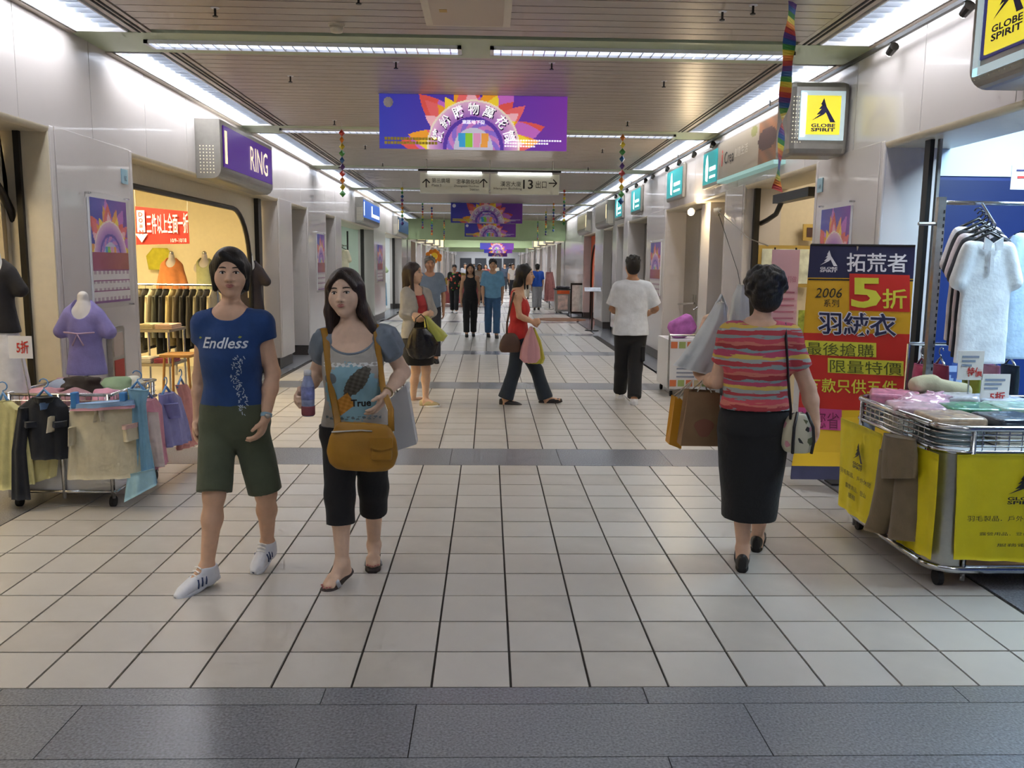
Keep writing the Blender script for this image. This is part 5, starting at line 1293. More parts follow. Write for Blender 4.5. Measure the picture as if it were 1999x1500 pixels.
hung('khaki_shorts', 'khaki cropped trousers clipped to the side of the yellow cart', 'trousers', [(1728, 1786, (846, 860)), (1722, 1790, (880, 890)), (1718, 1790, 920), (1722, 1786, 935)], X=X0-.06, col='#7e6f55', out=(-1, 0, 0), thick=.05, fold=.006, nf=3, seed=4, group='clothes hung on the right cart', hang=False,
     parts=[('leg', [(1723, 1758, (876, 884)), (1712, 1753, 950), (1700, 1743, 1005), (1691, 1727, (1030, 1043))], '#7e6f55', .056), ('leg', [(1756, 1791, (884, 892)), (1749, 1792, 950), (1741, 1791, 1015), (1736, 1787, (1050, 1058))], '#7a6b52', .054), ('waistband', [(1728, 1786, (845, 859)), (1727, 1787, (856, 870))], '#746549', .056)])
# folded shirts heaped on the right cart
GF = 'folded shirts on the right cart'; zp = zm+.01
stacks = [(2.42, 4.95, '#d58aa5', 'pink'), (2.44, 4.93, '#7b8fae', 'slate blue'), (2.72, 4.90, '#b9b7bd', 'silver grey'), (2.38, 4.62, '#caa7b0', 'pale rose'), (2.66, 4.60, '#3f7d5a', 'green'), (2.95, 4.62, '#8fa79b', 'grey green'), (2.40, 4.30, '#b39a7e', 'tan'), (2.70, 4.28, '#2f3442', 'dark navy'), (3.0, 4.28, '#c8cc9a', 'pale lime'), (3.25, 4.3, '#4a4f63', 'charcoal blue'), (3.0, 4.92, '#a9aeb8', 'light grey'), (3.25, 4.62, '#7a8a9c', 'blue grey')]
for i, (x, y, c_, l_) in enumerate(stacks):
    under = ['#8a93a0', '#d0b6a8', '#5f6b6a', '#c7c2b4']
    base = .0
    if i == 1: continue
    folded('%s folded shirt in the lower layer of the right cart' % l_, (x, y, zp), .25, .26, .07, cloth(under[i % 4]), GF, rz=(i*37 % 11-5)*.03)
    hgt_ = .055 if i not in (0, 2) else .075
    v = Vox(np.array([x-.19, y-.18, zp+.07]), np.array([x+.19, y+.18, zp+.25]), .009); an = (i*53 % 13-6)*.07; A = np.array([[cos(an), sin(an), 0], [-sin(an), cos(an), 0], [0, 0, 1.]])
    v.loft([x, y, zp+.086], A, [0, .01, hgt_*.8, hgt_], [.135, .14, .14, .13], [.13, .135, .135, .125], n=9); rg = random.Random(i)
    for j_ in range(5): q = np.array([x+rg.uniform(-.1, .1), y+rg.uniform(-.1, .1), zp+.09+hgt_]); a_ = rg.uniform(0, pi); v.cap(q-[0, 0, .006], q+np.array([cos(a_), sin(a_), -.06])*.08, .010, .004, k=.008)
    o, V, Q = vmesh('wrapped_shirt', v, mat('film_'+c_, c_, rough=.3, coat=.5, noise=.35, nscale=22), None, 0, .0035); tag(o, '%s folded shirt in clear film on top of the right cart' % l_, 'shirt', GF)
pf_ = at(1800, 775, Y=4.8)
v = Vox(np.array([pf_.x-.25, 4.6, pf_.z-.12]), np.array([pf_.x+.25, 5.0, pf_.z+.14]), .008); rg = random.Random(2)
v.ell(np.array([pf_.x, 4.78, pf_.z-.05]), [.17, .13, .07])
for i in range(14): a = rg.uniform(0, pi); q = np.array([pf_.x+rg.uniform(-.12, .12), 4.78+rg.uniform(-.09, .09), pf_.z-.01+rg.uniform(-.02, .03)]); v.cap(q, q+np.array([cos(a), sin(a)*.6, rg.uniform(-.3, .3)])*.07, .016, .008, k=.02)
o, V, Q = vmesh('film_wrapped_shirt', v, mat('pink_film', '#d3a6b6', rough=.12, coat=.8, noise=.3, nscale=18), None, 1, .006); tag(o, 'pink shirt in crumpled shiny film on the right cart', 'shirt', GF)
v = Vox(np.array([2.45, 4.85, zp]), np.array([3.0, 5.15, zp+.35]), .008); v.cap([2.62, 5.0, zp+.20], [2.86, 5.0, zp+.16], .05, .05); v.cap([2.58, 5.0, zp+.19], [2.66, 5.0, zp+.21], .055, .05)
o, V, Q = vmesh('rolled_garment', v, cloth('#b5ad8e'), None, 2, .004); tag(o, 'khaki garment rolled up at the back of the right cart', 'clothes', GF)
for px, py, w_, h_, lab, tx in ((1868, 742, .15, .17, 'cream price card standing above the right cart', None), (1912, 790, .17, .18, 'white half-price card with a red 5 above the right cart', '5折')):
    p = at(px, py, Y=4.85); t = thing('price_card', (p.x, 4.85, zp+.14), lab, 'sign'); MB().box(p.x, p.x+w_, 4.85, 4.854, p.z, p.z+h_).obj('card', mat('card_cream', '#e6dcd4', rough=.6), t)
    mb = MB()
    for r in range(3): mb.box(p.x+.02, p.x+w_-.03-.02*r, 4.848, 4.849, p.z+h_-.04-.025*r, p.z+h_-.028-.025*r)
    mb.obj('lines', mat('card_grey', '#8d93a6', rough=.6), t)
    mb = MB(); text(mb, tx or '特價', (p.x+.055, 4.846, p.z+.02), UX, UZ, wd=.09, ht=.055, lift=0, bold=.02); mb.obj('digits', mat('red_lettering', '#c2342c', rough=.5), t)
    MB().tube([(p.x+w_/2, 4.858, p.z+.04), (p.x+w_/2, 4.858, zp+.10)], .005, 6).obj('stalk', m_chrome, t)

# ---- standing price board
rows = [(1583, 1787, 478, 6.22), (1573, 1779, 600, 6.19), (1565, 1772, 720, 6.16), (1558, 1766, 820, 6.12), (1552, 1764, 880, 6.05), (1546, 1762, 912, 5.98), (1544, 1762, 936, 5.90)]
rows = [(a, b_, y, Yq+.10) for a, b_, y, Yq in rows]
PB = [(at(a, y, Y=Yq), at(b_, y+(b_-a)*.012, Y=Yq-.42)) for a, b_, y, Yq in rows]; PY = [r[2] for r in rows]
for i in range(len(PB)): PB[i][0].z = max(PB[i][0].z, .006); PB[i][1].z = max(PB[i][1].z, .006)
def pb(px, py, lift=0.):
    """board surface point at photograph pixel (px, py)"""
    py = min(max(py, PY[0]), PY[-1]); i = max(0, min(len(PY)-2, int(np.searchsorted(PY, py)-1))); f = (py-PY[i])/(PY[i+1]-PY[i])
    a = PB[i][0].lerp(PB[i+1][0], f); b_ = PB[i][1].lerp(PB[i+1][1], f); xa = rows[i][0]+(rows[i+1][0]-rows[i][0])*f; xb = rows[i][1]+(rows[i+1][1]-rows[i][1])*f
    return a.lerp(b_, (px-xa)/(xb-xa))+Vector((0, -lift, 0))
t = thing('price_board', (2.55, 6.3, 0), 'tall red and yellow half-price board standing by the right pillar', 'sign')
def pband(name, y0, y1, m_, x0=None, x1=None, lift=.0, n=6, slant=0.):
    vs = []
    for k in range(n+1):
        y = y0+(y1-y0)*k/n; i = max(0, min(len(PY)-2, int(np.searchsorted(PY, y)-1))); f = (y-PY[i])/(PY[i+1]-PY[i])
        xa = rows[i][0]+(rows[i+1][0]-rows[i][0])*f if x0 is None else x0; xb = rows[i][1]+(rows[i+1][1]-rows[i][1])*f if x1 is None else x1
        for q in range(5): x = xa+(xb-xa)*q/4; vs.append(pb(x, y+slant*(q/4), lift))
    fs = [(k*5+q, (k+1)*5+q, (k+1)*5+q+1, k*5+q+1) for k in range(n) for q in range(4)]
    n_ = len(vs); vs2 = [v_+Vector((0, .012, 0)) for v_ in vs] if lift == 0 else None
    mb = MB(); mb.add(vs, fs)
    if vs2: mb.add(vs2, [f[::-1] for f in fs])
    return mb.obj(name, m_, t)
m_nv = mat('board_navy', '#23264f', rough=.45); m_gd = mat('board_gold', '#dba81c', rough=.45); m_rd = mat('board_red', '#cc2a22', rough=.45); m_mg = mat('board_magenta', '#cf4d92', rough=.5); m_yl = mat('board_yellow', '#e6bd1e', rough=.45); m_ly = mat('board_lime', '#d9d844', rough=.5)
pband('navy_panel', 478, 542, m_nv); pband('gold_panel', 542, 650, m_gd); pband('red_panel', 650, 800, m_rd); pband('yellow_panel', 800, 910, m_yl, n=8); pband('navy_foot', 910, 936, m_nv, n=3)
pband('black_line', 544, 547, m_btext, lift=.003)
pband('red_square', 533, 605, m_rd, 1661, 1776, .004, slant=2); pband('magenta_patch', 795, 836, m_mg, 1558, 1646, .004, slant=4)
pband('lime_strip', 664, 692, m_ly, 1571, 1713, .004, slant=4); pband('lime_strip', 698, 727, m_ly, 1618, 1764, .004, slant=5)
def ptext(name, body, x0, x1, y0, y1, m_, bold=.0, shear=0., lift=.008, slant=0.):
    co, fs = text_pts(body, 1., 1., bold, shear)
    MB().add([pb(x0+(x1-x0)*a, y1-(y1-y0)*b_+slant*a, lift) for a, b_ in co], fs).obj(name, m_, t)
ptext('lettering', '拓荒者', 1655, 1771, 493, 530, m_wtext, .012)
ptext('digit', '5', 1664, 1722, 541, 600, m_ly, .03); ptext('lettering', '折', 1724, 1770, 562, 601, m_ly, .015)
ptext('digits', '2006', 1591, 1646, 562, 581, m_btext, 0, .25); ptext('lettering', '系列', 1609, 1640, 584, 599, m_btext)
for dx, dy in ((-2, 0), (2, 0), (0, 2), (0, -2)): ptext('outline', '羽絨衣', 1598+dx, 1750+dx, 607+dy, 652+dy, m_wtext, .02, 0, .006, 4)
ptext('lettering', '羽絨衣', 1598, 1750, 607, 652, m_nv, .015, 0, .009, 4)
m_ol = mat('olive_lettering', '#55591c', rough=.6)
ptext('lettering', '最後搶購', 1574, 1708, 667, 692, m_ol, 0, 0, .008, 4); ptext('lettering', '限量特價', 1622, 1760, 701, 726, m_ol, 0, 0, .008, 5); ptext('lettering', '每款只供五件', 1576, 1752, 737, 765, m_ly, .015, 0, .006, 4)
ptext('lettering', '送您省', 1563, 1640, 802, 834, mat('plum_lettering', '#7c2352', rough=.6), 0, 0, .009, 3)
mb = MB(); o_ = pb(1601, 531, .007); logo(mb, o_, pb(1636, 531)-pb(1601, 531), UZ, (pb(1636, 531)-pb(1601, 531)).length, (pb(1601, 489)-pb(1601, 531)).length); mb.obj('emblem', m_wtext, t)
a, b_ = PB[0]; MB().tube([a, b_], .008, 8).obj('top_rail', m_dark, t); mid = PB[1][0].lerp(PB[1][1], .5)
MB().box(mid.x-.1, mid.x+.1, mid.y+.0, mid.y+.14, .0, .012).obj('foot_plate', m_dark, t)
MB().tube([(mid.x, mid.y+.06, .01), (mid.x, mid.y+.05, a.z)], .01, 8).obj('support_pole', m_steel, t)

# ---- navy shop: wall picture, clothes rail with polo shirts
ysd = RP[0][0]+.035
def mount(x, y):
    c = mix(rgb('#10204e')[None], rgb('#1d3f8c')[None], (1-y)/2); rid = -.42+.10*np.sin(x*6)+.05*np.sin(x*17+1)+.03*np.sin(x*41)
    m = y < rid; n = np.sin(x*33+y*27)*np.sin(y*51-x*19); c[m] = np.where((n[m] > .1)[:, None], rgb('#9fb3d6'), rgb('#3e5590'))
    m = y < rid-.28; c[m] = rgb('#8fa9d4'); return c
t = thing('wall_picture', (XR+1.0, ysd, 0), 'navy mural of snowy mountains on the outdoor shop wall', 'mural')
painted('print', m_ban, (XR+.42, ysd-.004, .1), UX, UZ, 1.85, 2.15, 90, 90, mount, t)
MB().box(XR+.42, XR+2.27, ysd-.002, ysd, .1, 2.25).obj('board', m_navyt, t); MB().box(XR+.42, XR+2.27, ysd-.006, ysd, 2.28, 3.08).obj('pale_header', m_bluew, t)
t = thing('clothes_rail', (3.2, 5.62, 0), 'grey slotted post and chrome bar clothes rail in the outdoor shop', 'clothes rail')
pa = at(1838, 385, Y=5.62); MB().box(pa.x-.025, pa.x+.025, 5.60, 5.64, 0, pa.z).obj('post', m_steel, t)
mb = MB()
for i in range(40): mb.box(pa.x+.012, pa.x+.02, 5.597, 5.60, .2+i*.045, .222+i*.045)
mb.obj('slots', m_dark, t)['kind'] = 'stuff'
zr = at(1920, 397, Y=5.62).z; MB().tube([(pa.x+.02, 5.62, zr), (pa.x+1.2, 5.62, zr)], .014, 10).obj('bar', m_chrome, t, True)
xh = at(1932, 468, Y=5.02).x; MB().tube([(xh+.23, 5.62, zr), (xh+.1, 5.3, zr-.03), (xh, 4.98, at(1932, 468, Y=5.02).z+.085)], .008, 8).obj('hook_arm', m_chrome, t)
MB().tube([(pa.x-.02, 5.62, at(1838, 437, Y=5.62).z), (pa.x-.14, 5.62, at(1795, 437, Y=5.62).z)], .012, 8).obj('side_arm', m_steel, t); MB().box(pa.x+1.15, pa.x+1.2, 5.60, 5.64, 0, pa.z).obj('post', m_steel, t)
def polo(label, cx, Y, ztop_, s, col, group, rz=0., trim=None, yaw=0.):
    """short-sleeved polo shirt on a hanger; cx, Y, ztop_ = shoulder line centre"""
    t = thing('polo_shirt', (cx, Y, ztop_-.88*s), label, 'shirt', group); c = np.array([cx, Y, ztop_]); h = .010*s
    v = Vox(c-[.36*s, .1*s, .92*s], c+[.36*s, .1*s, .08*s], h); A = np.eye(3)
    v.loft(c-[0, 0, .90*s], A, np.array([0, .2, .6, .82, .89])*s, np.array([.195, .19, .185, .165, .09])*s, np.array([.036, .036, .036, .03, .02])*s, n=3, k=.02)
    for q in (-1, 1): v.cap(c+[q*.14*s, 0, -.06*s], c+[q*.215*s, 0, -.30*s], .046*s, .052*s, k=.03)
    for q in (-1, 1): pl = c+np.array([q*.285, 0, -.30])*s; v.cut(pl, [q*.35, 0, -1]) if False else None
    v.ell(c+[0, -.02, .02], [.055*s, .06*s, .075*s], None, k=.01, sub=True)
    vmesh('body', v, cloth(col), t, 2, .004)
    for q in (-1, 1): MB().prism([(q*.01*s, -.02*s), (q*.065*s, .015*s), (q*.070*s, -.07*s), (q*.02*s, -.08*s)], (cx, Y-.045*s, ztop_-.0*s), UX, UZ, .012).obj('collar', cloth(trim or col), t)
    MB().box(cx-.014*s, cx+.014*s, Y-.055*s, Y-.045*s, ztop_-.24*s, ztop_-.08*s).obj('placket', cloth(trim or col), t)
    hanger(t, (cx, Y, ztop_-.03), (1, 0, 0), (0, -1, 0), w=.17*s, m=m_black)
    return t
GP = 'polo shirts on the outdoor shop rail'
zs = at(1932, 468, Y=5.02).z; xs_ = at(1932, 468, Y=5.02).x
for i, (c_, l_) in enumerate((('#eef3f7', 'front white'), ('#23252f', 'second, black'), ('#d9cdd2', 'third, pale pink'), ('#1f2028', 'fourth, black'), ('#e3dfe2', 'fifth, off-white'))):
    polo('%s polo shirt on the sloping arm of the rail' % l_, xs_+.037*i, 5.02+.10*i, zs+.026*i, .82, c_, GP)
xq = at(2010, 470, Y=5.3).x
for i, (c_, l_) in enumerate((('#b9d3ea', 'pale blue'), ('#15161c', 'black'), ('#4f8fc4', 'mid blue'))): polo('%s polo shirt at the right edge of the rail' % l_, xq+.06*i-.0, 5.22+.13*i, at(2000, 452+i*4, Y=5.3).z, .88, c_, GP)
for i, (px, c_, l_) in enumerate(((1800, '#b5456a', 'crimson'), (1836, '#a8485e', 'dull red'), (1900, '#b8c64e', 'lime'), (1935, '#d58fb4', 'pink'), (1972, '#2a3a44', 'dark'))):
    p = at(px, 712, Y=5.75); t = thing('shirt', (p.x, 5.75, p.z-.5), '%s shirt hanging low behind the right cart' % l_, 'shirt', 'low row of shirts in the outdoor shop')
    drape([((p.x-.03, 5.75, p.z), (p.x+.03, 5.75, p.z)), ((p.x-.045, 5.75, p.z-.06), (p.x+.045, 5.75, p.z-.08)), ((p.x-.05, 5.75, p.z-.35), (p.x+.05, 5.75, p.z-.35)), ((p.x-.05, 5.75, p.z-.6), (p.x+.05, 5.75, p.z-.6))], (0, -1, 0), .10, .008, 3, seed=i).obj('cloth', cloth(c_), t, True); hanger(t, (p.x, 5.75, p.z-.02), (0, 1, 0), (1, 0, 0), w=.08)
t = thing('low_rail', (3.4, 5.75, 0), 'low chrome rail behind the right cart', 'clothes rail'); p = at(1800, 700, Y=5.75); MB().tube([(p.x-.1, 5.75, p.z+.1), (p.x+1.2, 5.75, p.z+.1)], .012, 8).obj('bar', m_chrome, t); MB().tube([(p.x-.1, 5.75, 0), (p.x-.1, 5.75, p.z+.1)], .012, 8).obj('leg', m_chrome, t); MB().tube([(p.x+1.2, 5.75, 0), (p.x+1.2, 5.75, p.z+.1)], .012, 8).obj('leg', m_chrome, t)
p = at(1972, 370, Y=5.5); t = thing('price_card', (p.x, 5.5, p.z), 'white notice hanging in the navy shop at the right edge', 'sign'); MB().box(p.x, p.x+.2, 5.5, 5.504, p.z, p.z+.15).obj('card', m_white, t); MB().tube([(p.x+.1, 5.5, p.z+.15), (p.x+.1, 5.5, ZF)], .002, 5).obj('string', m_white, t)
mb = MB(); mb.box(p.x+.03, p.x+.16, 5.497, 5.499, p.z+.115, p.z+.125); mb.obj('printed_line', m_navyt, t); mb = MB(); mb.box(p.x+.04, p.x+.15, 5.497, 5.499, p.z+.07, p.z+.085); mb.obj('red_line', mat('red_lettering', '#c2342c', rough=.5), t)
# ================================================================== contents of the shops and the far corridor
m_red = mat('red_banner', '#b32a20', rough=.6)
# ---- purple-signed shop
Yb = 11.3; t = thing('sale_banner', (at(318, 478, Y=Yb).x, Yb, at(318, 478, Y=Yb).z), 'red cloth sale banner with white writing inside the yellow shop', 'banner')
cs = [at(266, 478, Y=Yb), at(370, 476, Y=Yb), at(366, 413, Y=Yb), at(264, 403, Y=Yb)]
mb = MB(); n = 12
for k in range(n+1):
    f_ = k/n
    for a, b_ in ((cs[0], cs[1]), (cs[3], cs[2])): p = a.lerp(b_, f_); mb.v += [tuple(p+Vector((0, .012*sin(f_*9), 0)))]
for k in range(n): mb.f.append((2*k, 2*k+2, 2*k+3, 2*k+1)); mb.m.append(0)
mb.obj('cloth', m_red, t, True)
mb = MB(); text(mb, '三件以上全面一折', cs[0].lerp(cs[3], .28).lerp(cs[1].lerp(cs[2], .28), .22)+Vector((0, -.02, 0)), cs[1]-cs[0], UZ, wd=.53, ht=.26, bold=.01, lift=0)
text(mb, '10/9–10/18', cs[0].lerp(cs[1], .66)+Vector((0, -.02, .02)), cs[1]-cs[0], UZ, wd=.2, ht=.05, lift=0)
x0 = cs[0].x; z0_, z1_ = cs[0].z, cs[3].z
mb.add([(x0+.03, Yb-.018, z0_+.16), (x0+.13, Yb-.018, z0_+.16), (x0+.13, Yb-.018, z1_-.05), (x0+.03, Yb-.018, z1_-.05), (x0+.0, Yb-.018, z0_+.14), (x0+.16, Yb-.018, z0_+.14), (x0+.08, Yb-.018, z0_+.03)], [(0, 1, 2, 3), (6, 5, 4)]); mb.obj('lettering', m_wtext, t)
mb = MB(); [text(mb, ch, (x0+.055, Yb-.022, z1_-.13-.075*i), UX, UZ, wd=.05, ht=.055, lift=0, bold=.02) for i, ch in enumerate('DOWN')]; mb.obj('arrow_letters', m_red, t)
for p in (cs[2], cs[3]): MB().tube([p, (p.x, Yb, 2.89)], .003, 5).obj('string', m_white, t)
for px, py, l_ in ((335, 384, 'nearer'), (408, 399, 'farther')):
    p = at(px, py, Z=2.89); t = thing('downlight', (p.x, p.y, 2.9), '%s round downlight in the yellow shop ceiling' % l_, 'ceiling light', 'shop downlights')
    MB().lathe([(.10, -.012), (.115, 0)], (p.x, p.y, 2.9), 18).obj('ring', m_white, t); MB().lathe([(.09, -.016), (.09, -.010)], (p.x, p.y, 2.9), 18).obj('lamp', mat('downlight', '#fff6e4', emit=8), t)
# rail of coats
Yc = 10.4; zr = at(340, 556, Y=Yc).z; xa, xb = at(262, 556, Y=Yc).x, at(424, 556, Y=Yc).x
t = thing('coat_rail', ((xa+xb)/2, Yc, 0), 'chrome rail full of coats in the yellow shop', 'clothes rail')
MB().tube([(xa, Yc, zr), (xb, Yc, zr)], .014, 8).obj('bar', m_chrome, t)
for x in (xa, xb):
    MB().tube([(x, Yc, 0), (x, Yc, zr)], .014, 8).obj('leg', m_chrome, t); MB().tube([(x, Yc-.25, .02), (x, Yc+.25, .02)], .014, 8).obj('foot', m_chrome, t)
cols = ['#cbbf9a', '#33302c', '#d6cba6', '#4a4a3c', '#23262e', '#c9b57e', '#6c6048', '#2a2724', '#3f3a32', '#8d8468', '#2f2c2a', '#b7a988']; nms = ['cream', 'charcoal', 'ivory', 'olive', 'navy', 'camel', 'khaki', 'black', 'dark brown', 'sage', 'dark grey', 'sand beige']
for i, (c_, l_) in enumerate(zip(cols, nms)):
    x = xa+.05+(xb-xa-.1)*i/11; t = thing('coat', (x, Yc, zr-.80), '%s coat on the rail in the yellow shop' % l_, 'coat', 'coats in the yellow shop')
    drape([((x, Yc-.06, zr-.05), (x, Yc+.06, zr-.05)), ((x+.015, Yc-.20, zr-.13), (x+.015, Yc+.20, zr-.13)), ((x+.02, Yc-.22, zr-.45), (x+.02, Yc+.22, zr-.45)), ((x+.02, Yc-.22, zr-.82+.05*(i % 3)), (x+.02, Yc+.22, zr-.82+.05*(i % 3)))], (1, 0, 0), .030, .006, 3, n=24, sub=4, seed=i).obj('cloth', cloth(c_), t, True)
    drape([((x-.0, Yc-.20, zr-.14), (x+.0, Yc-.12, zr-.12)), ((x-.0, Yc-.245, zr-.40), (x, Yc-.17, zr-.40)), ((x, Yc-.25, zr-.62), (x, Yc-.19, zr-.62))], (1, 0, 0), .028, .0, 1, n=12, sub=3).obj('sleeve', cloth(c_), t, True)
    MB().tube([(x, Yc, zr-.05), (x, Yc, zr+.016)], .004, 5).obj('hook', m_chrome, t)
# shelf table with folded tops
Ys = 9.3; xa, xb = at(268, 620, Y=Ys).x, at(346, 620, Y=Ys).x
t = thing('shelf_table', ((xa+xb)/2, Ys, 0), 'two-tier chrome shelf table with folded tops in the yellow shop', 'shelf')
zt1, zt2 = at(300, 640, Y=Ys).z, at(300, 705, Y=Ys).z
for z in (zt1, zt2): MB().box(xa, xb, Ys-.25, Ys+.25, z-.03, z).obj('shelf', mat('shelf_grey', '#9a917f', rough=.4, metal=.3), t)
for x in (xa+.02, xb-.02):
    for y in (Ys-.23, Ys+.23): MB().tube([(x, y, 0), (x, y, zt1-.03)], .014, 8).obj('leg', m_chrome, t)
for i, (x, z, c_, l_) in enumerate(((.16, zt1, '#cfc19a', 'beige'), (.36, zt1, '#d8b59a', 'peach'), (.12, zt2, '#d9d2c4', 'white'), (.33, zt2, '#a84a5c', 'rose red'))): folded('%s folded top on the shelf table in the yellow shop' % l_, (xa+x, Ys-.08, z+.001), .18, .3, .05, cloth(c_), 'folded tops in the yellow shop')
# mannequins in the yellow shop
Ym = 11.9
for px, c_, l_, lg, sl in ((338, '#d88950', 'an orange jacket', True, True), (402, '#b9bd8e', 'a pale green sleeveless top', False, False), (490, '#241d26', 'a black short-sleeved dress', False, True)):
    Yq = Ym if px < 470 else 12.1; p = at(px, 577 if px < 470 else 600, Y=Yq); q = at(px, 487, Y=Yq)
    bust('chrome-necked mannequin in %s inside the yellow shop' % l_, (p.x, Yq, p.z), (q.z-p.z)/.80, c_, m_plas, sleeve=sl, long=lg, chrome=True, stand=.02, group='mannequins in the yellow shop', h=.012)
p = at(296, 500, Y=12.7); t = thing('pinned_blouse', (p.x, 12.7, p.z-.3), 'yellow blouse pinned on the back wall of the yellow shop', 'blouse')
drape([((p.x-.08, 12.95, p.z+.12), (p.x+.14, 12.95, p.z+.12)), ((p.x-.18, 12.95, p.z), (p.x+.22, 12.95, p.z)), ((p.x-.15, 12.95, p.z-.2), (p.x+.2, 12.95, p.z-.2))], (0, -1, 0), .03, .01, 4).obj('cloth', cloth('#c9c23c'), t, True)
# wooden stool behind the cart
p = at(355, 745, Z=0); p = at(352, 690, Y=8.9); t = thing('stool', (p.x, 8.9, 0), 'small wooden stool on the shop floor behind the left cart', 'stool'); zq = p.z
m_wood = mat('wood_warm', '#a9793c', rough=.5, noise=.2, nscale=12)
MB().box(p.x-.16, p.x+.16, 8.74, 9.06, zq-.03, zq).obj('seat', m_wood, t, bevel=.006)
for sx_ in (-1, 1):
    for sy_ in (-1, 1): MB().tube([(p.x+sx_*.12, 8.9+sy_*.12, zq-.03), (p.x+sx_*.15, 8.9+sy_*.15, 0)], .014, 8).obj('leg', m_wood, t)
# ---- craft shop on the right
Yc2 = RP[1][0]+.03
t = thing('wall_cable', (XR+.2, 8.9, 1.2), 'thick black cable duct curving down the craft shop front', 'cable duct')
pts = [at(x, y, X=XR+.20) for x, y in ((1586, 378), (1530, 385), (1524, 398), (1515, 418), (1498, 430), (1478, 440), (1466, 458), (1460, 480), (1458, 520), (1458, 600), (1458, 700))]
MB().tube(pts, .028, 10).obj('duct', m_black, t, True); MB().box(XR+.14, XR+.26, at(1590, 375, X=XR+.2).y, at(1520, 375, X=XR+.2).y, pts[0].z-.03, pts[0].z+.06).obj('header_box', m_black, t)
MB().box(XR+.1, XR+.16, Yr(1452)-.02, Yr(1448)+.01, 0, ZF).obj('trim_9', [m_black])['kind'] = 'structure'
for px0, px1, py0, py1, c_, l_ in ((1476, 1586, 480, 560, '#cfd6c6', 'gold-framed picture on the craft shop wall'), (1566, 1592, 438, 470, '#4a2f2a', 'dark tilted picture high in the craft shop')):
    a, b_ = at(px0, py1, Y=9.74), at(px1, py0, Y=9.74); t = thing('framed_picture', ((a.x+b_.x)/2, 9.74, a.z), l_, 'picture')
    MB().box(a.x, b_.x, 9.72, 9.75, a.z, b_.z).obj('frame', mat('gilt', '#b8a05c', rough=.4, metal=.5), t); MB().box(a.x+.04, b_.x-.04, 9.712, 9.72, a.z+.04, b_.z-.04).obj('picture_sheet', mat('sheet_'+c_, c_, rough=.6, noise=.3, nscale=9), t)
a, b_ = at(1500, 640, Y=7.9), at(1562, 488, Y=7.9); t = thing('pink_notice', ((a.x+b_.x)/2, 7.9, 0), 'pale pink paper notice on a stand behind the striped top', 'sign')
MB().box(a.x, b_.x, 7.90, 7.905, a.z, b_.z).obj('sheet', mat('pink_paper', '#dfb4bd', rough=.6), t)
mb = MB(); text(mb, '線上訂做', (b_.x-.19, 7.896, b_.z-.30), UX, UZ, wd=.17, ht=.06, lift=0); [mb.box(b_.x-.22, b_.x-.03, 7.895, 7.897, b_.z-.40-.06*i, b_.z-.385-.06*i) for i in range(5)]; mb.obj('print', mat('rose_print', '#c4788c', rough=.6), t)
for x in (a.x+.03, b_.x-.03): MB().tube([(x, 7.92, 0), (x, 7.92, b_.z+.02)], .008, 6).obj('pole', m_black, t)
MB().box(a.x, b_.x, 7.86, 8.0, 0, .015).obj('foot', m_black, t)
a, b_ = at(1556, 682, Y=7.75), at(1574, 606, Y=7.75); t = thing('lime_leaflet', ((a.x+b_.x)/2, 7.77, a.z), 'lime green leaflet beside the price board', 'sign'); MB().box(a.x, b_.x, 7.77, 7.775, 0.01, b_.z).obj('board', m_white, t); MB().box(a.x, b_.x, 7.762, 7.77, a.z, b_.z).obj('sheet', mat('lime_sheet', '#b9c24a', rough=.6, noise=.4, nscale=25), t)
# cart with cushions further back
Yk = 10.35; xa, xb = at(1305, 720, Y=Yk).x, XR-.12; zk = at(1340, 655, Y=Yk).z
t = thing('cushion_cart', ((xa+xb)/2, Yk+.3, 0), 'white-panelled cart with orange checks beyond the striped top', 'cart')
MB().box(xa, xb, Yk, Yk+.7, .10, zk-.06).obj('body', m_white, t); caster(t, xa+.05, Yk+.05); caster(t, xb-.05, Yk+.05); caster(t, xa+.05, Yk+.65); caster(t, xb-.05, Yk+.65)
for x in (xa, xb): MB().tube([(x, Yk, .1), (x, Yk, zk)], .012, 8).obj('post', m_chrome, t)
MB().tube([(xa, Yk, zk), (xb, Yk, zk)], .012, 8).obj('rail', m_chrome, t)
for i, c_ in enumerate(('#d9784a', '#9fb06a', '#d9784a', '#c9b58a', '#9fb06a', '#d9784a')):
    for z in (.13, zk-.16): MB().box(xa+.02+i*.1, xa+.10+i*.1, Yk-.006, Yk-.001, z, z+.08).obj('check', mat('check_'+c_, c_, rough=.6), t)
mb = MB(); [mb.box(xa+.10, xa+.42-.05*i, Yk-.005, Yk-.001, .34-.05*i, .36-.05*i) for i in range(3)]; mb.obj('print', mat('card_grey', '#8d93a6', rough=.6), t)
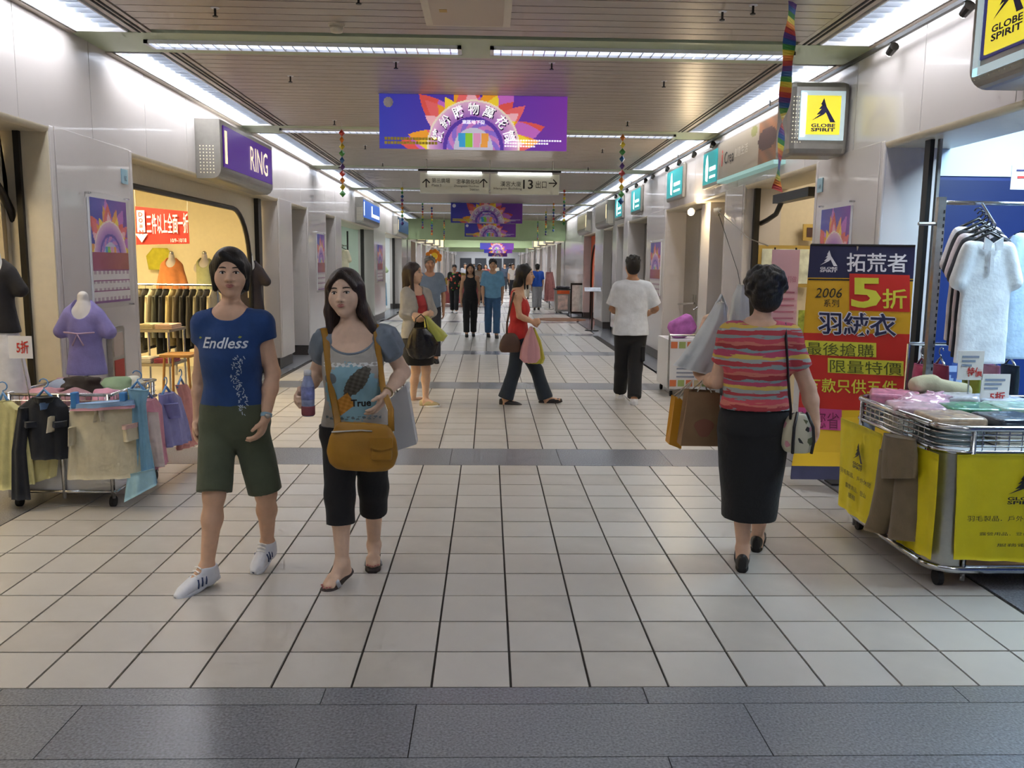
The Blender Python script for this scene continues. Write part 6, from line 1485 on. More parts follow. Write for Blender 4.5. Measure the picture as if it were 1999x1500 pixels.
for i, (px, py, c_, l_) in enumerate(((1342, 628, '#b568b0', 'purple and white cushion'), (1388, 620, '#c9a98e', 'tan cushion'), (1420, 640, '#2b2426', 'black cushion'))):
    p = at(px, py, Y=Yk+.3); zc_ = zk-.06
    v = Vox(np.array([p.x-.25, Yk+.05, zc_]), np.array([p.x+.25, Yk+.6, zc_+.4]), .012); ang = .5 if i == 0 else -.3; A = np.array([[cos(ang), 0, sin(ang)], [0, 1, 0], [-sin(ang), 0, cos(ang)]])
    v.loft([p.x, Yk+.3, zc_+.02], A, [0, .05, .13, .22, .27], [.12, .17, .17, .17, .12], [.03, .08, .10, .08, .02], n=3); v.cut([0, 0, zc_+.003], [0, 0, -1])
    o, V, Q = vmesh('cushion', v, mat('cushion_'+c_, c_, rough=.8, noise=.35, nscale=9), None, 2, .003); tag(o, '%s on the checked cart' % l_, 'cushion', 'cushions on the checked cart')
# clamp spotlights and wire
p = at(1350, 415, X=XR-.06); t = thing('clamp_spotlight', (XR-.02, p.y, p.z), 'glaring clamp spotlight in front of the bronze door', 'lamp')
MB().tube([(XR-.02, p.y, p.z+.03), (XR-.06, p.y-.02, p.z)], .012, 8).obj('arm', m_steel, t); MB().lathe([(.02, .06), (.05, .03), (.055, 0)], (XR-.07, p.y-.03, p.z), 14).obj('shade', m_white, t, True)
MB().ell((XR-.08, p.y-.05, p.z-.005), (.045, .045, .04), 12, 8).obj('bulb', mat('hot_bulb', '#fff0c8', emit=30, emcol=(1, .82, .5)), t, True); point('bulb_light', (XR-.16, p.y-.14, p.z-.03), 22, (1, .78, .48), .04, t)
p = at(1405, 415, X=XR-.03); t = thing('clamp_spotlight', (XR-.02, p.y, p.z), 'unlit white clamp spotlight on the pillar edge', 'lamp')
MB().lathe([(.02, -.05), (.045, .0), (.05, .05)], (XR-.06, p.y, p.z), 14).obj('shade', m_cream, t, True); MB().box(XR-.06, XR-.004, p.y-.02, p.y+.02, p.z+.03, p.z+.06).obj('clamp', m_cream, t)
MB().tube([(XR-.06, p.y, p.z+.02), at(1462, 466, X=XR-.06), at(1500, 480, X=XR+.1)], .006, 6).obj('rod', m_steel, t); MB().tube([(XR-.05, p.y, p.z), at(1440, 530, X=XR-.02), at(1446, 560, X=XR-.02)], .004, 6).obj('flex', m_black, t)
pa_, pb_ = at(1302, 595, X=XR+.2), at(1348, 592, X=XR+.2); t = thing('push_bar', (XR+.3, pa_.y, pa_.z), 'chrome push bar across the bronze door', 'handle'); MB().tube([(XR+.26, pa_.y, pa_.z), (XR+.26, pb_.y, pb_.z)], .016, 8).obj('bar', m_chrome, t)
for y in (pa_.y-.05, pb_.y+.05): MB().tube([(XR+.26, y, pa_.z), (XR+.345, y, pa_.z+.05)], .012, 8).obj('bracket', m_chrome, t)
# ---- mint shop and white shop
Yq = 19.6; t = thing('shirt_rail', (at(695, 480, Y=Yq).x, Yq, 0), 'black-posted rail with shirts in the mint shop', 'clothes rail'); pa_, pb_ = at(668, 480, Y=Yq), at(722, 480, Y=Yq); pa_.x = min(pa_.x, XL-.30); pb_.x = pa_.x+.05
xm_ = at(682, 480, Y=Yq).x
MB().tube([(XL-1.2, Yq, pa_.z), (XL-.1, Yq, pa_.z)], .014, 8).obj('bar', m_chrome, t); [MB().tube([(x, Yq, 0), (x, Yq, 2.3)], .02, 8).obj('post', m_black, t) for x in (XL-1.2, XL-.1)]
for i, (x, c_, l_) in enumerate(((XL-.22, '#d9cfb4', 'cream striped'), (XL-.5, '#5f8fa6', 'teal'), (XL-.8, '#6e4a3c', 'brown'))): polo('%s shirt in the mint shop' % l_, x, Yq-.02, pa_.z-.08, .8, c_, 'shirts in the mint shop')
p = at(765, 560, Y=27.5); bust('mannequin in a pale green top and jeans in the white shop', (XL-.35, 27.2, 1.0), 1.0, '#b9cfa0', m_plas, stand=.02, skirt='#3a4f74', h=.014)
p = at(757, 600, Y=25.9); t = thing('garment_stand', (XL-.3, 26.6, 0), 'low stand draped with yellow and blue clothes by the far left pillar', 'stand')
MB().tube([(XL-.3, 26.6, 0), (XL-.3, 26.6, 1.05)], .02, 8).obj('post', m_chrome, t); drape([((XL-.45, 26.55, 1.05), (XL-.15, 26.55, 1.05)), ((XL-.5, 26.55, .3), (XL-.1, 26.55, .25))], (0, -1, 0), .06, .02, 4).obj('yellow_cloth', cloth('#c9bc5a'), t, True); drape([((XL-.3, 26.46, 1.0), (XL-.05, 26.46, 1.0)), ((XL-.32, 26.46, .4), (XL-.02, 26.46, .3))], (0, -1, 0), .05, .02, 4, seed=3).obj('blue_cloth', cloth('#7fb0cc'), t, True)
# ---- things standing far along the right
Yo = 28.6; xa, xb = at(1084, 600, Y=Yo).x, at(1114, 600, Y=Yo).x; zo = at(1100, 566, Y=Yo).z
t = thing('sales_counter', ((xa+xb)/2, Yo, 0), 'small orange and steel sales counter beyond the man in white', 'counter')
MB().box(xa, xb, Yo, Yo+.6, .06, zo).obj('body', m_steel, t); MB().box(xa+.05, xb-.05, Yo-.012, Yo, zo-.14, zo-.02).obj('top_band', m_orange, t); MB().box(xa+.08, xb-.10, Yo-.012, Yo, .12, zo-.18).obj('front_sheet', mat('counter_sheet', '#d8b8a8', rough=.6, noise=.4, nscale=6), t)
MB().box(xa-.03, xb+.03, Yo-.03, Yo+.63, zo, zo+.03).obj('top', m_dark, t)
for x in (xa+.05, xb-.05): caster(t, x, Yo+.05)
v = Vox(np.array([xa, Yo+.05, zo+.03]), np.array([xb, Yo+.6, zo+.25]), .02); rg = random.Random(8)
for i in range(9): v.ell([rg.uniform(xa+.1, xb-.1), Yo+rg.uniform(.15, .45), zo+.07], [.09, .07, .05])
v.cut([0, 0, zo+.032], [0, 0, -1]); o, V, Q = vmesh('goods_heap', v, mat('dark_goods', '#4a4348', rough=.7, noise=.5, nscale=9), None, 1); tag(o, 'dark heap of small goods on the orange counter', 'goods', kind='stuff')
Yo = 26.4; xa, xb = at(1113, 600, Y=Yo).x, at(1139, 600, Y=Yo).x; z1 = at(1125, 553, Y=Yo).z
t = thing('poster_stand', ((xa+xb)/2, Yo, 0), 'black-framed poster stand beside the orange shop', 'sign'); MB().box(xa, xb, Yo, Yo+.03, .12, z1).obj('frame', m_black, t); MB().box(xa+.05, xb-.05, Yo-.006, Yo, .18, z1-.06).obj('sheet', mat('stand_sheet', '#c9cbc4', rough=.5, noise=.25, nscale=7), t); MB().box(xa, xb, Yo-.2, Yo+.22, 0, .02).obj('foot', m_black, t)
for x in (xa+.03, xb-.03): MB().tube([(x, Yo+.015, 0), (x, Yo+.015, .15)], .015, 6).obj('leg', m_black, t)
Yo = 21.0; p = at(1157, 566, Y=Yo); t = thing('menu_stand', (p.x, Yo, 0), 'slim stand with a tilted menu in front of the cream shopfront', 'stand'); MB().tube([(p.x, Yo, 0), (p.x, Yo, p.z)], .018, 8).obj('pole', m_black, t); MB().lathe([(.18, 0), (.16, .02)], (p.x, Yo, 0), 18).obj('base', m_black, t)
MB().prism([(-.2, -.09), (.2, -.09), (.2, .09), (-.2, .09)], (p.x, Yo, p.z), UX, (0, .6, .5), .015).obj('menu', mat('menu_sheet', '#d5dbe6', rough=.5, noise=.2, nscale=8), t)
t = tag(MB().lathe([(.75, 0.001), (.74, .012)], (2.15, 25.2, 0), 28).obj('round_mat', mat('brown_mat', '#7a5a40', rough=.8, noise=.1)), 'round brown floor mat in front of the orange shop', 'mat')
Yo = 31.2; p = at(1073, 580, Y=Yo); t = thing('goods_rack', (p.x, Yo, 0), 'dusty pink draped goods rack beyond the man in royal blue', 'rack'); MB().tube([(p.x, Yo, 0), (p.x, Yo, 1.5)], .02, 8).obj('post', m_chrome, t); drape([((p.x-.15, Yo-.05, 1.35), (p.x+.1, Yo-.05, 1.35)), ((p.x-.2, Yo-.05, .8), (p.x+.2, Yo-.05, .8)), ((p.x-.2, Yo-.05, .3), (p.x+.2, Yo-.05, .3))], (0, -1, 0), .1, .03, 4).obj('red_cloth', cloth('#c4827c'), t, True); MB().lathe([(.2, 0), (.2, .02)], (p.x, Yo, 0), 14).obj('base', m_steel, t)
# on the left beyond the beam: a yellow and white sale table, an orange flower sign
Yo = 34.; xa, xb = at(862, 545, Y=Yo).x, at(935, 545, Y=Yo).x; z1 = at(900, 533, Y=Yo).z
t = thing('sale_table', ((xa+xb)/2, Yo, 0), 'table with a yellow and white arched backdrop behind the floral blouse', 'table'); n = 16; prof = [(xa+(xb-xa)*k/n, .85+(z1-.85)*sin(pi*(.08+.84*k/n))) for k in range(n+1)]
MB().prism([(xa, .75)]+prof+[(xb, .75)], (0, Yo+.4, 0), UX, UZ, -.03).obj('backdrop', mat('backdrop_yellow', '#e3c35c', rough=.6, noise=.3, nscale=2), t); MB().box(xa, xb, Yo, Yo+.5, .05, .75).obj('table_cloth', cloth('#c86a6a'), t); MB().box(xa-.02, xb+.02, Yo-.02, Yo+.52, .75, .78).obj('table_top', m_white, t)
p = at(848, 500, Y=36.); t = thing('flower_sign', (p.x, 36., p.z-.5), 'orange and yellow floral sign above the elderly man', 'sign'); mb = MB()
for i in range(9): a = i*2*pi/9; mb.ell((p.x+.22*cos(a)*(1+.3*sin(5*i)), 36., p.z+.2*sin(a)), (.10, .05, .10), 10, 6)
mb.obj('petals', mat('petal_orange', '#d9822c', rough=.6, emit=.15), t, True); MB().ell((p.x, 35.96, p.z), (.14, .06, .14), 12, 8).obj('centre', mat('petal_yellow', '#e8c23a', rough=.6, emit=.2), t, True); MB().tube([(p.x, 36, p.z+.2), (p.x, 36, ZC)], .01, 6).obj('rod', m_steel, t)
# lit signs beyond the beam
for i, (px, py, Y) in enumerate(((866, 476, 37), (882, 481, 42), (896, 485, 47), (905, 489, 52), (1072, 476, 38), (1058, 480, 43), (1046, 484, 48), (1038, 488, 54))):
    p = at(px, py, Y=Y); sx_ = -1 if px < 950 else 1; x0 = XL+.02 if sx_ < 0 else XR-.02
    t = thing('shop_sign', (x0, Y, 2.55), 'glowing cream shop sign, %s past the green beam on the %s wall' % (['first', 'second', 'third', 'fourth'][i % 4], 'left' if sx_ < 0 else 'right'), 'sign', 'far lit shop signs')
    a, b_ = sorted((x0, x0-sx_*.4)); MB().box(a, b_, Y, Y+1.2, 2.55, 3.1).obj('box', m_sbox, t); MB().box(a+.04, b_-.04, Y-.02, Y, 2.6, 3.05).obj('lit_face', mat('far_sign_face', '#f6e3b4', emit=1.1), t)
# ================================================================== people
def hairm(name, c1, c2, rough=.4):
    m = bpy.data.materials.new(name); m.use_nodes = True; nt = m.node_tree; b = nt.nodes['Principled BSDF']; b.inputs['Roughness'].default_value = rough
    tc = nt.nodes.new('ShaderNodeTexCoord'); mp = nt.nodes.new('ShaderNodeMapping'); mp.inputs['Scale'].default_value = (160, 160, 9); nt.links.new(tc.outputs['Object'], mp.inputs[0])
    n = nt.nodes.new('ShaderNodeTexNoise'); n.inputs['Scale'].default_value = 1.; n.inputs['Detail'].default_value = 3; nt.links.new(mp.outputs[0], n.inputs['Vector'])
    r = nt.nodes.new('ShaderNodeValToRGB'); r.color_ramp.elements[0].position = .35; r.color_ramp.elements[1].position = .7; r.color_ramp.elements[0].color = (*hexc(c1), 1); r.color_ramp.elements[1].color = (*hexc(c2), 1)
    nt.links.new(n.outputs['Fac'], r.inputs['Fac']); nt.links.new(r.outputs['Color'], b.inputs['Base Color'])
    bp = nt.nodes.new('ShaderNodeBump'); bp.inputs['Strength'].default_value = .8; bp.inputs['Distance'].default_value = .006; nt.links.new(n.outputs['Fac'], bp.inputs['Height']); nt.links.new(bp.outputs['Normal'], b.inputs['Normal'])
    return m
m_hair = hairm('hair_black', '#0b0909', '#1d1716'); m_hairb = hairm('hair_dark_brown', '#1b100e', '#3a251f'); m_hairg = hairm('hair_grey', '#58544f', '#8b8782', .6)
def short_hair(s, vol=.012, back=.0, fringe=.05):
    def fn(v):
        H, hs = s.H, s.hs
        v.ell(s.hp(0, -.014, .038), np.array([.078+vol, .094+vol, .086+vol])*hs, H, k=.02)
        v.ell(s.hp(0, -.05, -.02), np.array([.072+vol*.8, .052+vol, .075])*hs, H, k=.03)
        rg = random.Random(9)
        for i in range(40):
            a, b = rg.uniform(0, 2*pi), rg.uniform(.1, 1.4); q = s.hp((.078+vol)*cos(a)*cos(b), -.014+(.094+vol)*sin(a)*cos(b), .038+(.086+vol)*sin(b))
            v.cap(q, q+s.hs*np.array([rg.uniform(-.02, .02), rg.uniform(-.02, .02), rg.uniform(0, .014)]), .012*hs, .007*hs, k=.008)
        v.ell(s.hp(0, .092, -.03), np.array([.074, .072, .092])*hs, H, k=.012, sub=True)
        v.ell(s.hp(0, .035, -.06), np.array([.12, .05, .07])*hs, H, k=.02, sub=True)
        v.ell(s.hp(0, .02, -.125), np.array([.12, .09, .06])*hs, H, k=.02, sub=True)
    return fn

# ---- woman in the blue T-shirt
f = Fig('person', 'young woman with a black bob in a blue printed T-shirt and olive shorts, striding', 4.2, dict(
    head=(450, 534, -.02), neck=(450, 606), shl=(400, 634), shr=(509, 632), ell=(391, 737, .06), elr=(533, 728, .02), wrl=(386, 818, .03), wrr=(519, 816, -.07),
    hal=(381, 868, .0), har=(497, 880, -.12), hip=(458, 828), hil=(425, 834), hir=(488, 834), knl=(418, 966, -.12), knr=(519, 964, .02),
    anl=(404, 1108, -.13), anr=(522, 1060, .16), tol=(357, 1157, -.24), tor=(503, 1106, .07)), hyaw=.22, hpitch=.03, skin='#deb496', vox=.005, hsize=.99)
f.body(hands=dict(r=dict(curl=.45), l=dict(curl=.5)))
f.top(cloth('#1d4078'), hem=.13, m=.012, frac=.34, r0=.068, r1=.058, neck=(.080, .035, 1.03, .85))
f.trousers(cloth('#4d5440'), r=(.090, .086, .080), end=-.03, top=.2, m=.012, name='shorts')
def bob(v):
    H, hs = f.H, f.hs
    v.ell(f.hp(0, -.014, .036), np.array([.088, .104, .096])*hs, H, k=.02)
    v.ell(f.hp(0, -.055, -.03), np.array([.088, .056, .09])*hs, H, k=.03)
    for q in (-1, 1): v.cap(f.hp(q*.078, -.0, .03), f.hp(q*.072, .012, -.075), .022*hs, .016*hs, k=.02)
    v.ell(f.hp(-.010, .098, -.03), np.array([.067, .078, .094])*hs, H, k=.01, sub=True)
    v.cap(f.hp(-.03, .075, .094), f.hp(.064, .068, .045), .020*hs, .011*hs, k=.012)
    v.cap(f.hp(.05, .07, .05), f.hp(.072, .045, -.02), .014*hs, .010*hs, k=.012)
f.hair(m_hair, bob)
m_sole = mat('sneaker_sole', '#dfe3ea', rough=.6); m_upw = mat('sneaker_white', '#e4e7ee', rough=.5, noise=.05); m_navy = mat('sneaker_navy', '#33456f', rough=.5); m_lace = mat('lace', '#f2f2f0', rough=.8)
for a in 'lr':
    r, O, A, L = f.shoe(a, m_sole, m_upw, 'sneaker')
    mb = MB()
    for i in range(5):
        c = O+A[2]*(L*(.42+.07*i))+A[1]*(.104-.0125*i)
        mb.tube([c-A[0]*.024, c+A[1]*.006, c+A[0]*.024], .0035, 6)
    mb.obj('laces', m_lace, r)
    for q in (-1, 1):
        for z_ in (.40, .50, .60): MB().tube([O+A[2]*L*(z_+.03)+A[0]*q*.0405+A[1]*.026, O+A[2]*L*z_+A[0]*q*.041+A[1]*.045, O+A[2]*L*(z_-.03)+A[0]*q*.034+A[1]*.066], .004, 6).obj('side_stripe', m_navy, r, True)
    MB().ell(O+A[2]*L*1.0+A[1]*.018, (.024, .024, .012), 10, 6).obj('toe_cap', m_navy, r, True)
c = f.P['wrr']+(f.P['elr']-f.P['wrr'])*.06; dd = nrm(f.P['elr']-f.P['wrr'])
wv = Vox(c-.06, c+.06, .004); wv.cap(c-dd*.008, c+dd*.008, .028, .028); wv.cut(c+dd*.011, dd); wv.cut(c-dd*.011, -dd)
vmesh('watch_strap', wv, mat('watch_blue', '#8fb2c6', rough=.35), f.root)
MB().ell(c-np.array([-.012, .026, 0]), (.015, .008, .013), 12, 8).obj('watch_face', m_steel, f.root, True)
co, fs = text_pts('Endless', wd=.215, bold=.015, shear=.25); co = co-co.max(0)/2
f.wrap('shirt', co, fs, f.tp(.0, .1, .735), f.T[0], f.T[2], 'print_lettering', mat('print_white', '#e8ecf2', rough=.7))
rng = random.Random(3); mp = MB(); pts = []; fs = []
for i in range(80):
    t = i/80; x = .075-.02*sin(t*6)-.02*(t > .3)+rng.uniform(-.02, .02); y = -.02-.29*t+rng.uniform(-.006, .006); w_, h_ = rng.uniform(.004, .009), rng.uniform(.0012, .0024)
    a = rng.uniform(0, pi); n = len(pts)
    for dx, dy in ((-w_, -h_), (w_, -h_), (w_, h_), (-w_, h_)): pts.append((x+dx*cos(a)-dy*sin(a), y+dx*sin(a)+dy*cos(a)))
    fs.append((n, n+1, n+2, n+3))
f.wrap('shirt', pts, fs, f.tp(.0, .1, .66), f.T[0], f.T[2], 'print_column', mat('print_pale', '#b9c3cf', rough=.7))
for x, u in ((-.125, .775), (.07, .785)):
    f.wrap('shirt', [(-.008, -.003), (.002, -.007), (.010, .001), (-.001, .006)], [(0, 1, 2, 3)], f.tp(x, .1, u), f.T[0], f.T[2], 'print_leaf', mat('print_green', '#9aa04a', rough=.7))
fb = f

# ---- woman in the grey printed T-shirt
f = Fig('person', 'long-haired woman in a grey picture T-shirt and black cropped trousers, holding a bottle', 4.25, dict(
    head=(674, 573, -.03), neck=(688, 642), shl=(640, 664), shr=(747, 658), ell=(616, 734, .07), elr=(787, 727, .06), wrl=(594, 766, -.10), wrr=(755, 768, -.10),
    hal=(584, 800, -.17), har=(716, 832, -.18), hip=(694, 852), hil=(664, 858), hir=(722, 856), knl=(664, 968, -.10), knr=(729, 952, .04),
    anl=(668, 1100, -.13), anr=(730, 1064, .16), tol=(640, 1146, -.21), tor=(728, 1105, .05)), hyaw=-.13, hpitch=.02, hroll=.06, skin='#e8c5aa', vox=.005, girth=1.02, hsize=.98)
f.body(hands=dict(l=dict(curl=.75, n=(1, -.3, 0), dirn=(-.25, -.85, -.35)), r=dict(curl=.3)))
gs = cloth('#b5b0a6')
f.top(gs, hem=.07, m=.014, arms='', neck=(.125, .075, .985, .9))
sl = cloth('#7d8894')
def puffs(v):
    for a in 'lr':
        A, B = f.P['sh'+a], f.P['el'+a]; d = nrm(B-A); o_ = (-1 if a == 'l' else 1)*np.array([1, 0, 0])
        v.ell(A+d*.045+o_*.012, np.array([.068, .072, .085]), None, k=.02); v.cut
for a in 'lr':
    A, B = f.P['sh'+a], f.P['el'+a]; d = nrm(B-A); o_ = (-1 if a == 'l' else 1)*np.array([1, 0, 0])
    v = Vox(A-.2, A+.2, .006); ax = np.array([nrm(np.cross(d, [0, 1, 0])), [0, 1, 0], d]); ax[1] = np.cross(ax[2], ax[0])
    v.loft(A, ax, np.array([-.062, -.03, .03, .09, .125]), [.03, .066, .078, .066, .05], [.035, .070, .078, .066, .05], n=2.)
    for q in range(7):
        an = q*2*pi/7; pp = A+ax[0]*.07*cos(an)+ax[1]*.07*sin(an); v.cap(pp+d*-.01, pp+d*.09, .010, .006, k=.02)
    vmesh('puff_sleeve', v, sl, f.root, 2)
# slate neckline binding laid on the shirt edge
pts = []
for t in np.linspace(-1.05, 1.05, 25):
    p = f.tp(.125*sin(t*1.5), 0, .985-.185*cos(t*1.25)+.06)
    h = bvh_of(*f.parts['shirt']).ray_cast(Vector(p+f.T[1]*.4), Vector(-f.T[1]), .8) if False else None
bvs = bvh_of(*f.parts['shirt']); bvb = f.bv
for t in np.linspace(0, 1, 31):
    an = pi*t; x = -.130*cos(an); u = 1.02-.235*sin(an)**.8
    p = f.tp(x, 0, u); best = None
    for bv in (bvs, bvb):
        h = bv.ray_cast(Vector(p+f.T[1]*.4), Vector(-f.T[1]), .8)
        if h[0] is not None:
            q = np.array(h[0]); best = q if best is None or q@f.T[1] > best@f.T[1] else best
    if best is not None: pts.append(best+f.T[1]*.001)
MB().tube(pts, .007, 8).obj('neck_binding', sl, f.root, True)
f.trousers(cloth('#17171a'), r=(.094, .076, .073), end=.42, top=.12, m=.022)
def longhair(v):
    H, hs = f.H, f.hs
    v.ell(f.hp(0, -.014, .034), np.array([.090, .106, .096])*hs, H, k=.02)
    v.ell(f.hp(0, -.06, -.06), np.array([.088, .05, .12])*hs, H, k=.03)
    for q, e in ((-1, .19), (1, .20)):
        v.cap(f.hp(q*.078, -.005, .03), f.hp(q*.086, .0, -.09), .024*hs, .026*hs, k=.03)
        v.cap(f.hp(q*.086, .0, -.09), f.hp(q*(.088 if q < 0 else .13), -.002+(.03 if q < 0 else 0), -e), .028*hs, .018*hs, k=.03)
        v.cap(f.hp(q*.07, -.04, -.08), f.hp(q*(.07 if q < 0 else .125), -.03, -e+.02), .034*hs, .026*hs, k=.03)
    v.ell(f.hp(.0, .100, -.02), np.array([.068, .080, .104])*hs, H, k=.01, sub=True)
    v.cap(f.hp(.012, .074, .104), f.hp(.070, .058, .03), .014*hs, .011*hs, k=.012); v.cap(f.hp(.0, .074, .104), f.hp(-.068, .058, .03), .013*hs, .011*hs, k=.012)
f.hair(m_hairb, longhair)
m_pk = mat('toenail', '#c06a6a', rough=.4); m_sd = mat('sandal_sole', '#3b3230', rough=.6); m_sil = mat('sandal_strap', '#c9cdd6', rough=.3, metal=.4)
for a in 'lr':
    r, O, A, L = f.shoe(a, m_sd, None, 'sandal', name='sandal'); t = f.P['to'+a]
    c = O+A[2]*L*.68
    MB().tube([c-A[0]*.044+A[1]*.012, c-A[0]*.036+A[1]*.045, c+A[1]*.058, c+A[0]*.036+A[1]*.045, c+A[0]*.044+A[1]*.012], .012, 8, flat=.4).obj('strap', m_sil, r, True)
    for q in range(5): MB().ell(O+A[2]*(L*1.0-.008*abs(q-2))+A[0]*(q-2)*.014+A[1]*.040, (.006, .006, .003), 8, 6).obj('toenail', m_pk, r, True)
# picture print on the chest
gp, gf = grid_pts(.27, .32, 96, 114)
o = f.wrap('shirt', gp, gf, f.tp(.005, .1, .46), f.T[0], f.T[2], 'chest_print', m_print, out=.0025)
xy = np.array([np.mean([gp[i] for i in q], 0) for q in gf]); x, y = xy[:, 0]/.135, xy[:, 1]/.16
cl = np.tile(rgb('#b5b0a6'), (len(x), 1))
nz = np.sin(x*23+y*17)*np.sin(y*31-x*9)
m = (x**2/.95+(y+.05)**2/.85) < 1+.12*nz; cl[m] = rgb('#8fb9c6')
m = (np.abs(y-.80) < .06) & (nz > -.1); cl[m] = rgb('#e6e6e2')
ca, sa = cos(.75), sin(.75); xr, yr = (x-.22)*ca+(y-.28)*sa, -(x-.22)*sa+(y-.28)*ca
m = ((xr/.62)**2+(yr/.27)**2) < 1+.15*nz; cl[m] = rgb('#5a554a')+.07*nz[m][:, None]
m = ((x+.72)**2/.05+(y-.38)**2/.03) < 1; cl[m] = rgb('#6e7478')
m = (np.abs((x+.28)*.8+(y+.42)*.5) < .30) & (np.abs(-(x+.28)*.5+(y+.42)*.8) < .22); cl[m] = rgb('#c6872f')+.06*nz[m][:, None]
m = (np.abs(y+.86) < .05) & (nz > .1); cl[m] = rgb('#6f7d80')
vcol(o, cl)
co, fs = text_pts('True', ht=.036, bold=.03); co = co-co.max(0)/2
f.wrap('shirt', co, fs, f.tp(.048, .1, .345), f.T[0], f.T[2], 'print_lettering', mat('print_black', '#22201e', rough=.7), out=.004)
c = f.P['wrr']+(f.P['elr']-f.P['wrr'])*.06; dd = nrm(f.P['elr']-f.P['wrr'])
wv = Vox(c-.06, c+.06, .004); wv.cap(c, c+dd*.004, .029, .029); wv.cut(c+dd*.006, dd); wv.cut(c-dd*.006, -dd)
vmesh('bracelet', wv, mat('bracelet', '#a98f66', rough=.3, metal=.7), f.root)
fg = f

# ---- woman in the striped top, seen from behind
f = Fig('person', 'woman seen from behind in a multicoloured striped top and long black skirt, carrying bags', 4.35, dict(
    head=(1493, 568, .03), neck=(1481, 634), shl=(1428, 656), shr=(1538, 660), ell=(1399, 744, .05), elr=(1577, 757, .0), wrl=(1372, 742, .26), wrr=(1593, 826, -.03),
    hal=(1362, 720, .34), har=(1590, 866, -.05), hip=(1470, 842), hil=(1441, 848), hir=(1500, 848), knl=(1448, 952, .02), knr=(1490, 948, .12),
    anl=(1450, 1072, -.02), anr=(1478, 1050, .30), tol=(1448, 1084, .17), tor=(1482, 1052, .48)), yaw=pi, hyaw=pi-.15, skin='#deb498', vox=.006, girth=1.12, hsize=.97)
f.body(hands=dict(r=dict(curl=.4), l=dict(curl=1.0, n=(0, 0, 1))), face=False)
# knit stripes: wavy bands of the yarn's own colours
def stripes():
    m = bpy.data.materials.new('striped_knit'); m.use_nodes = True; nt = m.node_tree; b = nt.nodes['Principled BSDF']; b.inputs['Roughness'].default_value = .85
    tc = nt.nodes.new('ShaderNodeTexCoord'); sp = nt.nodes.new('ShaderNodeSeparateXYZ'); nt.links.new(tc.outputs['Object'], sp.inputs[0])
    mp = nt.nodes.new('ShaderNodeMapping'); mp.inputs['Scale'].default_value = (9, 9, 60); nt.links.new(tc.outputs['Object'], mp.inputs[0])
    no = nt.nodes.new('ShaderNodeTexNoise'); no.inputs['Scale'].default_value = 1.; no.inputs['Detail'].default_value = 3; nt.links.new(mp.outputs[0], no.inputs['Vector'])
    ma = nt.nodes.new('ShaderNodeMath'); ma.operation = 'MULTIPLY_ADD'; ma.inputs[1].default_value = .045; nt.links.new(no.outputs['Fac'], ma.inputs[0]); nt.links.new(sp.outputs['Z'], ma.inputs[2])
    mo = nt.nodes.new('ShaderNodeMath'); mo.operation = 'FLOORED_MODULO'; mo.inputs[1].default_value = .155; nt.links.new(ma.outputs[0], mo.inputs[0])
    di = nt.nodes.new('ShaderNodeMath'); di.operation = 'DIVIDE'; di.inputs[1].default_value = .155; nt.links.new(mo.outputs[0], di.inputs[0])
    cr = nt.nodes.new('ShaderNodeValToRGB'); cr.color_ramp.interpolation = 'CONSTANT'; e = cr.color_ramp.elements
    seq = [(0, '#c9505a'), (.13, '#8f9a98'), (.22, '#b8434a'), (.36, '#a9adaa'), (.45, '#d9b95a'), (.57, '#c0506e'), (.70, '#8a9ea0'), (.78, '#a83a3f'), (.90, '#cf7a6a')]
    e[0].position = 0; e[0].color = (*hexc(seq[0][1]), 1); e[1].position = seq[1][0]; e[1].color = (*hexc(seq[1][1]), 1)
    for p_, c_ in seq[2:]: q = e.new(p_); q.color = (*hexc(c_), 1)
    nt.links.new(di.outputs[0], cr.inputs['Fac']); nt.links.new(cr.outputs['Color'], b.inputs['Base Color']); return m
f.top(stripes(), hem=.22, m=.022, frac=.62, r0=.072, r1=.064, neck=(.085, -.01, 1.05, .7))
zh = at(1450, 1010, Y=4.35).z; zw = at(1470, 790, Y=4.35).z
f.skirt(cloth('#121214'), [zh, zh+.1, .55, .72, zw-.05, zw+.01], [.142, .150, .172, .182, .165, .150], [.13, .135, .14, .15, .13, .115], name='skirt')
def curls(v):
    H, hs = f.H, f.hs; rg = random.Random(5)
    v.ell(f.hp(0, -.02, .03), np.array([.10, .11, .105])*hs, H, k=.02)
    v.ell(f.hp(0, -.055, -.05), np.array([.080, .055, .065])*hs, H, k=.03)
    for i in range(150):
        a, b = rg.uniform(0, 2*pi), rg.uniform(-.75, 1.2)
        v.ell(f.hp(.098*cos(a)*cos(b), -.02+.108*sin(a)*cos(b)*(1 if sin(a) < .2 else .8), .03+.10*sin(b)), np.array([.020, .020, .018])*hs*rg.uniform(.7, 1.2), None, k=.01)
f.hair(m_hair, curls)
m_shb = mat('black_leather', '#211d1d', rough=.4)
for a in 'lr': f.shoe(a, mat('dark_sole', '#141212', rough=.6), m_shb, 'flat', name='shoe')
fs_ = f

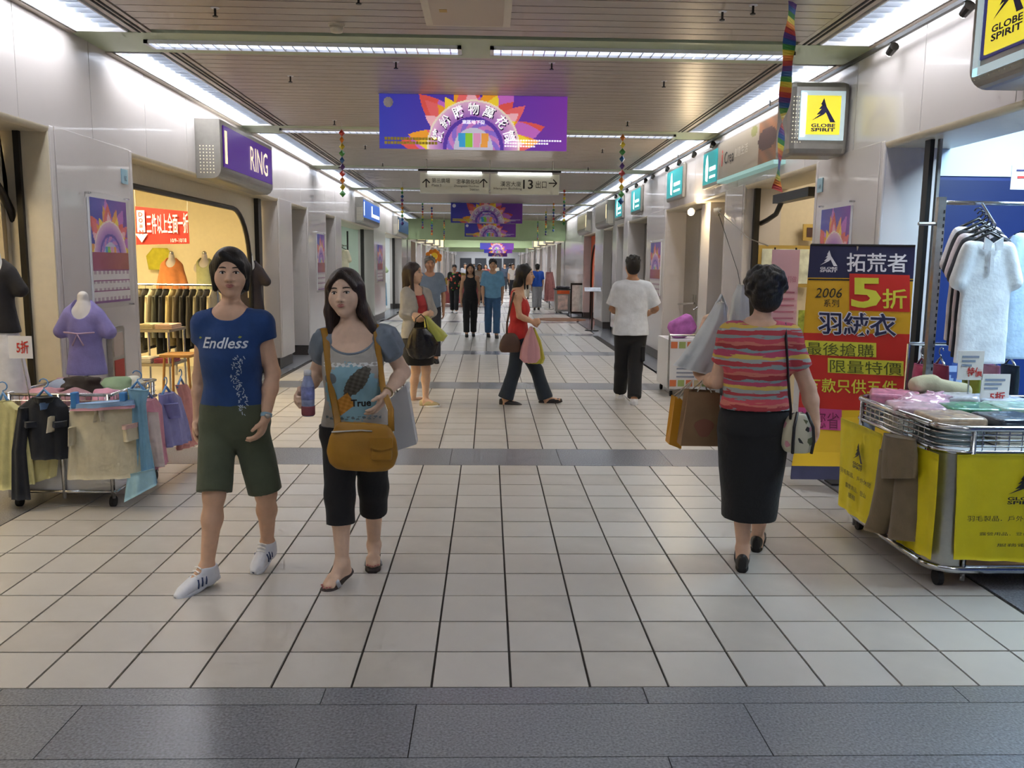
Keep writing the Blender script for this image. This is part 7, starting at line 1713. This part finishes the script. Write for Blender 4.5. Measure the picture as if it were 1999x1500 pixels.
# ---- woman in red, walking in profile
f = Fig('person', 'woman with long black hair in a red sleeveless top and dark jeans walking across', 9.75, dict(
    head=(1026, 537), neck=(1011, 568, 0), shl=(1008, 577, -.14), shr=(1014, 577, .14), ell=(1014, 617, -.18), elr=(1020, 617, .16), wrl=(1039, 629, -.12), wrr=(1040, 629, .06),
    hal=(1052, 627, -.08), har=(1050, 634, .0), hip=(1012, 660), hil=(1013, 666, -.08), hir=(1016, 666, .08), knl=(1004, 724, -.06), knr=(1047, 722, .08),
    anl=(986, 780, -.06), anr=(1066, 780, .07), tol=(1012, 790, -.08), tor=(1093, 781, .06)), yaw=pi/2-.12, hyaw=pi/2-.25, skin='#ddb190', vox=.0085, sex='f', hsize=.97, girth=.95)
f.body(hands=dict(l=dict(curl=.5, n=(0, 1, 0)), r=dict(curl=.5, n=(0, -1, 0))))
f.top(cloth('#c8322e'), hem=-.06, m=.012, arms='', neck=(.10, .05, 1.0, 1.2), straps=.05, extra=([-.2, .3], [.03, .0]))
f.trousers(cloth('#26303c'), r=(.098, .075, .095), end=.97, top=.05, m=.012, name='jeans')
def lh(v):
    H, hs = f.H, f.hs
    v.ell(f.hp(0, -.02, .034), np.array([.088, .104, .096])*hs, H, k=.02)
    v.ell(f.hp(0, -.065, -.06), np.array([.082, .055, .12])*hs, H, k=.03)
    v.cap(f.hp(0, -.08, -.1), f.hp(0, -.165, -.40), .070*hs, .035*hs, k=.03)
    for q in (-1, 1): v.cap(f.hp(q*.075, -.0, .04), f.hp(q*.075, .01, -.16), .02*hs, .014*hs, k=.03)
    v.ell(f.hp(0, .105, -.035), np.array([.09, .085, .095])*hs, H, k=.01, sub=True)
f.hair(m_hair, lh, h=.008)
for a in 'lr': f.shoe(a, m_sd, m_shb, 'pump', name='shoe', h=.007)
fr = f

# ---- man in the white T-shirt, from behind
f = Fig('person', 'man seen from behind in a white T-shirt and black cargo trousers', 10.0, dict(
    head=(1235, 521), neck=(1235, 549), shl=(1209, 563), shr=(1262, 563), ell=(1195, 603, .03), elr=(1280, 603, .03), wrl=(1204, 612, .22), wrr=(1270, 611, .22),
    hal=(1214, 608, .32), har=(1260, 607, .32), hip=(1231, 652), knl=(1214, 716, .1), knr=(1240, 718, -.05), anl=(1210, 768, .22), anr=(1238, 780, -.24), tol=(1208, 770, .40), tor=(1238, 781, -.06)),
    yaw=pi, hyaw=pi, sex='m', skin='#b98a6a', vox=.0085, s_=1.04)
f.body(face=False)
f.top(cloth('#e3e8ee'), hem=-.02, m=.024, frac=.86, r0=.085, r1=.088, neck=(.07, -.01, 1.06, .6), extra=([0, .5], [.03, .0]))
f.trousers(cloth('#15161a'), r=(.105, .085, .080), end=.95, top=.05, m=.02)
f.hair(m_hair, short_hair(f, .004), h=.008)
for a in 'lr': f.shoe(a, m_sole, m_upw, 'sneaker', h=.007)
MB().box(f.P['knr'][0]+.05, f.P['knr'][0]+.10, f.P['knr'][1]-.08, f.P['knr'][1]+.05, f.P['knr'][2]+.08, f.P['knr'][2]+.26).obj('cargo_pocket', cloth('#15161a'), f.root, bevel=.015)

# ---- woman in the grey cardigan
f = Fig('person', 'brown-haired woman in a pale grey cardigan over a red top, arms folded', 9.6, dict(
    head=(808, 533), neck=(808, 563), shl=(795, 573, -.06), shr=(830, 575, .1), ell=(790, 613, -.1), elr=(843, 608, .04), wrl=(825, 617, -.20), wrr=(826, 624, -.14),
    hal=(846, 610, -.24), har=(808, 622, -.22), hip=(815, 657), hil=(808, 662, -.05), hir=(826, 662, .06), knl=(812, 724, .12), knr=(832, 722, -.03), anl=(806, 782, .35), anr=(831, 782, -.05), tol=(822, 778, .38), tor=(852, 790, -.12)),
    yaw=.75, hyaw=1.25, skin='#dcb598', vox=.0085, hsize=.98)
f.body(hands=dict(l=dict(curl=.6, n=(0, 1, 0)), r=dict(curl=.6, n=(0, 1, 0))))
f.top(cloth('#b4393a'), hem=.0, m=.012, arms='', neck=(.10, .05, 1.02, 1.0), straps=.055, name='red_top')
def opening(v): v.loft(f.tp(0, .11, -.2), f.T, [0, .3, .6, .9], [.09, .075, .055, .05], [.09, .09, .09, .09], k=.01, sub=True)
f.top(cloth('#a9a69e'), hem=-.02, m=.028, frac=1, fore=.5, r0=.07, r1=.05, neck=(.085, .03, 1.02, 1.0), name='cardigan', open_=opening)
zz = at(825, 712, Y=9.6).z
f.skirt(cloth('#141416'), [zz, zz+.15, .75, .92, 1.0], [.19, .185, .175, .16, .14], [.17, .165, .15, .13, .11])
def lh2(v):
    H, hs = f.H, f.hs
    v.ell(f.hp(0, -.02, .034), np.array([.090, .104, .096])*hs, H, k=.02)
    v.cap(f.hp(0, -.06, -.02), f.hp(.0, -.08, -.22), .085*hs, .06*hs, k=.03)
    for q in (-1, 1): v.cap(f.hp(q*.078, -.0, .03), f.hp(q*.085, .02, -.24), .026*hs, .024*hs, k=.03)
    v.ell(f.hp(0, .105, -.035), np.array([.066, .085, .095])*hs, H, k=.01, sub=True)
f.hair(m_hairb, lh2, h=.008)
m_gold = mat('gold_canvas', '#b3a57e', rough=.6)
for a in 'lr': f.shoe(a, m_sole, m_gold, 'pump', h=.007)
fc = f

# ---- people further off: standing or walking figures
def std(px, py_h, Y, Ht, yaw, stride=.18, swing=.1, ph=1, out=.1):
    """joints of an upright walker whose head is at photograph pixel (px, py_h)"""
    b = np.array(at(px, py_h, Y=Y)); b[2] = 0; fw = np.array([sin(yaw), -cos(yaw), 0]); lt = np.array([cos(yaw), sin(yaw), 0]); k = Ht/1.65
    if lt[0] < -.3: lt = -lt
    u = np.array([0, 0, 1.]); P = {}
    P['head'] = b+u*Ht*.932+fw*.02; P['neck'] = b+u*Ht*.835; P['hip'] = b+u*Ht*.52
    for a, q in (('l', -1), ('r', 1)):
        st = stride*q*ph
        P['sh'+a] = b+u*Ht*.81+lt*q*.155*k; P['el'+a] = b+u*Ht*.635+lt*q*(.16+out)*k-fw*st*swing*2; P['wr'+a] = b+u*Ht*.49+lt*q*(.155+out)*k-fw*st*swing*3+fw*.05
        P['ha'+a] = P['wr'+a]-u*.1*k+fw*.02; P['hi'+a] = b+u*Ht*.50+lt*q*.085*k
        P['kn'+a] = b+u*Ht*.285+lt*q*.085*k+fw*(st*.6+.03); P['an'+a] = b+u*Ht*.052+lt*q*.08*k+fw*st; P['to'+a] = P['an'+a]+fw*.16*k-u*Ht*.034
    return P
def walker(label, px, py_h, Y, Ht, yaw, sex, top, bottom, hair=m_hair, skin='#c39878', vox=.012, long=False, hem=.0, frac=.6, loose=.02, shoes='#1b1a1a', skirt=False, straps=None, arms='lr', stride=.18, ph=1, group=None, face=None, topm=None, pr=(.1, .08, .075), out=.05):
    f = Fig('person', label, Y, {}, yaw=yaw, hyaw=yaw, sex=sex, skin=skin, vox=vox, s_=Ht/1.65, PW=std(px, py_h, Y, Ht, yaw, stride, ph=ph, out=out))
    if group: f.root['group'] = group
    f.body(face=(abs(yaw) < 1.7) if face is None else face)
    f.top(topm or cloth(top), hem=hem, m=loose, frac=frac, r0=.078, r1=.075, neck=(.08, .02, 1.03, .9), straps=straps, arms=arms)
    if skirt: f.skirt(cloth(bottom), [.45, .6, .8, .95], [.19, .185, .17, .14], [.16, .155, .14, .11])
    else: f.trousers(cloth(bottom), r=pr, end=.97, top=max(.05, hem+.05), m=.014)
    if long:
        def lf(v):
            H, hs = f.H, f.hs
            v.ell(f.hp(0, -.02, .034), np.array([.090, .104, .096])*hs, H, k=.02); v.cap(f.hp(0, -.06, -.02), f.hp(.0, -.075, -.28), .08*hs, .06*hs, k=.03)
            for q in (-1, 1): v.cap(f.hp(q*.078, -.0, .03), f.hp(q*.09, .02, -.26), .024*hs, .022*hs, k=.03)
            v.ell(f.hp(0, .105, -.035), np.array([.066, .085, .095])*hs, H, k=.01, sub=True)
        f.hair(hair, lf, h=vox*.9)
    else: f.hair(hair, short_hair(f, .008), h=vox*.9)
    for a in 'lr': f.shoe(a, mat('dark_sole', '#141212', rough=.6), mat('shoe_'+shoes, shoes, rough=.5), 'pump', h=vox*.8)
    return f
walker('elderly man with thin grey hair in a slate blue short-sleeved shirt', 839, 518, 14.0, 1.70, .15, 'm', '#6f7f95', '#23252e', hair=m_hairg, skin='#b98b70', vox=.010, hem=-.02, frac=.8, out=.06)
walker('woman in a black sleeveless top and black trousers walking beside the pale blue T-shirt', 918, 533, 19.0, 1.60, .05, 'f', '#141315', '#131315', hair=m_hairb, vox=.010, long=True, hem=-.12, straps=.05, arms='', loose=.014, stride=-.1)
walker('man in a pale blue T-shirt and blue jeans walking towards the camera', 962, 522, 18.8, 1.70, .05, 'm', '#6a9cbc', '#365a80', vox=.010, hem=-.04, frac=.85, loose=.026, stride=.16)
def floral():
    m = bpy.data.materials.new('floral_print'); m.use_nodes = True; nt = m.node_tree; b = nt.nodes['Principled BSDF']; b.inputs['Roughness'].default_value = .8
    tc = nt.nodes.new('ShaderNodeTexCoord'); vo = nt.nodes.new('ShaderNodeTexVoronoi'); vo.inputs['Scale'].default_value = 11; nt.links.new(tc.outputs['Object'], vo.inputs['Vector'])
    cr = nt.nodes.new('ShaderNodeValToRGB'); cr.color_ramp.interpolation = 'CONSTANT'; e = cr.color_ramp.elements; e[0].color = (*hexc('#c8503c'), 1); e[1].position = .3; e[1].color = (*hexc('#4fa43a'), 1)
    for p_, c_ in ((.5, '#15170f'), (.72, '#d9776a'), (.85, '#15170f')): q = e.new(p_); q.color = (*hexc(c_), 1)
    sx_ = nt.nodes.new('ShaderNodeSeparateXYZ'); nt.links.new(vo.outputs['Color'], sx_.inputs[0]); nt.links.new(sx_.outputs[0], cr.inputs['Fac'])
    mx = nt.nodes.new('ShaderNodeMix'); mx.data_type = 'RGBA'; lt = nt.nodes.new('ShaderNodeMath'); lt.operation = 'GREATER_THAN'; lt.inputs[1].default_value = .42
    nt.links.new(vo.outputs['Distance'], lt.inputs[0]); nt.links.new(lt.outputs[0], mx.inputs[0]); nt.links.new(cr.outputs['Color'], mx.inputs[6]); mx.inputs[7].default_value = (*hexc('#15170f'), 1)
    nt.links.new(mx.outputs[2], b.inputs['Base Color']); return m
walker('woman in a black floral blouse with red and green flowers, far down the corridor', 887, 528, 28.3, 1.56, .0, 'f', '#15170f', '#141417', vox=.012, topm=floral(), hem=-.14, frac=.75, loose=.035, shoes='#d8d8d8', stride=.2)
walker('man seen from behind in a royal blue T-shirt and pale grey trousers', 1049, 524, 30.5, 1.62, pi, 'm', '#1f4fae', '#9a9a9c', vox=.012, hem=-.02, frac=.8, loose=.035, stride=.1, pr=(.11, .1, .1))
G = 'distant passers-by'
far = [(936, 540, 36, 1.62, 0, 'f', '#c9c4c0', '#3a4252'), (1015, 541, 37, 1.60, pi, 'f', '#7a6a86', '#2a2a30'), (1001, 546, 42, 1.65, .2, 'm', '#d8d2c8', '#22242c'), (1028, 545, 40, 1.66, pi, 'm', '#dcdcdc', '#b5ac9a'),
       (948, 548, 46, 1.6, 0, 'f', '#8a3c3a', '#2b2b2e'), (908, 546, 44, 1.64, 0, 'm', '#b9bcc4', '#2a3446'), (985, 551, 52, 1.66, 0, 'm', '#3e4a5c', '#22242c'), (1012, 552, 54, 1.6, pi, 'f', '#c8a2a8', '#333'), (925, 552, 56, 1.62, 0, 'm', '#6b7480', '#202126'), (968, 553, 60, 1.64, 0, 'f', '#d6cfc0', '#3a3a44'), (995, 554, 64, 1.66, pi, 'm', '#44506a', '#26262c')]
fl = ['pale blouse', 'dull purple top, seen from behind', 'cream shirt', 'white shirt, seen from behind', 'dark red top', 'light grey shirt', 'slate shirt', 'pink top, seen from behind', 'grey shirt', 'beige blouse', 'navy shirt, seen from behind']
for (px, py, Y, Ht, yw, sx_, t, b_), l_ in zip(far, fl):
    if len(b_) == 4: b_ = '#333333'
    walker('distant person in a %s' % l_, px, py-6, Y, Ht, yw, sx_, t, b_, vox=.02, face=False, long=(sx_ == 'f'), group=G, loose=.03)
# ================================================================== things people carry
def slab_px(name, label, cat, quad, Y, thick, mtl, handles=None, hm=None, group=None, extra=None):
    """paper bag: front quad given as photograph pixels (bl, br, tr, tl) at distance Y, with gusset sides"""
    q = [at(x, y, Y=Y) for x, y in quad]; lo = min(p.z for p in q); c = sum(q, Vector())/4
    t = thing(name, (c.x, Y, lo), label, cat, group); d = Vector((0, thick, 0)); mid = [q[2].lerp(q[1], .0), q[3]]
    vs = [tuple(p) for p in q]+[tuple(p+d) for p in q]
    g = [(q[i]+d/2)+(c-q[i])*.06 for i in (2, 3)]
    mb = MB().add(vs, [(0, 1, 2, 3), (7, 6, 5, 4), (0, 4, 5, 1)]); mb.obj('paper_panels', mtl, t)
    i1, i2 = q[2]+d*.5-(q[2]-q[3]).normalized()*.03, q[3]+d*.5+(q[2]-q[3]).normalized()*.03
    m1, m2 = q[1]+d*.5, q[0]+d*.5
    MB().add([q[1], m1, i1, q[2], q[1]+d, q[2]+d], [(0, 1, 2, 3), (1, 4, 5, 2)]).obj('gusset', mtl, t); MB().add([q[0], m2, i2, q[3], q[0]+d, q[3]+d], [(3, 2, 1, 0), (2, 5, 4, 1)]).obj('gusset', mtl, t)
    if handles is not None:
        for off in (0, thick):
            a, b_ = q[3].lerp(q[2], .28)+Vector((0, off, 0)), q[3].lerp(q[2], .72)+Vector((0, off, 0)); top = Vector(handles)
            MB().tube([a, a.lerp(top, .8), top, b_.lerp(top, .8), b_], .004, 6).obj('handle', hm or mat('cord', '#cfc6b8', rough=.7), t, True)
    if extra: extra(t, q)
    return t
def soft_bag(name, label, rows, Y, thick, mtl, handle=None, fold=.012, seed=0, hm=None, group=None):
    R_ = px_rows(rows, Y=Y); c = (R_[0][0]+R_[0][1])/2
    t = thing(name, (c.x, Y, min(R_[-1][0].z, R_[-1][1].z)), label, 'bag', group); drape(R_, (0, -1, 0), thick, fold, 4, seed=seed, n=32).obj('sack', mtl, t, True)
    if handle:
        for h_ in handle: MB().tube([at(x, y, Y=Y+(d if d else 0)) for x, y, d in h_], .012, 8, flat=.5).obj('handle', hm or mtl, t, True)
    return t
m_must = mat('mustard_leather', '#a9791f', rough=.45, noise=.12, nscale=10, bump=.3, bscale=18)
# mustard shoulder bag
Yg = 4.0; p = at(708, 872, Y=Yg); w_, h_ = .165, .115
t = thing('shoulder_bag', (p.x, Yg, p.z-h_), 'mustard leather shoulder bag hanging in front of the grey T-shirt woman', 'bag')
v = Vox(np.array([p.x-.22, Yg-.1, p.z-.17]), np.array([p.x+.22, Yg+.1, p.z+.16]), .006)
A = np.eye(3); tl = -.05; A[0] = [cos(tl), 0, sin(tl)]; A[2] = [-sin(tl), 0, cos(tl)]
v.loft([p.x, Yg, p.z], A, np.array([-.115, -.09, -.03, .04, .10, .115]), [.12, .155, .172, .16, .13, .11], [.03, .05, .055, .045, .022, .012], n=2.6); vmesh('body', v, m_must, t, 2, .003)
v = Vox(np.array([p.x+.02, Yg-.1, p.z-.08]), np.array([p.x+.16, Yg, p.z+.1]), .005); v.loft([p.x+.095, Yg-.045, p.z-.055], np.eye(3), [0, .02, .09, .105], [.048, .05, .05, .046], [.016, .02, .02, .012], n=4); vmesh('pocket', v, m_must, t, 1)
MB().prism([(-.055, .0), (.055, 0), (.055, -.045), (0, -.06), (-.055, -.045)], (p.x+.095, Yg-.066, p.z+.055), UX, UZ, .006).obj('pocket_flap', m_must, t)
MB().tube([(p.x-.14, Yg-.03, p.z+.075), (p.x, Yg-.035, p.z+.085), (p.x+.05, Yg-.03, p.z+.08)], .004, 6).obj('zip', m_steel, t)
bv = bvh_of(*fg.parts['shirt'])
def on_shirt(px, py, out=.012):
    d = np.array(at(px, py, Y=4.)) - CAMP; h = bv.ray_cast(Vector(CAMP), Vector(nrm(d)), 9.)
    return (Vector(h[0])-Vector(nrm(d))*out) if h[0] is not None else at(px, py, Y=4.16)
MB().tube([at(628, 646, Y=4.27), at(632, 642, Y=4.19)]+[on_shirt(x, y) for x, y in ((636, 660), (639, 690), (642, 720), (647, 760), (654, 795))]+[at(660, 830, Y=4.02), at(655, 862, Y=4.0)], .017, 8, flat=.25).obj('strap', m_must, t, True)
MB().tube([at(733, 634, Y=4.33), at(734, 634, Y=4.22)]+[on_shirt(x, y) for x, y in ((735, 655), (738, 680), (742, 715), (748, 760))]+[at(763, 800, Y=4.03), at(764, 842, Y=4.0)], .015, 8, flat=.25).obj('strap', m_must, t, True)
# drink bottle
hb = fg.P['wrl']; pc = at(602, 812, Y=4.04); t = thing('drink_bottle', pc, 'plastic drink bottle with a white cap in the hand of the grey T-shirt woman', 'bottle')
hB = at(599, 722, Y=4.04).z-pc.z
MB().lathe([(.026, 0), (.030, .006), (.031, hB*.35), (.029, hB*.42), (.031, hB*.5), (.030, hB*.68), (.020, hB*.82), (.016, hB*.88)], pc, 20).obj('bottle_body', mat('bottle_plastic', '#9aa3c4', rough=.12, noise=.35, nscale=22), t, True)
MB().lathe([(.0315, hB*.36), (.032, hB*.38), (.032, hB*.62), (.0315, hB*.64)], pc, 20).obj('label_sleeve', mat('bottle_label', '#7f86b8', rough=.3, noise=.5, nscale=30), t, True); MB().lathe([(.0305, .004), (.0325, .01), (.0325, hB*.2), (.031, hB*.22)], pc, 20).obj('drink', mat('drink_red', '#8e4a52', rough=.2), t, True)
MB().lathe([(.018, hB*.88), (.018, hB*.98), (.015, hB)], pc, 16).obj('cap', m_white, t, True)
m_wp = mat('white_paper', '#d9dadd', rough=.5); slab_px('paper_bag', 'white paper shopping bag beside the grey T-shirt woman', 'bag', ((772, 881), (813, 868), (793, 752), (762, 778)), 4.42, .11, m_wp, handles=at(770, 722, Y=4.40))
# bags of the striped-top woman
m_pl = mat('white_plastic', '#d5dadb', rough=.3, noise=.04, nscale=8, bump=.4, bscale=14)
soft_bag('plastic_bag', 'large white plastic carrier bag swinging from the striped-top woman', [(1399, 1412, 590), (1380, 1420, 622), (1352, 1416, 665), (1326, 1402, (700, 712)), (1314, 1392, (713, 734))], 4.66, .07, m_pl, handle=[[(1383, 632, 0), (1396, 598, 0), (1408, 576, 0), (1418, 600, .03), (1414, 632, .03)]])
soft_bag('plastic_bag', 'second white plastic bag held up in front of the striped-top woman', [(1441, 1450, 556), (1430, 1462, 580), (1424, 1464, 620), (1420, 1455, 655)], 4.78, .05, m_pl)
def stamp(t, q):
    c = q[0].lerp(q[2], .45); mb = MB(); mb.prism([(.05*cos(a)*(1+.2*sin(3*a)), .05*sin(a)) for a in np.linspace(0, 2*pi, 16)[:-1]], (c.x+.03, c.y-.003, c.z-.03), UX, UZ, .001); mb.obj('stamp', mat('faded_red', '#8d5a45', rough=.7), t)
slab_px('paper_bag', 'brown paper shopping bag hanging from the forearm of the striped-top woman', 'bag', ((1329, 871), (1403, 872), (1406, 768), (1344, 764)), 4.46, .10, mat('kraft_paper', '#8a6a49', rough=.7, noise=.12, nscale=8), handles=at(1376, 738, Y=4.52), extra=stamp)
slab_px('paper_bag', 'yellow shopping bag behind the brown paper bag', 'bag', ((1306, 868), (1330, 877), (1338, 784), (1318, 776)), 4.60, .10, mat('amber_paper', '#d2941f', rough=.5), handles=at(1352, 742, Y=4.58))
Yh = 4.22; p = at(1557, 848, Y=Yh); t = thing('handbag', (p.x, Yh, p.z-.09), 'cream floral handbag on a black shoulder strap', 'bag')
v = Vox(np.array([p.x-.12, Yh-.11, p.z-.13]), np.array([p.x+.12, Yh+.11, p.z+.15]), .006); v.loft([p.x, Yh, p.z-.09], np.eye(3), [0, .03, .08, .14, .18, .20], [.06, .078, .082, .07, .05, .03], [.055, .065, .068, .06, .045, .03], n=2.6)
def flo():
    m = bpy.data.materials.new('floral_canvas'); m.use_nodes = True; nt = m.node_tree; b = nt.nodes['Principled BSDF']; b.inputs['Roughness'].default_value = .5
    tc = nt.nodes.new('ShaderNodeTexCoord'); vo = nt.nodes.new('ShaderNodeTexVoronoi'); vo.inputs['Scale'].default_value = 34; nt.links.new(tc.outputs['Object'], vo.inputs['Vector'])
    sx_ = nt.nodes.new('ShaderNodeSeparateXYZ'); nt.links.new(vo.outputs['Color'], sx_.inputs[0]); cr = nt.nodes.new('ShaderNodeValToRGB'); cr.color_ramp.interpolation = 'CONSTANT'; e = cr.color_ramp.elements
    e[0].color = (*hexc('#cfc8ae'), 1); e[1].position = .45; e[1].color = (*hexc('#c98a94'), 1)
    for p_, c_ in ((.56, '#cfc8ae'), (.72, '#6f7350'), (.80, '#cfc8ae'), (.92, '#2b2a26')): q = e.new(p_); q.color = (*hexc(c_), 1)
    nt.links.new(sx_.outputs[0], cr.inputs['Fac']); nt.links.new(cr.outputs['Color'], b.inputs['Base Color']); return m
vmesh('body', v, flo(), t, 2)
for x in (-.045, .05): MB().tube([(p.x+x, Yh-.068, p.z-.085), (p.x+x*1.1, Yh-.078, p.z-.02), (p.x+x, Yh-.07, p.z+.05), (p.x+x*.5, Yh-.04, p.z+.12)], .008, 8).obj('trim', m_shb, t, True)
bv = bvh_of(*fs_.parts['shirt'])
MB().tube([(p.x-.05, Yh-.02, p.z+.08), at(1544, 800, Y=4.20)]+[on_shirt(x, y, .008) for x, y in ((1541, 770), (1538, 730), (1536, 690), (1534, 660))]+[at(1532, 634, Y=4.32), at(1528, 634, Y=4.42)], .013, 8, flat=.4).obj('strap', m_shb, t, True)
# bags of the woman in red
m_bl = mat('brown_leather', '#53392b', rough=.45, noise=.15, nscale=14); Yq = 9.52; p = at(996, 671, Y=Yq); t = thing('shoulder_bag', (p.x, Yq, p.z-.1), 'brown leather shoulder bag of the woman in red', 'bag')
v = Vox(np.array([p.x-.18, Yq-.1, p.z-.15]), np.array([p.x+.18, Yq+.1, p.z+.18]), .009); v.loft([p.x, Yq, p.z-.1], np.eye(3), [0, .04, .12, .19, .22], [.10, .125, .115, .08, .05], [.04, .05, .045, .03, .015], n=2.6); vmesh('body', v, m_bl, t, 2, .004)
MB().tube([(p.x-.04, Yq, p.z+.09), at(990, 630, Y=9.5), at(996, 600, Y=9.5), at(1003, 573, Y=9.56), at(1006, 569, Y=9.68)], .012, 8).obj('strap', m_bl, t, True)
soft_bag('plastic_bag', 'pink plastic carrier bag held by the woman in red', [(1034, 1040, 638), (1026, 1046, 655), (1016, 1054, 680), (1014, 1055, 700), (1022, 1048, 708)], 9.50, .07, mat('pink_plastic', '#cf9aa0', rough=.35, bump=.4, bscale=14))
soft_bag('plastic_bag', 'yellow plastic bag behind the pink one of the woman in red', [(1040, 1044, 640), (1040, 1056, 665), (1036, 1064, 700), (1030, 1060, 710)], 9.66, .05, mat('yellow_plastic', '#c9c04a', rough=.35, bump=.4, bscale=14))
# bags of the cardigan woman
soft_bag('tote_bag', 'glossy black tote bag of the cardigan woman', [(806, 832, 640), (798, 846, 655), (792, 856, (680, 672)), (798, 850, 694), (806, 838, 700)], 9.22, .08, mat('patent_black', '#1c1a1c', rough=.2, noise=.2, bump=.5, bscale=16), handle=[[(808, 645, 0), (812, 622, .02), (822, 614, .03), (830, 622, .02), (834, 644, 0)]])
soft_bag('plastic_bag', 'lime yellow plastic bag held by the cardigan woman', [(828, 836, 617), (828, 850, 632), (829, 868, 648), (834, 874, (660, 655)), (842, 866, 666)], 9.32, .06, mat('lime_plastic', '#bfc25a', rough=.35, bump=.4, bscale=14))
